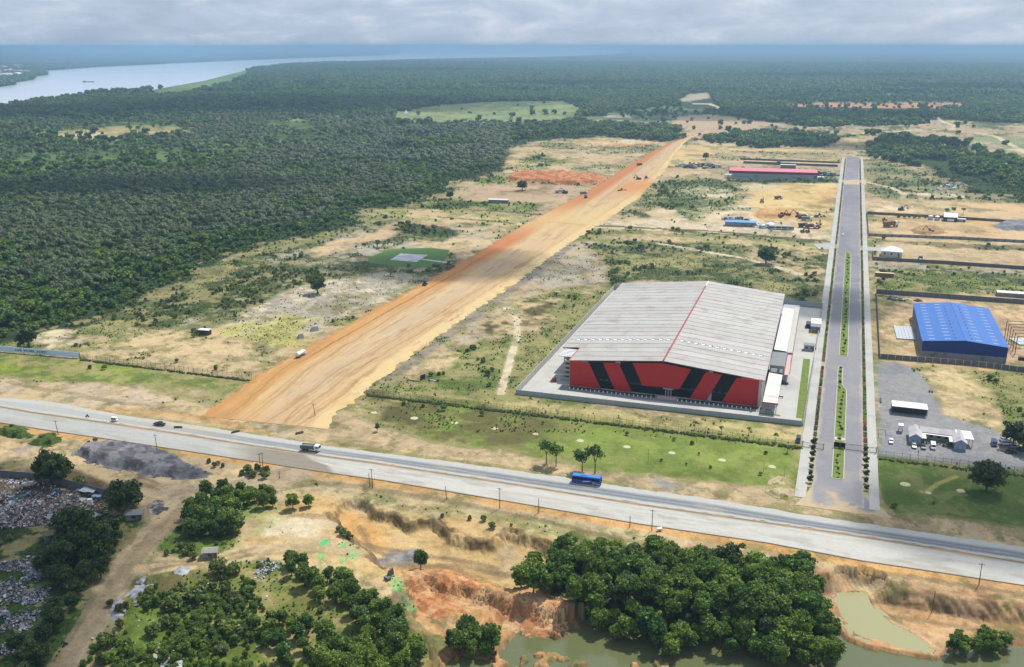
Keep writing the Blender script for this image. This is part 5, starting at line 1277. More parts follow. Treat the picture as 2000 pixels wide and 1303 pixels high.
for i in range(bays):
    va, vb = .6 + i * bl, .6 + (i + 1) * bl - .5
    uL = -.4 if vb < 23 else -9.4
    m = roofm[random.randrange(4)]
    MB().add([(uL, va, roofz(uL)), (45.2, va, roofz(45.2)), (45.2, vb, roofz(45.2)), (uL, vb, roofz(uL)), (uL, va, roofz(uL) - .1), (45.2, va, roofz(45.2) - .1), (45.2, vb, roofz(45.2) - .1), (uL, vb, roofz(uL) - .1)], [(0, 1, 2, 3), (0, 4, 5, 1), (3, 2, 6, 7), (0, 3, 7, 4)]).build('roof_panel', m, wh)
    m = roofm[random.randrange(4)]
    MB().add([(45.8, va, roofz(45.8)), (UR, va, roofz(UR)), (UR, vb, roofz(UR)), (45.8, vb, roofz(45.8)), (45.8, va, roofz(45.8) - .1), (UR, va, roofz(UR) - .1), (UR, vb, roofz(UR) - .1), (45.8, vb, roofz(45.8) - .1)], [(0, 1, 2, 3), (0, 4, 5, 1), (3, 2, 6, 7), (1, 5, 6, 2)]).build('roof_panel', m, wh)
    if i:
        for u0, u1 in ((uL, 45.2), (45.8, UR)):
            fr = va - .28
            q = 'redtrim' if i < 4 or random.random() < .1 else None
            if q: MB().add([(u0, fr - .06, roofz(u0) + .02), (u1, fr - .06, roofz(u1) + .02), (u1, fr + .06, roofz(u1) + .02), (u0, fr + .06, roofz(u0) + .02)], [(0, 1, 2, 3)]).build('roof_seam', M[q], wh)
MB().ext([(45.05, roofz(45.05) + .06), (45.5, RZ + .1), (45.95, roofz(45.95) + .06), (45.5, RZ + .26)], 1.2, 155, 'y').build('ridge_cap', M['redtrim'], wh)
MB().ext([(45.05, roofz(45.05) + .06), (45.5, RZ + .1), (45.95, roofz(45.95) + .06), (45.5, RZ + .26)], 155.05, 168, 'y').build('ridge_cap', M['offwhite'], wh)
MB().box(UR + .02, UR + .32, .6, 168.6, roofz(UR) - .35, roofz(UR) + .02).build('gutter', M['grey'], wh)
MB().box(-9.75, -9.45, 22.4, 168.6, roofz(-9.4) - .35, roofz(-9.4) + .02).build('gutter', M['grey'], wh)
MB().box(-9.5, -.4, 22.0, 22.35, roofz(-9.4) - .3, roofz(-9.4) + .12).build('verge_trim', M['redtrim'], wh)
MB().box(-.75, -.42, .5, 22, roofz(0) - .3, roofz(0) + .1).build('verge_trim', M['redtrim'], wh)
vent = MB().box(-.9, .9, -.06, .06, .02, .5).box(-.9, -.78, -1.9, .06, .02, .4).box(-.7, .9, -1.8, -.2, .02, .12).mesh('roof_vent', M['white'])
ventd = MB().box(.92, 1.1, -1.9, .0, .02, .35).mesh('vent_shutter', M['dgrey'])
for u in list(np.linspace(-5, 42, 13)) + list(np.linspace(49, 88, 12)):
    o = kid('roof_vent', vent, wh, (u, 37.4, roofz(u))); kid('vent_shutter', ventd, o)
# facade
Fp = lambda px, py, v0=0.0: SITE.plane(px, py, v0)
def fac(pts, name, m, v0, th=.5):
    P = [(u, z) for u, z in (Fp(a_, b_, v0) for a_, b_ in pts)]
    P = [(u, max(z, .05)) for u, z in P]
    MB().ext(P, v0, v0 + th, 'y').build(name, m, wh)
fac([(1112.5,753.5),(1173.4,760.3),(1150.2,709),(1113.3,704.6)], 'red_panel', M['red'], 0)
fac([(1201.5,763.8),(1233.6,767.3),(1208.4,709.3),(1177.2,709)], 'red_panel', M['red'], 0)
fac([(1254.5,753.0),(1326.8,760.2),(1349.6,722.0),(1291.5,709.6),(1235.6,709.6)], 'red_panel', M['red'], 0)
fac([(1347.0,778.5),(1379,782.2),(1410.4,732.3),(1378.5,727)], 'red_panel', M['red'], 0)
fac([(1409,786),(1477.6,793.6),(1481.2,742.2),(1438.6,738.8)], 'red_panel', M['red'], 0)
def top(u): return roofz(u) - .55
for k, (u0, u1) in enumerate(((9, 22.5), (25, 38), (37, 59), (53.5, 67), (69, 82))):
    z0 = .2
    pts = [(u0, z0), (u1, z0), (u1, top(u1)), (45.5, RZ - .55), (u0, top(u0))] if k == 2 else [(u0, z0), (u1, z0), (u1, top(u1)), (u0, top(u0))]
    MB().ext(pts, .62, .8, 'y').build('glazing', M['black'], wh)
    MB().box(u0, u1, .5, .61, 4.2, 4.5).build('transom', M['charcoal'], wh)
    for q in np.linspace(u0 + 1, u1 - 1, 5):
        MB().box(q - .15, q + .15, .45, .6, 4.7, 4.95).build('wall_lamp', M['silver'], wh)
MB().box(22, 69, .4, .6, 4.55, 5.0).build('fascia_band', M['charcoal'], wh)
u, z = Fp(1304.5, 779); dr = MB()
for q in (-1.5, -.1, 1.3): dr.box(u + q, u + q + .22, .2, .4, .1, 3.2)
dr.box(u - 1.5, u + 1.52, .2, .4, 3.2, 3.45)
for q in (-1.2, .25): dr.box(u + q, u + q + .12, .25, .38, .4, 2.7); dr.box(u + q + .7, u + q + .82, .25, .38, .4, 2.7)
dr.box(u - 2.6, u + 2.6, -.9, .4, 4.0, 4.15)
dr.build('entrance_door', M['galv'], wh)
MB().box(90.2, 91.2, -.6, .8, 0, 13.6).build('corner_pier', M['pinkwall'], wh)
# left stair and service tower: pale floor bands
for k in range(5):
    MB().box(-6.2 + k * .5, -.75, 6.5, 21.5, .4 + k * 2.3, 1.5 + k * 2.3).build('floor_band', M['conc'], wh)
MB().box(-3.6, -.8, 7.2, 21, 0, 11.4).build('service_core', M['charcoal'], wh)
for k in range(6): MB().box(-8.2 + k * .1, -.8, 9 + k * 2.1, 9.9 + k * 2.1, 11.9, 12.02).build('canopy_slat', M['white'], wh)
MB().box(-8.3, -.8, 8.6, 21.4, 11.7, 11.8).build('canopy', M['galv'], wh)
# right side: long low annex, grey block, carport
t = thing('loading_annex', 'long low white roofed annex along the warehouse right side', 'annex', *S(0, 0), 0, SITE.a)
MB().box(92.7, 101.8, 71, 159, 0, 5.4).build('wall', M['grey'], t)
for i in range(10):
    a_, b_ = 70.6 + i * 8.85, 70.6 + (i + 1) * 8.85 - .06
    MB().add([(92.75, a_, 6.6), (99.3, a_, 6.1), (99.3, b_, 6.1), (92.75, b_, 6.6), (92.75, a_, 6.4), (99.3, a_, 5.9), (99.3, b_, 5.9), (92.75, b_, 6.4)], [(0, 1, 2, 3), (0, 4, 5, 1), (1, 5, 6, 2), (3, 2, 6, 7)]).build('roof_panel', M['offwhite'], t)
MB().box(99.4, 102.2, 70.6, 166, 5.45, 5.65).build('side_canopy', M['conc'], t)
MB().box(102.25, 102.5, 36, 159, 5.1, 5.7).build('canopy_fascia', M['maroon'], t)
MB().box(92.7, 102, 159.2, 172, 5.0, 5.3).build('rear_canopy', M['grey'], t)
for v in range(75, 160, 12): MB().box(102.0, 102.2, v, v + .25, 0, 5.4).build('column', M['conc'], t)
t = thing('plant_block', 'grey roofed plant room block between annex and carport', 'outbuilding', *S(0, 0), 0, SITE.a)
MB().box(92.7, 99.6, 37, 58.6, 0, 8.6).build('wall', M['grey'], t)
MB().box(92.6, 99.9, 36.4, 59, 8.65, 8.9).build('roof', M['dgrey'], t)
MB().box(93.4, 96.4, 35.6, 36.35, 5.6, 7.6).build('equipment_box', M['white'], t); MB().box(97.6, 99.0, 35.6, 36.35, 5.6, 7.4).build('equipment_box', M['white'], t)
MB().box(92.7, 100, 35.2, 35.55, 5.0, 5.3).build('fascia', M['maroon'], t)
MB().box(99.95, 101.9, 36.5, 70.4, 4.3, 4.6).build('side_roof', M['pinkwall'], t)
t = thing('carport', 'white roofed carport with red front edge at the right corner of the warehouse', 'carport', *S(0, 0), 0, SITE.a)
for i in range(5):
    a_ = -7.6 + i * 8.4
    MB().add([(92.75, a_, 5.6), (99.2, a_, 5.2), (99.2, a_ + 8.34, 5.2), (92.75, a_ + 8.34, 5.6), (92.75, a_, 5.45), (99.2, a_, 5.05), (99.2, a_ + 8.34, 5.05), (92.75, a_ + 8.34, 5.45)], [(0, 1, 2, 3), (0, 4, 5, 1), (1, 5, 6, 2), (4, 7, 6, 5)]).build('roof_panel', M['offwhite'], t)
MB().box(92.7, 99.6, -8.0, -7.65, 4.9, 5.5).build('fascia', M['redtrim'], t)
for v in range(-7, 35, 10): MB().box(98.7, 98.95, v, v + .25, 0, 5.1).build('column', M['charcoal'], t)
# bollard lamps along the forecourt
bo = MB().tube((0, 0, 0), (0, 0, .9), .2, .32, 8).mesh('bollard', M['white'])
for k in range(42):
    u = 1.5 + k * 2.1
    if 43 < u < 54: continue
    x, y = S(u, -5.2)
    o = bpy.data.objects.new('bollard', bo); link(o); o.location = (x, y, .06)
    tag(o, 'white bollard in the row before the ' + ('left half' if u < 45 else 'right half') + ' of the red warehouse front', 'bollard', 'white bollards before the red warehouse front')
bush_small = bush_protos[2]
for k in range(46):
    u = 2 + k * 2.0
    if 42 < u < 55: continue
    x, y = S(u, -2.4 + random.uniform(-1, 1))
    t = plant('b', 'shrub', 'small dark shrub in the planting strip under the red warehouse front', 'bush', x, y, .05, random.uniform(.25, .45), random.uniform(0, 6), 'shrubs under the red warehouse front', bush_small, None, 'foliage')
# guard hut and pump house in the yard
def house(name, label, cat, x, y, rot, L_, W_, h, rh, wm, rm, win=0, hip=False, over=.4, doors=1, z=0.0, group=None):
    t = thing(name, label, cat, x, y, z, rot, group)
    MB().box(-L_ / 2, L_ / 2, -W_ / 2, W_ / 2, 0, h).build('wall', wm, t)
    a, b_ = L_ / 2 + over, W_ / 2 + over
    r = MB()
    if hip:
        k = min(a, b_) * .98
        V = [(-a, -b_, h), (a, -b_, h), (a, b_, h), (-a, b_, h), (-a + k, 0, h + rh), (a - k, 0, h + rh)] if a > b_ + .1 else [(-a, -b_, h), (a, -b_, h), (a, b_, h), (-a, b_, h), (-.1, 0, h + rh), (.1, 0, h + rh)]
        r.add(V, [(0, 1, 5, 4), (1, 2, 5), (2, 3, 4, 5), (3, 0, 4), (0, 3, 2, 1)])
    else:
        r.ext([(-b_, h - .05), (b_, h - .05), (b_, h + .06), (0, h + rh), (-b_, h + .06)], -a, a, 'x')
        MB().ext([(-W_ / 2, h), (W_ / 2, h), (0, h + rh * .9)], -L_ / 2, L_ / 2, 'x').build('gable', wm, t)
    r.build('roof', rm, t)
    for i in range(win):
        u = -L_ / 2 + L_ * (i + .5) / win
        f = MB().box(u - .6, u + .6, -W_ / 2 - .06, -W_ / 2 - .01, h * .38, h * .75).build('window', M['charcoal'], t)
        MB().box(u - .5, u + .5, -W_ / 2 - .09, -W_ / 2 - .065, h * .41, h * .72).build('pane', M['glass'], f)
    if doors: MB().box(L_ * .32, L_ * .32 + .9, -W_ / 2 - .07, -W_ / 2 - .01, 0, min(2.1, h * .85)).build('door', M['wood'], t)
    return t
x, y = S(110.2, 97); house('guard_house', 'small grey gate house with two dark windows beside the warehouse yard exit', 'gate house', x, y, SITE.a, 5.4, 4.2, 3.2, .8, M['grey'], M['dgrey'], 2)
x, y = S(112.6, 141); t = thing('pump_house', 'small grey house with bright white roof in the yard corner by the pavement', 'outbuilding', x, y, 0, SITE.a)
MB().box(-2.6, 2.6, -9, 9, 0, 3.4).build('wall', M['wall'], t); MB().box(-2.9, 2.9, -2, 9.3, 3.45, 3.75).build('roof', M['white'], t); MB().box(-2.9, 2.9, -9.3, -2.1, 3.45, 3.7).build('roof', M['dgrey'], t)
MB().box(-5.6, -2.9, -1, 6, 0, 2.6).build('water_tank', M['charcoal'], t)
sheet('sand_pad', [(1580,657),(1594,655),(1594,645),(1582,646)], .07, mat('yellow sand pad', lin(226,198,132), .95, var=.1))

# ------------------------------------------------------------------ blue warehouse
BF = Frame(1799, 695, -17.2); BFs = BF.a + R(-1.4)
def BW(u, v):          # sheared a little, like the plot it stands on
    return BF.w(u + v * .03, v)
t = thing('blue_warehouse', 'blue roofed warehouse with block base inside the walled compound', 'warehouse', *BF.w(0, 0), 0, BF.a)
BLn, BH, BRz = 82.0, 8.6, 10.6
def bl(u, v, z): return (u + v * .03, v, z)
def bz(u): return BRz - abs(u - 20.7) * (BRz - BH) / 20.9
b = MB()
for (u0, u1, v0, v1) in ((0, 41.5, 0, .3), (0, 41.5, BLn - .3, BLn), (0, .3, .3, BLn - .3), (41.2, 41.5, .3, BLn - .3)):
    b.add([bl(u0, v0, 0), bl(u1, v0, 0), bl(u1, v1, 0), bl(u0, v1, 0), bl(u0, v0, 3.0), bl(u1, v0, 3.0), bl(u1, v1, 3.0), bl(u0, v1, 3.0)], [(0, 3, 2, 1), (4, 5, 6, 7), (0, 1, 5, 4), (1, 2, 6, 5), (2, 3, 7, 6), (3, 0, 4, 7)])
b.build('block_base', M['wall'], t)
for i in range(8):
    u0, u1 = 41.5 * i / 8 + .02, 41.5 * (i + 1) / 8 - .02
    pts = [(u0, 3.02), (u1, 3.02), (u1, bz(u1) - .12), (u0, bz(u0) - .12)]
    MB().add([bl(u, -.08, z) for u, z in pts] + [bl(u, .12, z) for u, z in pts], [(0, 1, 2, 3), (7, 6, 5, 4), (0, 4, 5, 1), (1, 5, 6, 2), (2, 6, 7, 3), (3, 7, 4, 0)]).build('cladding_panel', M['bluewall'], t)
for u in (8, 15.5, 23, 30.5, 37):
    MB().add([bl(u + q[0], -.14, q[1]) for q in ((-.25, 3.6), (.25, 3.6), (.25, 5.4), (-.25, 5.4))] + [bl(u + q[0], -.085, q[1]) for q in ((-.25, 3.6), (.25, 3.6), (.25, 5.4), (-.25, 5.4))], [(0, 1, 2, 3), (0, 4, 5, 1), (1, 5, 6, 2), (2, 6, 7, 3), (3, 7, 4, 0)]).build('wall_light', M['charcoal'], t)
for u0, nm in ((-.02, 0), (41.52, 1)):
    MB().add([bl(u0, 0, 3.02), bl(u0, BLn, 3.02), bl(u0, BLn, BH - .1), bl(u0, 0, BH - .1), bl(u0 + (.1 if nm == 0 else -.1), 0, 3.02), bl(u0 + (.1 if nm == 0 else -.1), BLn, 3.02), bl(u0 + (.1 if nm == 0 else -.1), BLn, BH - .1), bl(u0 + (.1 if nm == 0 else -.1), 0, BH - .1)], [(0, 1, 2, 3), (4, 7, 6, 5), (0, 4, 5, 1), (3, 2, 6, 7)]).build('side_cladding', M['bluewall'], t)
for sgn in (-1, 1):
    for i in range(13):
        va, vb = -.5 + i * (BLn + 1) / 13, -.5 + (i + 1) * (BLn + 1) / 13 - .03
        ue = -.5 if sgn < 0 else 42.0
        P = [(20.75, va), (ue, va), (ue, vb), (20.75, vb)]
        MB().add([bl(u, v, bz(u)) for u, v in P] + [bl(u, v, bz(u) - .1) for u, v in P], [(0, 1, 2, 3), (7, 6, 5, 4), (0, 4, 5, 1), (1, 5, 6, 2), (2, 6, 7, 3), (3, 7, 4, 0)]).build('roof_panel', M['blue'], t)
skl = MB().box(-1.5, 1.5, -.42, .42, .0, .07).mesh('skylight', M['sky'])
turb = MB().tube((0, 0, 0), (0, 0, .3), .22, .25, 8).tube((0, 0, .3), (0, 0, .75), .42, .2, 9).mesh('turbine_vent', M['galv'])
for k, u in enumerate((4.6, 12.4, 27.4, 36.0)):
    for i in range(12):
        o = kid('skylight', skl, t, bl(u, 3.2 + i * 6.7, bz(u) + .02)); o.rotation_euler = (0, math.atan((BRz - BH) / 20.9) * (-1 if u < 20 else 1), 0)
for u in (16.2, 24.2):
    for i in range(11): kid('turbine_vent', turb, t, bl(u, 5 + i * 6.9, bz(u)))
MB().add([bl(20.4, -.5, BRz + .02), bl(20.75, -.5, BRz + .12), bl(21.1, -.5, BRz + .02), bl(20.4, BLn + .5, BRz + .02), bl(20.75, BLn + .5, BRz + .12), bl(21.1, BLn + .5, BRz + .02)], [(0, 1, 4, 3), (1, 2, 5, 4)]).build('ridge_cap', M['blue'], t)
# steel frame and sheet stacks
x, y = G(1982, 692)
t = thing('steel_frame', 'bare brown steel portal frame standing right of the blue warehouse', 'steel frame', x, y, 0, BF.a)
for i in range(6):
    v = i * 6.2
    b = MB(); b.tube((0, v, 0), (0, v, 10.2), .24, n=4); b.tube((0, v, 10.2), (22, v, 11.2), .2, n=4); b.tube((22, v, 0), (22, v, 11.2), .24, n=4); b.build('portal', M['steel'], t)
b = MB(); b.tube((0, 0, 10.2), (0, 31, 10.2), .1, n=4); b.tube((11, 0, 10.7), (11, 31, 10.7), .1, n=4); b.build('purlin', M['steel'], t)
def slabs(name, label, cat, px, py, rot, L_, W_, h, n, m, gap=.12, jig=.25):
    x, y = G(px, py); t = thing(name, label, cat, x, y, 0, rot)
    s = L_ / n
    for i in range(n):
        j = random.uniform(-jig, jig)
        MB().box(-L_ / 2 + i * s, -L_ / 2 + (i + 1) * s - gap, -W_ / 2 + j, W_ / 2 + j, .1, h + random.uniform(-.08, .08)).build('roofing_sheet', m, t)
    MB().box(-L_ / 2, L_ / 2, -W_ / 2 + .6, W_ / 2 - .6, -.1, .12).build('bearer', M['wood'], t)
slabs('sheet_stack', 'pale grey roofing sheets laid out left of the blue warehouse', 'sheet stack', 1767, 651, BF.a, 10.5, 27, .6, 6, M['galv'])
slabs('sheet_stack', 'white roofing sheets lying under the steel frame at the right edge', 'sheet stack', 1996, 668, BF.a + .3, 9, 12, .5, 6, M['galv'])
# scaffold heap and small stacks behind the blue roof
def junk(name, label, cat, px, py, rad, n, mats_, sz=(.5, 1.6), hmax=1.0, flat=.5, group=None):
    x, y = onground(px, py)[:2]; t = thing(name, label, cat, x, y, tz(x, y), 0, group)
    bs = [MB() for _ in mats_]
    for i in range(n):
        a_ = random.uniform(0, 6.28); r_ = rad * math.sqrt(random.random()); q = random.uniform(0, 3.14); s1, s2 = random.uniform(*sz), random.uniform(*sz) * flat
        cx, cy = r_ * math.cos(a_), r_ * math.sin(a_) * .8; h = random.uniform(.15, hmax); z0 = random.uniform(0, .2)
        ux, uy = math.cos(q) * s1, math.sin(q) * s1; vx, vy = -math.sin(q) * s2, math.cos(q) * s2
        V = [(cx - ux - vx, cy - uy - vy), (cx + ux - vx, cy + uy - vy), (cx + ux + vx, cy + uy + vy), (cx - ux + vx, cy - uy + vy)]
        random.choice(bs).ext(V, z0, z0 + h, 'z')
    for b_, (pn, m) in zip(bs, mats_):
        if b_.v: b_.build(pn, m, t)
    return t
junk('scaffold_pile', 'dark jumbled scaffold and timber pile in the back corner of the blue compound', 'scrap pile', 1752, 585, 6, 46, [('tubes', M['charcoal']), ('planks', M['galv']), ('timber', M['wood'])], (.2, 2.4), 1.2, .15)
junk('timber_pile', 'dark timber pile behind the blue warehouse roof', 'timber pile', 1793, 588, 2.6, 14, [('planks', M['wood']), ('sheets', M['rust'])], (.3, 1.4), 1.0, .4)
x, y = G(1998, 703); t = thing('skip', 'dark low container at the right edge inside the blue compound', 'container', x, y, 0, BF.a); MB().box(-2.2, 2.2, -1.2, 1.2, 0, 1.5).build('body', M['charcoal'], t); MB().box(-2.3, 2.3, -1.3, 1.3, 1.5, 1.62).build('rim', M['iron'], t)
x, y = G(1988, 579); house('long_shed', 'low white roofed shed behind the blue compound wall at the right edge', 'shed', x, y, BF.a, 26, 6, 2.6, .7, M['wall'], M['offwhite'], 0)
x, y = G(1727, 540)
t = thing('container', 'straw coloured flat roofed container in the green lot north of the blue compound', 'container', x, y, 0, BF.a)
MB().box(-6.3, 6.3, -1.3, 1.3, 0, 2.6).build('body', M['rust'], t); MB().box(-6.4, 6.4, -1.4, 1.4, 2.62, 2.8).build('roof', M['yelroof'], t)
for q in np.linspace(-5.5, 5.5, 8): MB().box(q - .05, q + .05, -1.38, -1.31, .1, 2.5).build('rib', M['wood'], t)
# hip roofed house and its small neighbours
x, y = G(1741, 499); t = house('hip_roofed_house', 'square house with bluish white hipped roof beside the far junction', 'house', x, y, BLV.a - .05, 15.5, 12, 4.3, 3.2, M['cream'], mat('blue white roof', lin(206,214,232,.85), .5, var=.05, scale=.3), 3, hip=True)
x, y = G(1797, 506); house('kiosk', 'small lilac box kiosk right of the hip roofed house', 'kiosk', x, y, BLV.a, 2.6, 2.4, 2.6, .3, M['dgrey'], M['dgrey'], 0)
# pink roofed long shed
x, y = G(1509, 345); t = thing('long_shed', 'very long shed with faded red roof and white base', 'shed', x, y, 0, R(-14.5))
a_, b_ = G(1424, 345), G(1597, 350); Ln, aa = between(*a_, *b_); t.rotation_euler[2] = aa
MB().box(-Ln / 2, Ln / 2, -7, 7, 0, 5.2).build('wall', M['grey'], t)
MB().box(-Ln / 2 - .4, Ln / 2 + .4, -7.6, -7.3, 4.2, 7.2).build('front_fascia', M['maroon'], t)
for i in range(16):
    u0, u1 = -Ln / 2 + Ln * i / 16, -Ln / 2 + Ln * (i + 1) / 16 - .08
    MB().add([(u0, -7.7, 7.1), (u1, -7.7, 7.1), (u1, 7.6, 9.6), (u0, 7.6, 9.6), (u0, -7.7, 6.9), (u1, -7.7, 6.9), (u1, 7.6, 9.4), (u0, 7.6, 9.4)], [(0, 1, 2, 3), (0, 4, 5, 1), (3, 2, 6, 7), (0, 3, 7, 4), (1, 5, 6, 2)]).build('roof_panel', M['pinkroof'], t)
x, y = G(1602, 352); house('small_office', 'tiny white office at the right end of the pink roofed shed', 'office', x, y, aa, 7, 6, 4, .8, M['white'], M['offwhite'], 1)
x, y = G(1422, 347); house('small_office', 'tiny white outbuilding at the left end of the pink roofed shed', 'office', x, y, aa, 8, 6, 4, .8, M['white'], M['galv'], 1)
junk('machinery_yard', 'dark jumble of machinery right of the pink roofed shed', 'scrap yard', 1615, 342, 16, 60, [('machines', M['dgrey']), ('scrap', M['charcoal']), ('sheets', M['galv'])], (.8, 3.5), 4.5, .5)
x, y = G(1539, 329); house('site_shelter', 'white flat roofed shelter behind the pink roofed shed', 'shelter', x, y, aa, 20, 6, 5, .6, M['dgrey'], M['offwhite'], 0)
junk('scrap_row', 'grey row of scrap and stores near the head of the dirt road', 'scrap yard', 1362, 326, 30, 110, [('scrap', M['dgrey']), ('machines', M['charcoal']), ('sheets', M['galv'])], (1, 4), 4, .5)
# workers' camp
x, y = G(1446, 441); house('camp_shed', 'bright blue roofed camp shed beside the ditch', 'shed', x, y, aa, 28, 9, 4, 1.2, M['wall'], M['tarp'], 0)
junk('camp_scrap', 'dark stores heap behind the blue roofed camp shed', 'scrap pile', 1437, 430, 13, 60, [('drums', M['charcoal']), ('sheets', M['galv']), ('scrap', M['dgrey'])], (.6, 2.2), 2.2, .5)
x, y = G(1526, 448); t = thing('trailer_row', 'long low row of silver trailers beside the white tank', 'trailer', x, y, 0, aa)
for i in range(4): MB().box(-11 + i * 5.6, -5.8 + i * 5.6, -2, 2, .5, 3.4).build('body', M['galv'], t); MB().box(-11 + i * 5.6, -5.8 + i * 5.6, -2.06, -2.01, 1.4, 2.5).build('window', M['glass'], t)
x, y = G(1504, 444); t = thing('storage_tank', 'round white domed tank in the workers camp', 'tank', x, y, 0, 0)
MB().tube((0, 0, 0), (0, 0, 3.4), 4.4, n=20).build('shell', M['white'], t); MB().tube((0, 0, 3.4), (0, 0, 5.0), 4.4, .8, 20).build('dome', M['offwhite'], t)
junk('camp_huts', 'crowd of grey camp huts and vehicles left of the white tank', 'scrap yard', 1491, 444, 9, 44, [('huts', M['galv']), ('stores', M['dgrey']), ('vehicles', M['white'])], (.8, 2.4), 2.8, .7)
# nursery yard
x, y = G(1855, 431); t = house('gable_house', 'house with pale lilac gabled roof and dark open front in the far yard', 'house', x, y, BLV.a, 11.5, 12, 4.2, 3.4, M['charcoal'], M['lilac'], 0)
MB().box(-3, 3, -6.3, -6.1, .3, 2.6).build('counter', M['white'], t)
x, y = G(1876, 433); house('flat_cabin', 'small white cabin right of the lilac roofed house', 'cabin', x, y, BLV.a, 8, 4, 2.8, .4, M['grey'], M['offwhite'], 2)
for px, py, lb in ((1817, 429, 'round white tank left of the lilac roofed house, larger one'), (1830, 430, 'small lilac white tank beside the lilac roofed house')):
    x, y = G(px, py); t = thing('storage_tank', lb, 'tank', x, y, 0, 0); MB().tube((0, 0, 0), (0, 0, 3.6), 2.3, 2.3, 14).build('shell', M['galv'], t); MB().tube((0, 0, 3.6), (0, 0, 4.4), 2.3, .5, 14).build('lid', M['white'], t)
for i, px in enumerate((1755, 1766, 1776, 1786, 1796, 1807)):
    x, y = G(px, 425.5 + i * .35); plant('s', 'shrub', 'dark nursery bush in the row along the far yard back wall', 'bush', x, y, 0, 1.3, i, 'nursery bushes along the far yard wall', bush_protos[i % 3], None, 'foliage')
for i, (px, py) in enumerate(((1849, 417), (1862, 416), (1881, 416))):
    x, y = G(px, py + 3); plant('t', 'broadleaf_tree', ('small palm-like tree behind the lilac roof, left one', 'small tree behind the lilac roof, middle one', 'small tree behind the white cabin, right one')[i], 'tree', x, y, 0, .75, i, None, *open_protos[i % 2])
# ------------------------------------------------------------------ site office, U-shaped
OF = Frame(1776, 866, -20.5)
t = thing('site_office', 'low U-shaped site office with pale roofs and blue gables in the gravel yard', 'office', *OF.w(0, 0), 0, OF.a)
def gab(x0, x1, y0, y1, h, rh, along, nm='roof'):
    r = MB()
    if along == 'y':
        xm = (x0 + x1) / 2; r.ext([(x0 - .5, h), (xm, h + rh), (x1 + .5, h), (x1 + .5, h - .12), (xm, h + rh - .14), (x0 - .5, h - .12)], y0 - .5, y1 + .5, 'y')
        for yy in (y0 + .01,): MB().ext([(x0, h - .15), (x1, h - .15), (xm, h + rh - .2)], yy, yy + .1, 'y').build('gable', mat_gable, t)
    else:
        ym = (y0 + y1) / 2; r.ext([(y0 - .5, h), (ym, h + rh), (y1 + .5, h), (y1 + .5, h - .12), (ym, h + rh - .14), (y0 - .5, h - .12)], x0 - .5, x1 + .5, 'x')
    r.build(nm, mat_ofroof, t)
mat_gable = mat('pale blue gable', lin(150,178,208,.8), .7, var=.06); mat_ofroof = mat('grey corrugated roof', lin(196,192,192,.75), .6, var=.09, scale=.8, stain=lin(170,164,164,.7))
MB().box(0, 4.4, 0, 11, 0, 2.9).build('wall', M['grey'], t); gab(0, 4.4, 0, 11, 3.0, 1.7, 'y')
MB().box(17.2, 21.6, 0, 11, 0, 2.9).build('wall', M['grey'], t); gab(17.2, 21.6, 0, 11, 3.0, 1.7, 'y')
MB().box(4.4, 17.2, 8, 12.6, 0, 2.9).build('wall', M['grey'], t); gab(4.4, 17.2, 8, 12.6, 3.0, 1.5, 'x')
MB().box(4.6, 6.4, 1, 8, 2.6, 2.7).build('veranda_roof', M['offwhite'], t); MB().box(15.2, 17, 1, 8, 2.6, 2.7).build('veranda_roof', M['offwhite'], t); MB().box(6.4, 15.2, 6.2, 8, 2.6, 2.7).build('veranda_roof', M['offwhite'], t)
for u in (1.3, 18.5):
    f = MB().box(u, u + 1.9, -.1, -.02, .2, 2.5).build('blue_front', mat('bright blue front', lin(120,176,214,.8), .6, var=.05), t); MB().box(u + .5, u + 1.4, -.16, -.11, .3, 2.2).build('door', M['galv'], f)
for u in (8, 11, 14): f = MB().box(u, u + 1.3, 7.9, 7.98, .9, 2.1).build('window', M['charcoal'], t)
for k in range(9):
    x, y = OF.w(5.5 + k * 1.3, 1.6 + (k % 3) * .9); plant('b', 'shrub', 'leafy shrub in the little court of the site office', 'bush', x, y, 0, random.uniform(.4, .65), k, 'shrubs in the site office court', bush_protos[k % 3], None, 'foliage')
x, y = G(1758, 843); t = thing('water_tank', 'white box tank on a stand left of the site office', 'tank', x, y, 0, OF.a); MB().box(-1, 1, -1.5, 1.5, 1.6, 3.4).build('tank', M['white'], t)
for q in ((-.8, -1.3), (.8, -1.3), (-.8, 1.3), (.8, 1.3)): MB().box(q[0] - .08, q[0] + .08, q[1] - .08, q[1] + .08, 0, 1.6).build('leg', M['charcoal'], t)
x, y = G(1881, 866); t = thing('canopy', 'white flat canopy on posts right of the site office', 'canopy', x, y, 0, OF.a); t.scale = (1.25, 1.25, 1.2)
MB().add([(-2.4, -3, 2.9), (2.8, -3, 2.9), (2.2, 3.4, 3.3), (-2.8, 3.4, 3.3), (-2.4, -3, 3.05), (2.8, -3, 3.05), (2.2, 3.4, 3.45), (-2.8, 3.4, 3.45)], [(0, 3, 2, 1), (4, 5, 6, 7), (0, 1, 5, 4), (1, 2, 6, 5), (2, 3, 7, 6), (3, 0, 4, 7)]).build('roof', M['offwhite'], t)
for q in ((-2.1, -2.8), (2.4, -2.8), (-2.1, 2.8), (2.1, 2.8)): MB().box(q[0] - .07, q[0] + .07, q[1] - .07, q[1] + .07, 0, 2.95).build('post', M['charcoal'], t)
MB().box(-1.5, .6, -1.6, .6, 0, 1.3).build('generator', M['dgrey'], t)
x, y = G(1775, 806); t = thing('open_shed', 'long white roofed open shed in the gravel yard', 'shed', x, y, 0, OF.a + .03)
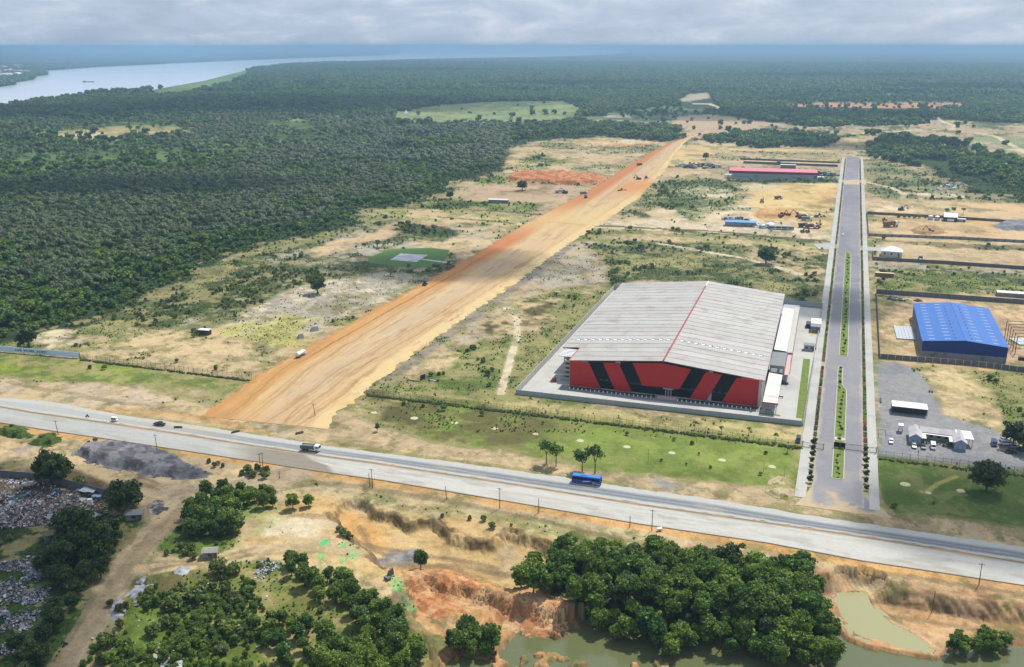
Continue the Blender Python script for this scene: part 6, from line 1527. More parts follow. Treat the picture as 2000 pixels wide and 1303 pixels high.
for i in range(5): MB().box(-7.6 + i * 3.04, -7.6 + (i + 1) * 3.04 - .04, -3.6, 4.2, 3.5, 3.65 + .02 * (i % 2)).build('roof_panel', M['offwhite'], t)
MB().box(-7.4, 7.4, -1.2, 4, 0, 3.4).build('wall', M['charcoal'], t)
for i in range(5): MB().box(-7.4 + i * 3.66, -7.2 + i * 3.66, -3.4, -3.2, 0, 3.5).build('post', M['charcoal'], t)
b = MB()
for q in ((0, 0, 0, 9), (3.0, 0, 3.0, 9), (0, 9, 3.0, 9)): b.tube((q[0], q[1], .4), (q[2], q[3], .4), .06, n=5)
x, y = G(1716, 855); t = thing('barrier_rail', 'thin looped rail on the gravel left of the site office', 'rail', x, y, 0, BLV.a); b.build('rail', M['iron'], t)
for q in ((0, 0), (0, 4.5), (0, 9), (3, 0), (3, 4.5), (3, 9)): MB().tube((q[0], q[1], 0), (q[0], q[1], .5), .05, n=5).build('post', M['iron'], t)
x, y = G(1720, 783); t = thing('timber_beam', 'dark long timber lying on the gravel near the pavement', 'timber', x, y, 0, BLV.a); MB().box(-.3, .3, -3.2, 3.2, 0, .5).build('beam', M['charcoal'], t)

# helipad
sheet('helipad_lawn', [(718,505),(760,487),(838,484),(878,488),(866,514),(834,523),(780,521),(722,514)], .05, mat('helipad lawn', lin(88,126,56), .95, var=.15, scale=.3))
sheet('helipad_path', [(826,505.5),(884,512.5),(878,515),(822,507.5)], .09, mat('helipad path', lin(180,182,186,.7), .85, var=.1))
hp = [G(761, 508), G(782, 495.5), G(836, 498), G(814, 512)]
t = thing('helipad', 'pale paved square pad on the bright lawn left of the dirt road', 'helipad', *hp[0], 0.06, 0)
hp = [(q[0] - hp[0][0], q[1] - hp[0][1]) for q in hp]
padm = [mat('paver light', lin(204,206,214,.7), .85, var=.05), mat('paver grey', lin(184,186,196,.7), .85, var=.05)]
for i in range(6):
    for j in range(6):
        def q(s, r_): return (hp[0][0] * (1 - s) * (1 - r_) + hp[3][0] * s * (1 - r_) + hp[2][0] * s * r_ + hp[1][0] * (1 - s) * r_, hp[0][1] * (1 - s) * (1 - r_) + hp[3][1] * s * (1 - r_) + hp[2][1] * s * r_ + hp[1][1] * (1 - s) * r_)
        P = [q(i / 6 + .004, j / 6 + .004), q((i + 1) / 6 - .004, j / 6 + .004), q((i + 1) / 6 - .004, (j + 1) / 6 - .004), q(i / 6 + .004, (j + 1) / 6 - .004)]
        MB().ext(P, 0, .08, 'z').build('paving_slab', padm[random.random() < .4], t)

# ------------------------------------------------------------------ utility poles
def pole(px, py, h, label, twin=0, lean=0.0, arm=True):
    x, y, z = onground(px, py); t = thing('utility_pole', label, 'pole', x, y, z, R(-16))
    MB().tube((0, 0, -.3), (lean, 0, h), .16, .1, 7).build('post', M['wood'], t)
    if arm:
        MB().box(lean - .9, lean + .9, -.06, .06, h - .55, h - .43).build('crossarm', M['wood'], t)
        for q in (-.8, 0, .8): MB().tube((lean + q, 0, h - .43), (lean + q, 0, h - .2), .05, .04, 5).build('insulator', M['grey'], t)
    return t
for px, py, h, lb, ln, arm in (
    (114,849,6.5,'leftmost full utility pole, behind the second green knoll',-.7,1),(307,879,7.0,'utility pole beyond the grey aggregate heap',-.3,1),
    (509,920,7.6,'left pole of the close pair above the green bushes',-.1,1),(514,917,7.4,'right pole of the close pair above the green bushes',0,1),
    (728,953,8.0,'utility pole on the verge above the pit, the stouter of two',-.3,1),(722,951,5.6,'thinner post just left of the stout verge pole',-.1,0),
    (873,976,5.4,'leaning broken pole on the verge above the pit',-.6,0),(976,993,8.2,'utility pole on the verge left of the thin wooden post',0,1),
    (1052,1001,5.6,'thin wooden post on the verge, below the blue bus and left of it',0,0),(1230,1030,4.6,'short stub post on the verge above the big wood',0,0),
    (1273,1036,8.0,'utility pole on the verge beside the small white cart',0,1),(1912,1142,7.6,'utility pole on the bare bank at the right',-.1,1),
    (1824,1172,6.6,'thin pole at the foot of the bare bank, left of the other',0,0),(616,813,6.2,'pole standing on the mouth of the dirt road',-.8,1),
    (546,935,3.4,'short stake beside the sandy bank',0,0)):
    pole(px, py, h, lb, lean=ln, arm=bool(arm))
# field posts and lamp posts on the lawn
for px, py, h, lb in ((838,831,3.2,'thin post on the brown end of the front lawn'),(1266,902,5.5,'thin mast in the middle of the front lawn'),(1491,922,4.2,'thin mast near the entrance end of the front lawn'),(1531,938,5.5,'thin mast beside the dry grass mound by the entrance'),(1047,862,3.6,'thin sapling stake left of the stone circle'),(1360,866,3.0,'young staked plant near the lawn fence'),(82,733,2.6,'thin post on the left lawn below the hoarding')):
    x, y = G(px, py); t = thing('mast', lb, 'post', x, y, 0, 0); MB().tube((0, 0, 0), (0, 0, h), .07, .05, 5).build('shaft', M['wood'], t); MB().box(-.25, .25, -.05, .05, h - .1, h).build('cap', M['wood'], t)
# round tree pits on the lawn
disc = MB().tube((0, 0, -.05), (0, 0, .12), 1.65, 1.5, 18).mesh('tree_pit', mat('tree pit sand', lin(206,198,160,.7), .95, var=.15, scale=1.5))
for i, (px, py, s) in enumerate(((731,806,1),(809,817,1.1),(888,826,1),(966,837,1),(1046,848,.8),(1133,861,1),(1224,873,1),(1312,885,.9),(1410,899,1),(1508,912,.95),(1768,946,1.2),(1813,963,.7),(1877,959,1))):
    x, y = G(px, py); o = bpy.data.objects.new('tree_pit', disc); link(o); o.location = (x, y, 0); o.scale = (s, s, 1)
    lw = 'brown end of the front lawn' if px < 820 else 'front lawn left of the bus trees' if px < 1060 else 'front lawn right of the bus trees' if px < 1300 else 'front lawn near the entrance' if px < 1600 else 'shaded right-hand lawn'
    tag(o, f'round pale planting circle on the {lw}', 'planting circle', 'planting circles on the lawns')
for i, (px, py, s) in enumerate(((827,795,.7),(866,801,1.0),(942,811,1.2),(788,791,.8),(1225,850,.6),(1060,828,.6),(1352,868,.7),(1316,860,.5),(1365,888,.5),(1495,887,.6),(1292,901,.4),(1340,908,.5),(1388,914,.5),(1485,927,.5),(980,820,.5),(175,720,1.0),(203,722,.9),(345,708,1.1),(422,722,1.0),(1746,990,.7),(1824,984,.5))):
    x, y = G(px, py); plant('b', 'shrub', 'small dark bush scattered on the ' + ('left highway lawn and sand' if px < 500 else 'front lawn, warehouse side' if py < 870 else 'front lawn, highway side' if px < 1600 else 'right lawn'), 'bush', x, y, 0, s, i, 'small bushes on the lawns', bush_protos[i % 3], None, 'foliage')
for i, (px, py) in enumerate(((1357,838),(1409,846),(1462,852),(1515,862),(1538,884))):
    x, y = G(px, py); t = thing('young_palm', 'young palm in the short row along the lawn fence near the entrance', 'palm', x, y, 0, i, 'young palms along the lawn fence'); t.scale = (.38, .38, .42)
    kid('crown', palm_protos[i % 3][0], t); kid('trunk', palm_protos[i % 3][1], t)

# ------------------------------------------------------------------ heaps
def heap(name, label, cat, px, h, cfun, m, z=None, res=.45, rough=.5, soft=4.0, kind=None, group=None, zl=0.0):
    P = np.array(Gp(px, zl)); x0, y0 = P.min(0) - 1; x1, y1 = P.max(0) + 1
    c0 = P.mean(0); nx, ny = int((x1 - x0) / res) + 2, int((y1 - y0) / res) + 2
    X, Y = np.meshgrid(np.linspace(x0, x1, nx), np.linspace(y0, y1, ny)); xr, yr = X.ravel(), Y.ravel()
    s = sdf(xr, yr, P, 30) + (fbm(xr, yr, 5, 3, 701) - .5) * 3
    base = terrain_z(xr, yr)
    pk = fbm(xr, yr, 11, 3, 705)
    zz = base + np.where(s > 0, h * ss(s, 0, soft) * (.45 + .9 * pk) + (fbm(xr, yr, 1.6, 3, 707) - .5) * rough * ss(s, 0, 1.5), -.6)
    Q = gridfaces(ny, nx); keep = (s[Q] > -1.0).any(1); Q = Q[keep]
    used, inv = np.unique(Q, return_inverse=True)
    V = np.stack([xr - c0[0], yr - c0[1], zz], 1)[used]
    me = npmesh(name, V, inv.reshape(Q.shape), m); setcol(me, cfun(xr, yr, zz)[used])
    o = bpy.data.objects.new(name, me); link(o); o.location = (c0[0], c0[1], 0)
    if me.polygons[0].normal.z < 0: me.flip_normals()
    tag(o, label, None if kind == 'stuff' else cat, group, kind); return o
heapm = vmat('loose heap', ((.8, .16), (3.5, .22)), bump=.9, dist=.4)
def cg(*cs):
    def f(x, y, z):
        a = fbm(x, y, 4, 4, 711); c = np.tile(lin(*cs[0]), (len(x), 1))
        for i, cc in enumerate(cs[1:]): c = lerp(c, lin(*cc), ss(fbm(x, y, 3.0 + i * 2, 4, 712 + i), .48, .56))
        return c * (.85 + .3 * a)[:, None]
    return f
heap('gravel_heap', 'large grey aggregate heap between the sandy lane and the highway', 'gravel heap', [(141,887),(160,872),(215,868),(262,872),(300,876),(350,893),(395,914),(428,924),(380,934),(320,934),(240,918),(190,908),(152,894)], 3.8, cg((126,124,128),(104,102,106),(150,148,148)), heapm, rough=.7)
heap('stone_heap', 'small grey stone heap by the lane right of the shed', 'stone heap', [(291,985),(303,976),(326,980),(325,992),(310,1008),(295,1003)], 1.0, cg((140,136,132),(90,88,86),(170,168,160)), heapm, rough=.9, soft=1.5)
heap('stone_heap', 'tiny grey gravel heap in front of the large aggregate heap', 'stone heap', [(241,911),(250,908),(256,912),(252,918),(243,917)], .9, cg((166,166,168),(140,140,142)), heapm, rough=.3, soft=1)
for i, (P, lb) in enumerate((([(264,1132),(276,1120),(293,1117),(290,1130),(280,1142),(268,1142)], 'pale grey chippings heap at the top of the trackside row'), ([(250,1160),(268,1145),(298,1140),(302,1152),(275,1162),(262,1173),(245,1170)], 'largest spread of pale grey chippings beside the sandy track'), ([(222,1182),(230,1173),(250,1173),(248,1180),(235,1185)], 'bluish grey chippings heap below the largest spread'), ([(220,1192),(230,1187),(240,1190),(236,1200),(224,1202)], 'round pale chippings heap near the lower end of the row'), ([(200,1208),(215,1198),(222,1204),(214,1214),(202,1214)], 'lowest grey chippings heap at the track verge'), ([(343,1115),(352,1108),(368,1108),(362,1117),(350,1121)], 'small pale chippings heap below the track fork'))):
    heap('chippings_heap', lb, 'gravel heap', P, .7, cg((196,198,204),(168,168,172)), heapm, rough=.25, soft=1.2, res=.35)
heap('red_earth_bank', 'long red earth embankment joining the dirt road from the left', 'embankment', [(985,350),(1000,339),(1070,337),(1150,342),(1196,350),(1186,358),(1120,362),(1050,357),(1000,354)], 5.0, cg((206,132,86),(190,112,72),(220,160,110)), heapm, rough=.8, soft=8, res=1.2)
heap('soil_ridges', 'ridged orange spoil dumped beside the pit, right of the green netting', 'spoil heap', [(775,1128),(850,1120),(900,1135),(960,1160),(950,1180),(905,1192),(860,1204),(812,1190),(790,1165)], .4, cg((216,158,108),(196,130,84),(228,180,130)), heapm, rough=1.0, soft=3, zl=-4, res=.38)
heap('soil_ridges', 'flat orange spoil apron reaching into the green pond', 'spoil heap', [(960,1180),(1040,1180),(1112,1200),(1122,1232),(1062,1246),(1005,1234),(960,1210)], .25, cg((216,162,116),(226,184,136),(192,134,92)), heapm, rough=.8, soft=3, zl=-5, res=.38)
heap('soil_mound', 'brown soil pile in the yard of the broken truck', 'soil heap', [(1775,448),(1800,440),(1840,444),(1850,456),(1810,460),(1780,456)], 2.2, cg((196,160,112),(176,140,98)), heapm, rough=.4, soft=6, res=1.0)
heap('gravel_heap', 'grey gravel heap at the far yard right of the cabin', 'gravel heap', [(1935,442),(1960,432),(2000,434),(2040,446),(2010,452),(1960,450)], 4.0, cg((160,158,162),(142,140,146)), heapm, rough=.4, soft=8, res=1.2)
heap('sand_bank', 'orange cut bank at the front of the excavated sand lot', 'sand bank', [(1470,420),(1480,412),(1540,411),(1570,418),(1545,427),(1480,427)], 3.5, cg((214,164,106),(228,186,124)), heapm, rough=.6, soft=6, res=1.2)
heap('grass_mound', 'dry grassy mound at the corner of the lawn by the entrance', 'mound', [(1498,962),(1505,940),(1530,928),(1550,945),(1556,968),(1540,975),(1515,972)], 1.6, cg((176,166,112),(140,138,76),(206,190,150)), heapm, rough=.7, soft=2.5)
heap('grass_knoll', 'round green knoll at the far left beside the highway', 'mound', [(0,838),(30,832),(55,840),(66,850),(40,858),(10,855),(-10,848)], 2.6, cg((92,112,54),(72,94,44)), heapm, rough=.6, soft=3)
heap('grass_knoll', 'green knoll right of the first, under the leftmost full pole', 'mound', [(50,868),(75,855),(100,848),(125,855),(128,862),(100,870),(70,872)], 2.4, cg((92,112,54),(72,94,44)), heapm, rough=.6, soft=3)
# rubbish tips: litter nobody could count, on low mounds
def litter(name, label, px, n, cols, szr, z=0.0, hz=.5):
    P = np.array(Gp(px, z)); rg = np.random.default_rng(len(px) * n)
    X = rg.uniform(P[:, 0].min(), P[:, 0].max(), n * 4); Y = rg.uniform(P[:, 1].min(), P[:, 1].max(), n * 4); m = sdf(X, Y, P, 5) + (fbm(X, Y, 5, 3, 731) - .5) * 6 > 0
    m &= fbm(X, Y, 6, 4, 733, .65) > .40
    X, Y = X[m][:n], Y[m][:n]; k = len(X); Z = terrain_z(X, Y) + rg.uniform(.05, hz, k)
    Pp = np.stack([X - X.mean(), Y - Y.mean(), Z], 1); V, Q = cards(Pp, np.tile([0, 0, 1.], (k, 1)), 1.0, rg, .7)
    c = Pp.repeat(4, 0); s = rg.uniform(*szr, k) * (1 + 1.8 * (rg.uniform(0, 1, k) > .95) + 3.5 * (rg.uniform(0, 1, k) > .994)); V = c + (V - c) * s.repeat(4)[:, None]
    me = npmesh(name, V, Q, litm, False)
    ci = rg.choice(len(cols), k, p=[q[1] for q in cols]); setcol(me, np.array([lin(*q[0]) for q in cols])[ci].repeat(4, 0) * (rg.uniform(.7, 1.25, k) * (.45 + 1.1 * fbm(X, Y, 5, 3, 735))).repeat(4)[:, None])
    o = bpy.data.objects.new(name, me); link(o); o.location = (X.mean(), Y.mean(), 0); tag(o, label, None, None, 'stuff')
litm = vmat('scattered litter', ((1.0, .05),), bump=0, rough=.6, spec=.3)
lc = [((214,208,212), .36), ((176,168,172), .24), ((96,92,92), .16), ((120,108,92), .1), ((120,160,196), .06), ((64,104,92), .04), ((150,72,60), .04)]
litter('rubbish', 'pale litter spread over the rubbish tip', [(-60,965),(30,955),(100,985),(150,985),(140,1010),(80,1025),(10,1035),(-60,1040)], 5200, lc, (.12, .42))
litter('rubbish', 'sparse litter along the tip wall', [(0,925),(70,935),(150,955),(240,975),(245,1000),(160,1015),(80,990),(0,950)], 1500, lc, (.15, .5))
litter('rubbish', 'dense grey litter on the lower rubbish tip', [(-80,1100),(20,1092),(75,1085),(95,1110),(92,1150),(85,1200),(40,1250),(0,1290),(-80,1300)], 7500, [((206,202,208), .42), ((150,146,152), .3), ((84,84,90), .2), ((110,120,150), .08)], (.12, .36))
litter('rubbish', 'white bags dumped in the grass, bottom left', [(330,1275),(345,1262),(370,1262),(360,1290),(345,1320),(315,1320)], 420, [((232,230,226), .8), ((180,178,176), .14), ((90,150,210), .06)], (.2, .45), hz=.9)
litter('rubbish', 'thin litter streak left of the white bags', [(280,1275),(310,1262),(335,1255),(330,1270),(300,1285),(285,1290)], 160, [((214,208,196), .8), ((180,170,150), .2)], (.15, .4))
litter('rubbish', 'pale stones and litter by the wood path', [(500,1110),(518,1092),(535,1095),(540,1125),(515,1130)], 260, [((190,192,198), .8), ((150,150,154), .2)], (.15, .4))
litter('rubbish', 'a scatter of white scraps over the rough grass', [(180,1240),(330,1120),(700,1180),(800,1320),(160,1330)], 130, [((226,224,220), 1.0)], (.12, .3))
litter('rubble', 'white rubble patches on the scrub beyond the boulevard', [(1820,365),(1870,355),(1880,365),(1830,378)], 300, [((214,214,216), 1.0)], (.4, 1.6))
def tarp(px, py, w_, d_, h, m, label, rot=0.3, cat='tarpaulin'):
    x, y, z = onground(px, py); t = thing('tarpaulin', label, cat, x, y, z, rot)
    n = 7; V = []; 
    for j in range(n):
        for i in range(n):
            V.append((-w_ / 2 + w_ * i / (n - 1), -d_ / 2 + d_ * j / (n - 1), h + random.uniform(-.22, .22)))
    MB().add(V, [(j * n + i, j * n + i + 1, (j + 1) * n + i + 1, (j + 1) * n + i) for j in range(n - 1) for i in range(n - 1)]).build('sheet', m, t)
    b = MB()
    for q in ((-.45, -.45), (.45, -.45), (.45, .45), (-.45, .45)): b.tube((q[0] * w_, q[1] * d_, -.2), (q[0] * w_, q[1] * d_, h + .1), .06, n=5)
    b.build('poles', M['wood'], t)
tarp(175, 965, 6.2, 4.2, 2.0, M['galv'], 'patched white tarpaulin roof over the sorting place at the tip', -.2)
tarp(57, 952, 4.2, 3.4, 1.8, mat('grey tarpaulin', lin(190,190,196,.6), .8, var=.25, scale=.8), 'dull grey tarpaulin awning at the top of the rubbish tip', .5)
tarp(190, 975, 3.4, 1.8, 1.4, mat('bluish tarpaulin', lin(150,180,220,.7), .7, var=.2), 'small bluish tarpaulin right of the patched white one', -.1)
for px, py, s, m, lb in ((100,971,1.2,'navy','heap of blue sacks in the middle of the tip'),(110,965,1.1,'navy','heap of dark blue sacks right of the first at the tip'),(25,976,1.8,'greentarp','green netting heap on the left of the rubbish tip'),(228,975,1.6,'greentarp','stack of green sacks under the dark tree at the tip')):
    if m == 'greentarp' and m not in M: M[m] = mat('green netting', lin(40,104,92,.6), .8, var=.3)
    junk('sack_heap', lb, 'sacks', px, py, s * 1.4, 22, [('sacks', M[m]), ('bags', M['galv'])], (.25, .7), .9, .7)
x, y, z = onground(176, 985); t = thing('ice_box', 'white box fridge standing among the rubbish under the tarpaulins', 'box', x, y, z, .2); MB().box(-.8, .8, -.7, .7, 0, 2.0).build('body', M['white'], t); MB().box(-.85, .85, -.75, .75, 2.0, 2.12).build('lid', M['offwhite'], t)

# huts
for px, py, L_, W_, h, lb, rm, rot in ((264,1012,5.4,3.8,2.3,'grey zinc roofed hut beneath the dark tree by the lane',M['dgrey'],.15),(412,1086,4.4,3.2,2.2,'small rusty roofed hut by the fork of the sandy tracks',mat('brown zinc', lin(168,160,148,.7), .7, var=.2),.1),(98,1052,3.4,3.0,2.0,'tiny pale roofed hut between the two rubbish tips',M['wood'],.6)):
    x, y, z = onground(px, py); house('hut', lb, 'hut', x, y, rot, L_, W_, h, .9, M['wall'], rm, 1, z=z)
x, y = G(401, 653); t = house('container_hut', 'dark boxy hut with white roof on the sand left of the dirt road', 'hut', x, y, -.25, 6.4, 3.2, 3.0, .2, M['charcoal'], M['offwhite'], 0)
x, y = G(974, 396); house('long_shed', 'low long shed with white roof beside the forest corner', 'shed', x, y, -.2, 21, 6, 3.4, 1.0, M['wall'], M['offwhite'], 0)
for px, py, w_, lb in ((587,660,3.4,'small dark grey tent-like sheet left of the dirt road'),(614,646,4.6,'larger grey tent-like sheet beside the small one')):
    x, y = G(px, py); t = thing('tent', lb, 'tent', x, y, 0, .5); MB().add([(-w_ / 2, -1.4, 0), (w_ / 2, -1.4, 0), (w_ / 2, 1.4, 0), (-w_ / 2, 1.4, 0), (-w_ / 2 + .6, 0, 2.2), (w_ / 2, .2, 2.4)], [(0, 1, 5, 4), (2, 3, 4, 5), (1, 2, 5), (3, 0, 4)]).build('canvas', M['dgrey'], t)
x, y = G(826, 746); t = thing('notice_board', 'dark tall notice board on posts standing on the grass right of the dirt road', 'sign board', x, y, 0, .9)
MB().box(-1.8, 1.8, -.08, .08, 1.2, 3.8).build('board', M['charcoal'], t)
for q in (-1.5, 1.5): MB().box(q - .08, q + .08, .09, .2, 0, 3.8).build('post', M['wood'], t)
x, y = G(808, 744); t = thing('timber_rails', 'thin orange timber frame on the grass beside the notice board', 'timber', x, y, 0, -.4); MB().box(-3.4, 3.4, -.15, .15, 0, .35).build('beam', M['rust'], t); MB().box(-3.4, -3.2, -1.4, 1.4, 0, .3).build('beam', M['rust'], t)
x, y = G(848, 744); t = thing('water_trough', 'pale low trough on the grass right of the notice board', 'trough', x, y, 0, -.3); MB().box(-2.6, 2.2, -.4, .4, 0, .35).build('trough', M['galv'], t); MB().box(1.4, 2.6, -.6, .6, .35, .9).build('pump', M['charcoal'], t)
for px, py, lb in ((348,836,'dark concrete culvert block on the north verge near the dirt road mouth'),(460,845,'dark plank barrier on the verge at the dirt road mouth'),(585,847,'rusty angled barrier beside the dirt road mouth')):
    x, y = G(px, py); t = thing('barrier', lb, 'barrier', x, y, 0, .6 if px > 400 else 0); MB().box(-1.8, 1.8, -.3, .3, 0, .7).build('block', M['rust'] if px > 500 else M['wood'], t); MB().box(-1.6, 1.6, -.2, .2, .7, .85).build('rail', M['charcoal'], t)
# white smoke-like sail shape far off: a white marquee at the forest clearing
x, y = G(792, 225); t = thing('marquee', 'lone bright white tent at the edge of the far green clearing', 'tent', x, y, 0, .4)
t.scale = (.7, .7, .6); MB().add([(-9, -8, 0), (10, -9, 0), (10, 9, 0), (-6, 9, 0), (-8, -7, 6), (9, -8, 7), (9, 8, 8), (-3, 8, 8), (2, 0, 22)], [(0, 1, 5, 4), (1, 2, 6, 5), (2, 3, 7, 6), (3, 0, 4, 7), (4, 5, 8), (5, 6, 8), (6, 7, 8), (7, 4, 8)]).build('canvas', M['white'], t)
# riverside town, far left
townm = [mat('town roof rust', lin(176,150,140,.8), .7, var=.1), mat('town roof white', lin(226,222,224,.9), .6, var=.05), mat('town wall', lin(206,190,176,.8), .8, var=.1)]
hs = [MB().box(-7, 7, -5, 5, 0, 5).mesh('wall', townm[2])] + [MB().ext([(-5.6, 5), (5.6, 5), (0, 8.5)], -7.6, 7.6, 'x').mesh('roof', townm[i]) for i in (0, 1)]
rt = random.Random(5)
for i in range(110):
    px, py = rt.uniform(-30, 62), rt.uniform(131, 161)
    if py > 161 - (px + 30) * .16 or px > 45 and py > 148: continue
    x, y = G(px, py); t = thing('town_house', 'small pale building of the riverside town at the far left', 'house', x, y, 0, rt.uniform(0, 3), 'buildings of the riverside town'); s = rt.uniform(1.3, 3.6); t.scale = (s, s, s * .8)
    kid('wall', hs[0], t); kid('roof', hs[1 + (rt.random() < .4)], t)

# ------------------------------------------------------------------ vehicles
def wheels(t, xs, w_, r_=.36, wd=.26):
    tm = MB().tube((0, -wd / 2, 0), (0, wd / 2, 0), r_, n=12).mesh('tyre', M['tyre']); rm = MB().tube((0, -wd / 2 - .01, 0), (0, wd / 2 + .01, 0), r_ * .55, n=8).mesh('rim', M['silver'])
    for x in xs:
        for s in (-1, 1):
            o = kid('wheel', tm, t, (x, s * w_, r_)); kid('rim', rm, o)
def car(px, py, rot, paint, label, kind='car', cat='car', at=None, z=0.06, scale=1.0):
    x, y = at or G(px, py)
    t = thing({'car': 'parked_car', 'van': 'van', 'pickup': 'pickup', 'suv': 'parked_car'}[kind], label, cat, x, y, z, rot); t.scale = (scale,) * 3
    p = M[paint]
    if kind == 'van':
        MB().ext([(-2.5, .35), (2.45, .35), (2.5, .95), (2.15, 1.15), (1.6, 2.05), (-2.35, 2.1), (-2.5, 1.9)], -.9, .9, 'y').build('body', p, t)
        MB().ext([(2.18, 1.17), (1.66, 2.0), (1.7, 2.02), (2.24, 1.17)], -.78, .78, 'y').build('windscreen', M['glass'], t)
        for s in (-1, 1): MB().box(-2.2, 1.5, s * .9 - (.03 if s < 0 else 0), s * .9 + (.03 if s > 0 else 0), 1.3, 1.85).build('side_window', M['glass'], t)
        wheels(t, (-1.6, 1.6), .82)
    elif kind == 'pickup':
        MB().ext([(-2.6, .4), (2.5, .4), (2.55, .95), (1.5, 1.08), (-2.6, 1.05)], -.9, .9, 'y').build('body', p, t)
        MB().box(-1.0, 1.4, -.82, .82, 1.06, 1.72, .35, .08).build('cab', M['glass'], t)
        MB().box(-.68, 1.02, -.7, .7, 1.73, 1.78).build('roof', p, t); MB().box(-2.5, -1.1, -.75, .75, 1.05, 1.09).build('bed', M['charcoal'], t)
        wheels(t, (-1.7, 1.65), .84, .4)
    else:
        hh = 1.72 if kind == 'suv' else 1.45
        MB().ext([(-2.2, .3), (2.15, .3), (2.25, .7), (1.25, .92), (-1.9, .98), (-2.25, .8)], -.86, .86, 'y').build('body', p, t)
        MB().box(-1.75, 1.15, -.8, .8, .93, hh - .04, .5, .12).build('cabin_glass', M['glass'], t)
        MB().box(-1.22, .62, -.66, .66, hh - .04, hh + .02).build('roof', p, t)
        wheels(t, (-1.4, 1.4), .8, .33)
    for s in (-.62, .62): MB().box(2.26 if kind != 'van' else 2.5, 2.3 if kind != 'van' else 2.54, s - .16, s + .16, .62, .8).build('headlight', M['light'], t)
    return t
FACE = BLV.a - math.pi / 2                # pointing towards the camera along the boulevard
car(1740, 864, FACE, 'white', 'white compact car parked alone left of the site office', 'car', 'car')
car(1785, 873, FACE, 'silver', 'silver saloon parked in front of the blue gable of the site office', 'car', 'car')
car(1803, 875, FACE, 'blackp', 'black saloon parked between the silver car and the white van', 'car', 'car')
car(1822, 875, FACE, 'trailer', 'tall white van parked at the end of the row before the site office', 'van', 'van')
car(1941, 869, FACE, 'navy', 'dark blue van with white nose parked near the right edge of the gravel', 'van', 'van')
for px, py, pt, k, lb, r_ in ((1961, 861, 'silver', 'car', 'silver car in the shade under the tree at the yard end, upper left', 0.2), (1962, 869, 'trailer', 'van', 'white boat-nosed van in front of the silver car under the tree', 3.0),
    (1974, 885, 'blackp', 'suv', 'black car nearest the viewer under the yard end tree', -.5), (1981, 873, 'silver', 'car', 'pale car half hidden in the shadow of the tree', 1.0), (1996, 880, 'navy', 'car', 'dark car at the picture edge beyond the shaded trees', .3)):
    car(px, py, r_, pt, lb, k, k if k == 'van' else 'car')
car(1531, 750, SITE.a, 'blackp', 'black car parked alone on the warehouse yard paving', 'car', 'car', z=.05)
car(0, 0, SITE.a, 'silver', 'silver car under the front of the carport', 'car', 'car', at=S(95.8, -5.2), z=.05)
x, y = S(99.2, 15); t = thing('barrier', 'dark low barrier on the yard beside the black car', 'barrier', x, y, .05, SITE.a); MB().box(-1.8, 1.8, -.2, .2, .5, .9).build('rail', M['charcoal'], t); MB().box(-1.6, -1.4, -.4, .4, 0, .5).build('foot', M['charcoal'], t); MB().box(1.4, 1.6, -.4, .4, 0, .5).build('foot', M['charcoal'], t)
x, y = S(-8.6, 2.6); t = thing('forklift', 'small red forklift by the left corner of the red front', 'forklift', x, y, .05, .4); MB().box(-1.2, .9, -.7, .7, .3, 1.3).build('body', M['red'], t); MB().box(-.7, .4, -.6, .6, 1.9, 2.0).build('roof_guard', M['charcoal'], t)
for q in ((-.6, -.5), (-.6, .5), (.3, -.5), (.3, .5)): MB().box(q[0] - .05, q[0] + .05, q[1] - .05, q[1] + .05, 1.3, 1.9).build('guard_post', M['charcoal'], t)
wheels(t, (-.8, .6), .6, .3); MB().box(.95, 1.1, -.45, .45, .1, 2.4).build('mast', M['charcoal'], t)
car(1559, 862, FACE, 'navy', 'dark blue van standing under the bushes where the long fence meets the pavement', 'van', 'van')
car(1646.5, 460, FACE + .03, 'trailer', 'white car driving down the boulevard near the far junction', 'suv', 'car')
HA = R(-16.2)
x, y = G(1146, 944)
t = thing('bus', 'bright blue coach driving along the highway past the umbrella trees', 'bus', x, y, .06, HA)
MB().ext([(-5.7, .45), (5.6, .45), (5.75, 1.2), (5.6, 2.6), (5.3, 3.1), (-5.6, 3.1), (-5.75, 2.8)], -1.25, 1.25, 'y').build('body', M['busb'], t)
MB().box(-5.5, 5.2, -1.15, 1.15, 3.11, 3.22, .1, .15).build('roof', M['buslit'], t)  # same blue made paler for the upper faces: sunlight put into the colour
MB().box(-2.6, .2, -.7, .7, 3.23, 3.42, .1, .1).build('air_conditioner', M['buslit'], t)
for s in (-1, 1):
    for i in range(7): MB().box(-5.3 + i * 1.48, -3.98 + i * 1.48, s * 1.25 - (.03 if s < 0 else -.005), s * 1.25 + (.03 if s > 0 else -.005), 1.75, 2.65).build('window', M['black'], t)
MB().ext([(5.63, 1.5), (5.5, 2.85), (5.54, 2.88), (5.8, 1.5)], -1.1, 1.1, 'y').build('windscreen', M['black'], t)
MB().ext([(-1.6, .75), (-.6, 1.0), (1.0, 1.25), (1.9, 1.75), (.7, 1.5), (-1.0, 1.3)], -1.31, -1.255, 'y').build('swoosh', M['white'], t)
MB().ext([(2.3, .55), (5.4, .5), (5.4, .72), (4.0, .74), (3.3, 1.15), (2.6, 1.1), (2.2, .8), (2.5, .95), (3.1, 1.0)], -1.31, -1.255, 'y').build('wheel_arch_stripe', M['white'], t)
wheels(t, (-3.6, 3.4), 1.15, .5, .34)
for s in (-.9, .9): MB().box(5.72, 5.8, s - .2, s + .2, .8, 1.05).build('headlight', M['light'], t)
x, y = G(607.5, 881)
t = thing('tipper_truck', 'grey laden tipper truck with white cab on the highway by the dirt road mouth', 'truck', x, y, .06, R(-12.5))
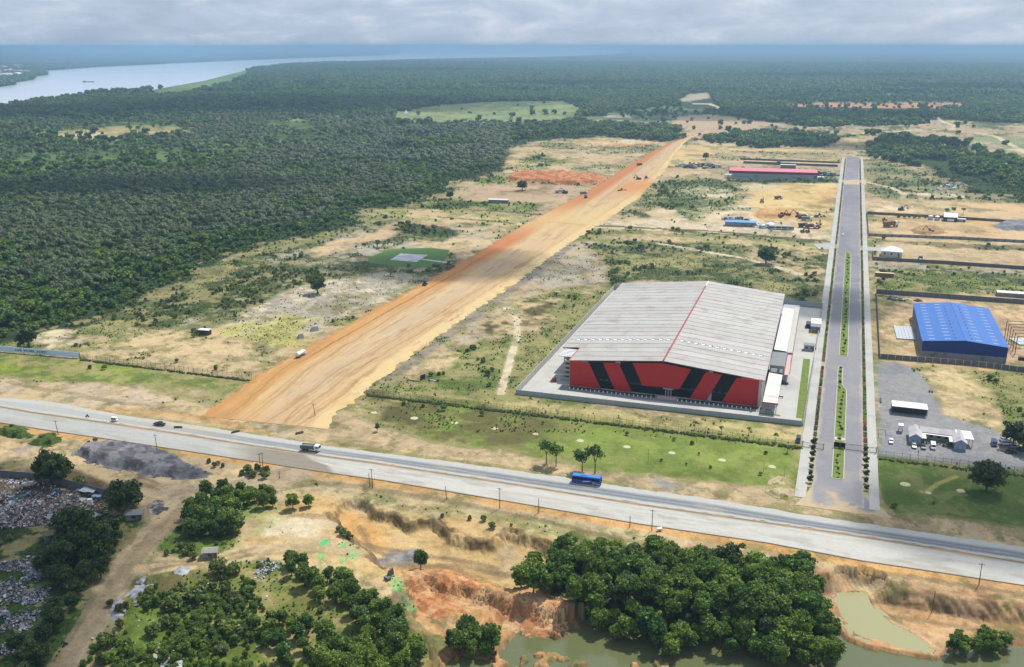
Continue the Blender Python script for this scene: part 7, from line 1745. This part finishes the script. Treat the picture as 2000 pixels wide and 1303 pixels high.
MB().box(-4.2, 3.9, -.5, .5, .75, 1.1).build('chassis', M['charcoal'], t)
MB().ext([(-1.25, 1.15), (1.25, 1.15), (1.3, 2.75), (1.15, 2.75), (1.1, 2.3), (-1.1, 2.3), (-1.15, 2.75), (-1.3, 2.75)], -4.2, 1.5, 'x').build('tipper_body', M['dgrey'], t)
MB().box(1.5, 1.62, -1.3, 1.3, 1.15, 3.1).build('headboard', M['dgrey'], t)
for i in range(8): MB().box(-4.0 + i * .75, -3.88 + i * .75, -1.38, -1.31, 1.2, 2.7).build('rib', M['charcoal'], t)
MB().box(-3.9, 1.2, -1.05, 1.05, 2.31, 2.62, .6, .35).build('load', mat('grey load', lin(130,124,118,.7), .95, var=.3, scale=1.5), t)
MB().ext([(1.9, .7), (3.95, .7), (4.0, 1.7), (3.8, 2.85), (1.9, 2.85)], -1.22, 1.22, 'y').build('cab', M['white'], t)
MB().ext([(3.99, 1.75), (3.83, 2.7), (3.87, 2.72), (4.05, 1.75)], -1.1, 1.1, 'y').build('windscreen', M['glass'], t)
for s in (-1, 1): MB().box(2.6, 3.6, s * 1.22 - (.03 if s < 0 else -.003), s * 1.22 + (.03 if s > 0 else -.003), 1.75, 2.5).build('side_window', M['glass'], t)
wheels(t, (-3.2, -1.9, 3.0), 1.05, .52, .4)
for s in (-.9, .9): MB().box(4.01, 4.06, s - .18, s + .18, .9, 1.15).build('headlight', M['light'], t)
car(312, 831, R(-14.5), 'blackp', 'black pickup driving on the far side of the highway, left part', 'pickup', 'pickup')
x, y = G(224.5, 823); t = thing('tricycle', 'small white three wheeled taxi on the highway behind the black pickup', 'tricycle', x, y, .06, R(-14))
MB().ext([(-1.5, .35), (1.3, .35), (1.45, .8), (1.1, 1.0), (-1.5, 1.0)], -.65, .65, 'y').build('body', M['white'], t); MB().ext([(-1.5, 1.75), (.9, 1.75), (1.1, 1.65), (.9, 1.9), (-1.45, 1.92)], -.68, .68, 'y').build('roof', M['white'], t)
MB().box(-1.4, .8, -.6, .6, 1.01, 1.74).build('cabin', M['glass'], t); wheels(t, (-1.0,), .6, .25, .14); MB().tube((1.1, -.07, .25), (1.1, .07, .25), .25, n=10).build('wheel', M['tyre'], t)
def skinbody(name, V, E, rad, m, parent):
    me = bpy.data.meshes.new(name); me.from_pydata(V, E, []); o = bpy.data.objects.new(name, me); link(o, parent); me.materials.append(m)
    sk = o.modifiers.new('skin', 'SKIN'); sk.use_smooth_shade = True
    for i, r_ in enumerate(rad): me.skin_vertices[0].data[i].radius = (r_, r_)
    me.skin_vertices[0].data[0].use_root = True
    o.modifiers.new('sub', 'SUBSURF').levels = 1; o.modifiers['sub'].render_levels = 1
    return o
def person(px, py, label, rot, top, at=None, z=None):
    x, y = at or G(px, py); t = thing('person', label, 'person', x, y, tz(x, y) if z is None else z, rot)
    V = [(0, 0, .95), (0, 0, 1.2), (0, 0, 1.42), (0, 0, 1.52), (0, .01, 1.66), (0, .2, 1.42), (.06, .27, 1.15), (.15, .28, .92), (0, -.2, 1.42), (-.04, -.27, 1.15), (-.03, -.29, .9), (0, .1, .9), (.03, .12, .5), (-.02, .13, .08), (.1, .13, .04), (0, -.1, .9), (.05, -.12, .5), (.02, -.13, .08), (.14, -.13, .04)]
    E = [(0, 1), (1, 2), (2, 3), (3, 4), (2, 5), (5, 6), (6, 7), (2, 8), (8, 9), (9, 10), (0, 11), (11, 12), (12, 13), (13, 14), (0, 15), (15, 16), (16, 17), (17, 18)]
    skinbody('body', V, E, [.15, .14, .15, .06, .105, .06, .045, .04, .06, .045, .04, .09, .065, .045, .04, .09, .065, .045, .04], M['skin'], t)
    MB().ext([(.18, .13), (-.18, .13), (-.2, -.13), (.2, -.13)], .88, 1.47, 'z').build('shirt', M[top], t)
    return t
person(1857, 872, 'person in dark clothes standing before the right blue gable of the site office', -1.5, 'cloth')
person(1863, 869, 'person in red standing beside the one in dark clothes at the site office', -1.0, 'cloth2')
person(1793, 887, 'person walking behind the silver and black cars along the yard railing', .4, 'cloth')
person(557, 706, 'lone person standing on the left edge of the dirt road below the tanker', 1.0, 'cloth')
def motorbike(px, py, rot, label, top):
    x, y, z = onground(px, py)
    if py < 900: z = .07
    t = thing('motorcycle', label[0], 'motorcycle', x, y, z, rot)
    for q in (-.65, .65): MB().tube((q, -.05, .31), (q, .05, .31), .31, n=12).build('wheel', M['tyre'], t)
    MB().ext([(-.7, .7), (-.1, .72), (.35, .85), (.5, .6), (.1, .35), (-.3, .35)], -.13, .13, 'y').build('frame', M['blackp'], t); MB().box(.42, .52, -.36, .36, .98, 1.04).build('handlebar', M['charcoal'], t)
    p = thing('person', label[1], 'person', x, y, z, rot)
    V = [(-.2, 0, .82), (-.12, 0, 1.05), (-.02, 0, 1.28), (.02, 0, 1.38), (.06, 0, 1.52), (-.02, .2, 1.26), (.14, .26, 1.06), (.42, .28, 1.04), (-.02, -.2, 1.26), (.14, -.26, 1.06), (.42, -.28, 1.04), (-.15, .12, .78), (.25, .2, .66), (.1, .2, .3), (.24, .2, .28), (-.15, -.12, .78), (.25, -.2, .66), (.1, -.2, .3), (.24, -.2, .28)]
    E = [(0, 1), (1, 2), (2, 3), (3, 4), (2, 5), (5, 6), (6, 7), (2, 8), (8, 9), (9, 10), (0, 11), (11, 12), (12, 13), (13, 14), (0, 15), (15, 16), (16, 17), (17, 18)]
    skinbody('body', V, E, [.15, .15, .15, .06, .105, .06, .045, .04, .06, .045, .04, .09, .07, .05, .04, .09, .07, .05, .04], M[top], p)
motorbike(127, 1262, R(62), ('dark motorcycle ridden down the sandy track, bottom left', 'rider in dark clothes on the motorcycle on the sandy track'), 'cloth')
motorbike(171, 815, R(165), ('dark motorcycle on the far lane of the highway, far left', 'rider in dark clothes on the highway motorcycle'), 'cloth')
motorbike(1645, 447, FACE, ('small motorcycle ahead of the white car on the boulevard', 'rider on the boulevard motorcycle'), 'cloth2')
# tanker on the dirt road
x, y = G(588, 699); DA = math.atan2(G(687, 628)[1] - G(600, 677)[1], G(687, 628)[0] - G(600, 677)[0])
t = thing('tanker_truck', 'white water tanker truck on the left edge of the dirt road', 'truck', x, y, .9, DA)
MB().box(-3.8, 3.6, -.5, .5, .7, 1.0).build('chassis', M['charcoal'], t); MB().tube((-3.8, 0, 2.05), (1.7, 0, 2.05), 1.15, n=16).build('tank', M['white'], t)
MB().ext([(2.0, .6), (3.7, .6), (3.75, 1.7), (3.5, 2.7), (2.0, 2.7)], -1.15, 1.15, 'y').build('cab', M['white'], t); MB().ext([(3.76, 1.7), (3.55, 2.5), (3.6, 2.52), (3.82, 1.7)], -1.0, 1.0, 'y').build('windscreen', M['glass'], t)
MB().box(-1.2, -.4, -.4, .4, 3.1, 3.35).build('hatch', M['silver'], t); wheels(t, (-3.0, -1.8, 2.7), 1.0, .5, .35)
def digger(px, py, rot, label, kind='excavator', paint='yellow', s=1.0, z=0.0):
    x, y = G(px, py); t = thing(kind, label, kind.replace('_', ' '), x, y, z, rot); t.scale = (s, s, s)
    if kind == 'excavator':
        for q in (-1.2, 1.2): MB().ext([(-1.9, .1), (1.9, .1), (2.1, .5), (1.8, .95), (-1.8, .95), (-2.1, .5)], q - .3, q + .3, 'y').build('track', M['charcoal'], t)
        MB().box(-2.0, 1.2, -1.3, 1.3, 1.0, 2.1, .1, .1).build('body', M[paint], t); MB().box(.1, 1.5, .3, 1.3, 2.1, 3.1, .15, .1).build('cab', M['glass'], t)
        b = MB(); b.tube((1.0, -.3, 1.8), (3.8, -.3, 4.4), .28, .22, 6); b.tube((3.8, -.3, 4.4), (5.6, -.3, 2.0), .2, .16, 6); b.build('boom', M[paint], t); MB().ext([(5.2, 2.1), (6.0, 2.0), (5.9, 1.1), (5.1, 1.0)], -.8, .2, 'y').build('bucket', M['charcoal'], t)
    elif kind == 'road_roller':
        MB().box(-1.8, .7, -.9, .9, .9, 1.7, .1, .1).build('body', M[paint], t); MB().box(-.7, .6, -.75, .75, 1.75, 2.9, .1, .1).build('cab', M['glass'], t); MB().box(-.8, .7, -.85, .85, 2.92, 3.05).build('roof', M[paint], t)
        MB().tube((1.8, -1.05, .75), (1.8, 1.05, .75), .75, n=16).build('drum', M['dgrey'], t); MB().box(.7, 1.9, -1.15, -1.06, .6, .95).build('drum_frame', M['charcoal'], t); MB().box(.7, 1.9, 1.06, 1.15, .6, .95).build('drum_frame', M['charcoal'], t); wheels(t, (-1.2,), .9, .7, .45)
    elif kind == 'motor_grader':
        MB().box(-3.6, -.6, -.9, .9, .9, 1.9, .2, .1).build('body', M[paint], t); MB().box(-.6, .6, -.7, .7, 1.2, 3.0, .1, .1).build('cab', M['glass'], t); MB().tube((.4, 0, 1.9), (4.2, 0, 1.5), .2, n=6).build('frame', M[paint], t)
        MB().box(1.4, 1.7, -1.8, 1.8, .15, .8).build('blade', M['charcoal'], t); wheels(t, (-3.0, -1.7, 4.0), 1.0, .62, .4)
    else:
        MB().box(-3.4, 2.2, -.6, .6, .8, 1.1).build('chassis', M['charcoal'], t); MB().ext([(-3.6, 1.15), (1.2, 1.15), (1.4, 2.8), (-3.9, 2.5)], -1.2, 1.2, 'y').build('tipper_body', M[paint], t); MB().box(1.6, 3.1, -1.1, 1.1, .8, 2.6, .15, .1).build('cab', M['white'], t); wheels(t, (-2.8, -1.5, 2.4), 1.0, .5, .4)
    return t
digger(830, 560, DA + .1, 'dark road roller on the left edge of the dirt road, the lower of two machines', 'road_roller', 'charcoal', 1.15, .9)
digger(880, 526, DA, 'muddy motor grader on the left edge of the dirt road, the upper of two machines', 'motor_grader', 'brownmud', 1.1, .9)
for px, py, k, r_, p_, lb, s in ((1250,324,'dump_truck',.8,'brownmud','dark truck near the far head of the dirt road',1.5),(1247,352,'excavator',2.2,'charcoal','dark excavator on the red soil patch at mid dirt road, left one',1.5),(1262,350,'road_roller',1.0,'brownmud','roller on the red soil patch, right of the excavator',1.4),(1214,374,'motor_grader',.4,'yellow','low grader on the dirt road below the red soil patch',1.3),
    (1144,388,'excavator',1.5,'charcoal','small dark machine at the left edge of the mid dirt road, lower one',1.3),(1141,380,'dump_truck',.3,'dgrey','small truck by the left edge of the mid dirt road, upper one',1.3),(1093,377,'dump_truck',.2,'galv','white truck beside dark machines on the pink soil',1.4),(1104,378,'excavator',2.8,'charcoal','dark excavator right of the white truck on the pink soil',1.4),
    (1488,396,'excavator',1.2,'brownmud','muddy excavator on the upper left rim of the sand lot',1.3),(1521,389,'dump_truck',.3,'brownmud','lone dump truck in the middle of the sand lot',1.3),(1526,425,'excavator',.6,'brownmud','reddish excavator above the silver trailers, left one',1.6),(1532,424,'dump_truck',3.0,'brownmud','reddish dump truck close beside the excavator above the silver trailers',1.5),
    (1560,424,'excavator',2.6,'charcoal','dark excavator in the machine park, upper left',1.5),(1569,427,'dump_truck',.2,'brownmud','muddy truck in the machine park, upper middle',1.5),(1577,431,'dump_truck',-.3,'dgrey','grey truck in the machine park, centre',1.5),(1571,444,'dump_truck',.1,'charcoal','dark truck in the lower row of the machine park, left',1.5),(1584,446,'dump_truck',-.2,'brownmud','muddy truck in the lower row of the machine park, middle',1.5),
    (1596,446,'excavator',1.0,'brownmud','excavator in the lower row of the machine park, right',1.6),(1600,424,'motor_grader',.1,'dgrey','pale grader alone at the right of the machine park',1.3),(1567,454,'excavator',-1.5,'charcoal','small dark machine in front of the machine park, left of two',1.0),(1577,454,'excavator',-1.5,'brownmud','small dark machine in front of the machine park, right of two',1.0),
    (1740,443,'dump_truck',.2,'rust','brown broken truck in the far walled yard',2.0),(1818,455,'excavator',2.4,'charcoal','dark excavator beside the brown soil pile in the far yard',1.3),(1760,411,'excavator',.2,'charcoal','dark machine on the pale slab beyond the far yard wall',1.3),(1727,431,'road_roller',0,'charcoal','small dark machine left of the broken truck',1.0)):
    digger(px, py, r_, lb, k, p_, s)
car(1797, 510, BLV.a + .1, 'trailer', 'small white pickup behind the grey wall right of the hip roofed house', 'pickup', 'pickup', z=0)
x, y, z = onground(1288, 1037); t = thing('handcart', 'small white cart on the verge below the highway, beside a pole', 'cart', x, y, z, .3); MB().box(-.9, .9, -.5, .5, .5, 1.1).build('tray', M['white'], t); wheels(t, (0,), .55, .35, .1); MB().box(.9, 1.8, -.05, .05, .8, .86).build('handle', M['charcoal'], t)
x, y, z = onground(762, 1128); t = thing('concrete_slab', 'broken slab leaning on the edge of the orange spoil', 'concrete slab', x, y, z + .4, .9); MB().ext([(-1.6, 0), (1.6, .2), (1.2, 2.6), (-.4, 2.2)], -.25, .25, 'y').build('slab', M['wall2'], t); MB().box(-2.2, -.9, -1.4, .6, -.2, .7).build('block', M['wall2'], t)
# boat far out on the river
x, y = G(173, 160.8); t = thing('boat', 'tiny dark barge far out on the river', 'boat', x, y, 1.0, .1); t.scale = (.55, .55, .4); MB().ext([(-45, 0), (38, 0), (50, 7), (-48, 7)], -9, 9, 'y').build('hull', M['charcoal'], t); MB().box(-40, -25, -6, 6, 7, 16).build('wheelhouse', M['wall'], t)

# ------------------------------------------------------------------ clouds overhead (they shade the land as in the photograph)
cm_ = bpy.data.materials.new('cloud'); cm_.use_nodes = True; q = cm_.node_tree; q.nodes.clear()
oo = q.nodes.new('ShaderNodeOutputMaterial'); df = q.nodes.new('ShaderNodeBsdfDiffuse'); tr = q.nodes.new('ShaderNodeBsdfTransparent'); ms = q.nodes.new('ShaderNodeMixShader')
df.inputs['Color'].default_value = (.9, .9, .9, 1); ms.inputs[0].default_value = .22
q.links.new(tr.outputs[0], ms.inputs[1]); q.links.new(df.outputs[0], ms.inputs[2]); q.links.new(ms.outputs[0], oo.inputs['Surface'])
def puff(seed):
    rg = np.random.default_rng(seed); nu, nv = 40, 20
    U, V = np.meshgrid(np.linspace(0, 2 * math.pi, nu, endpoint=False), np.linspace(-math.pi / 2, math.pi / 2, nv)); u, v = U.ravel(), V.ravel()
    P = np.stack([np.cos(v) * np.cos(u), np.cos(v) * np.sin(u), np.sin(v)], 1)
    d = 1 + .75 * (fbm(P[:, 0] * 2 + 9 + seed, P[:, 1] * 2 + P[:, 2] * .4 + 5, 1.1, 4, seed) - .5)
    P = P * d[:, None] * np.array([1, 1, .22])
    i = np.arange(nu * nv).reshape(nv, nu); Q = np.stack([i[:-1], np.roll(i[:-1], -1, 1), np.roll(i[1:], -1, 1), i[1:]], -1).reshape(-1, 4)
    return npmesh('cloud_layer', P, Q, cm_)
puffs = [puff(900 + i) for i in range(4)]
def cloud(px, py, rx, ry, label, alt=1100, rot=0.0):
    gx_, gy_ = G(px, py); k = alt / SUN.z
    t = thing('cloud', label, 'cloud', gx_ + SUN.x * k, gy_ + SUN.y * k, alt, rot)
    for i, f in enumerate((1.0, .84, .68)):
        o = kid('cloud_layer', puffs[(i + int(px)) % 4], t, (0, 0, i * 18)); o.scale = (rx * f, ry * f, min(rx, ry) * f)
CL = [(15, 1120, 62, 90, 'small cloud overhead shading the rubbish tips'), (250, 372, 260, 75, 'long cloud shading the middle of the palm plantation'), (900, 515, 90, 60, 'cloud shading the middle of the dirt road'),
      (1960, 985, 55, 40, 'small cloud shading the right-hand lawn'), (60, 222, 420, 260, 'cloud shading the riverside forest at the left'), (650, 205, 620, 420, 'large cloud shading the forest beyond the plantation'),
      (1560, 226, 420, 200, 'cloud shading the wood beyond the boulevard'), (1620, 152, 700, 360, 'long cloud over the far forest at the right'), (1150, 168, 420, 300, 'cloud over the far forest in the middle'), (820, 140, 700, 420, 'cloud near the river bend'), (1900, 175, 420, 300, 'cloud over the far right wood'), (1640, 590, 36, 46, 'small cloud over the boulevard'), (1760, 285, 190, 80, 'cloud shading the dark wood right of the boulevard')]
for q in CL: cloud(*q)
print('objects', len(bpy.data.objects))
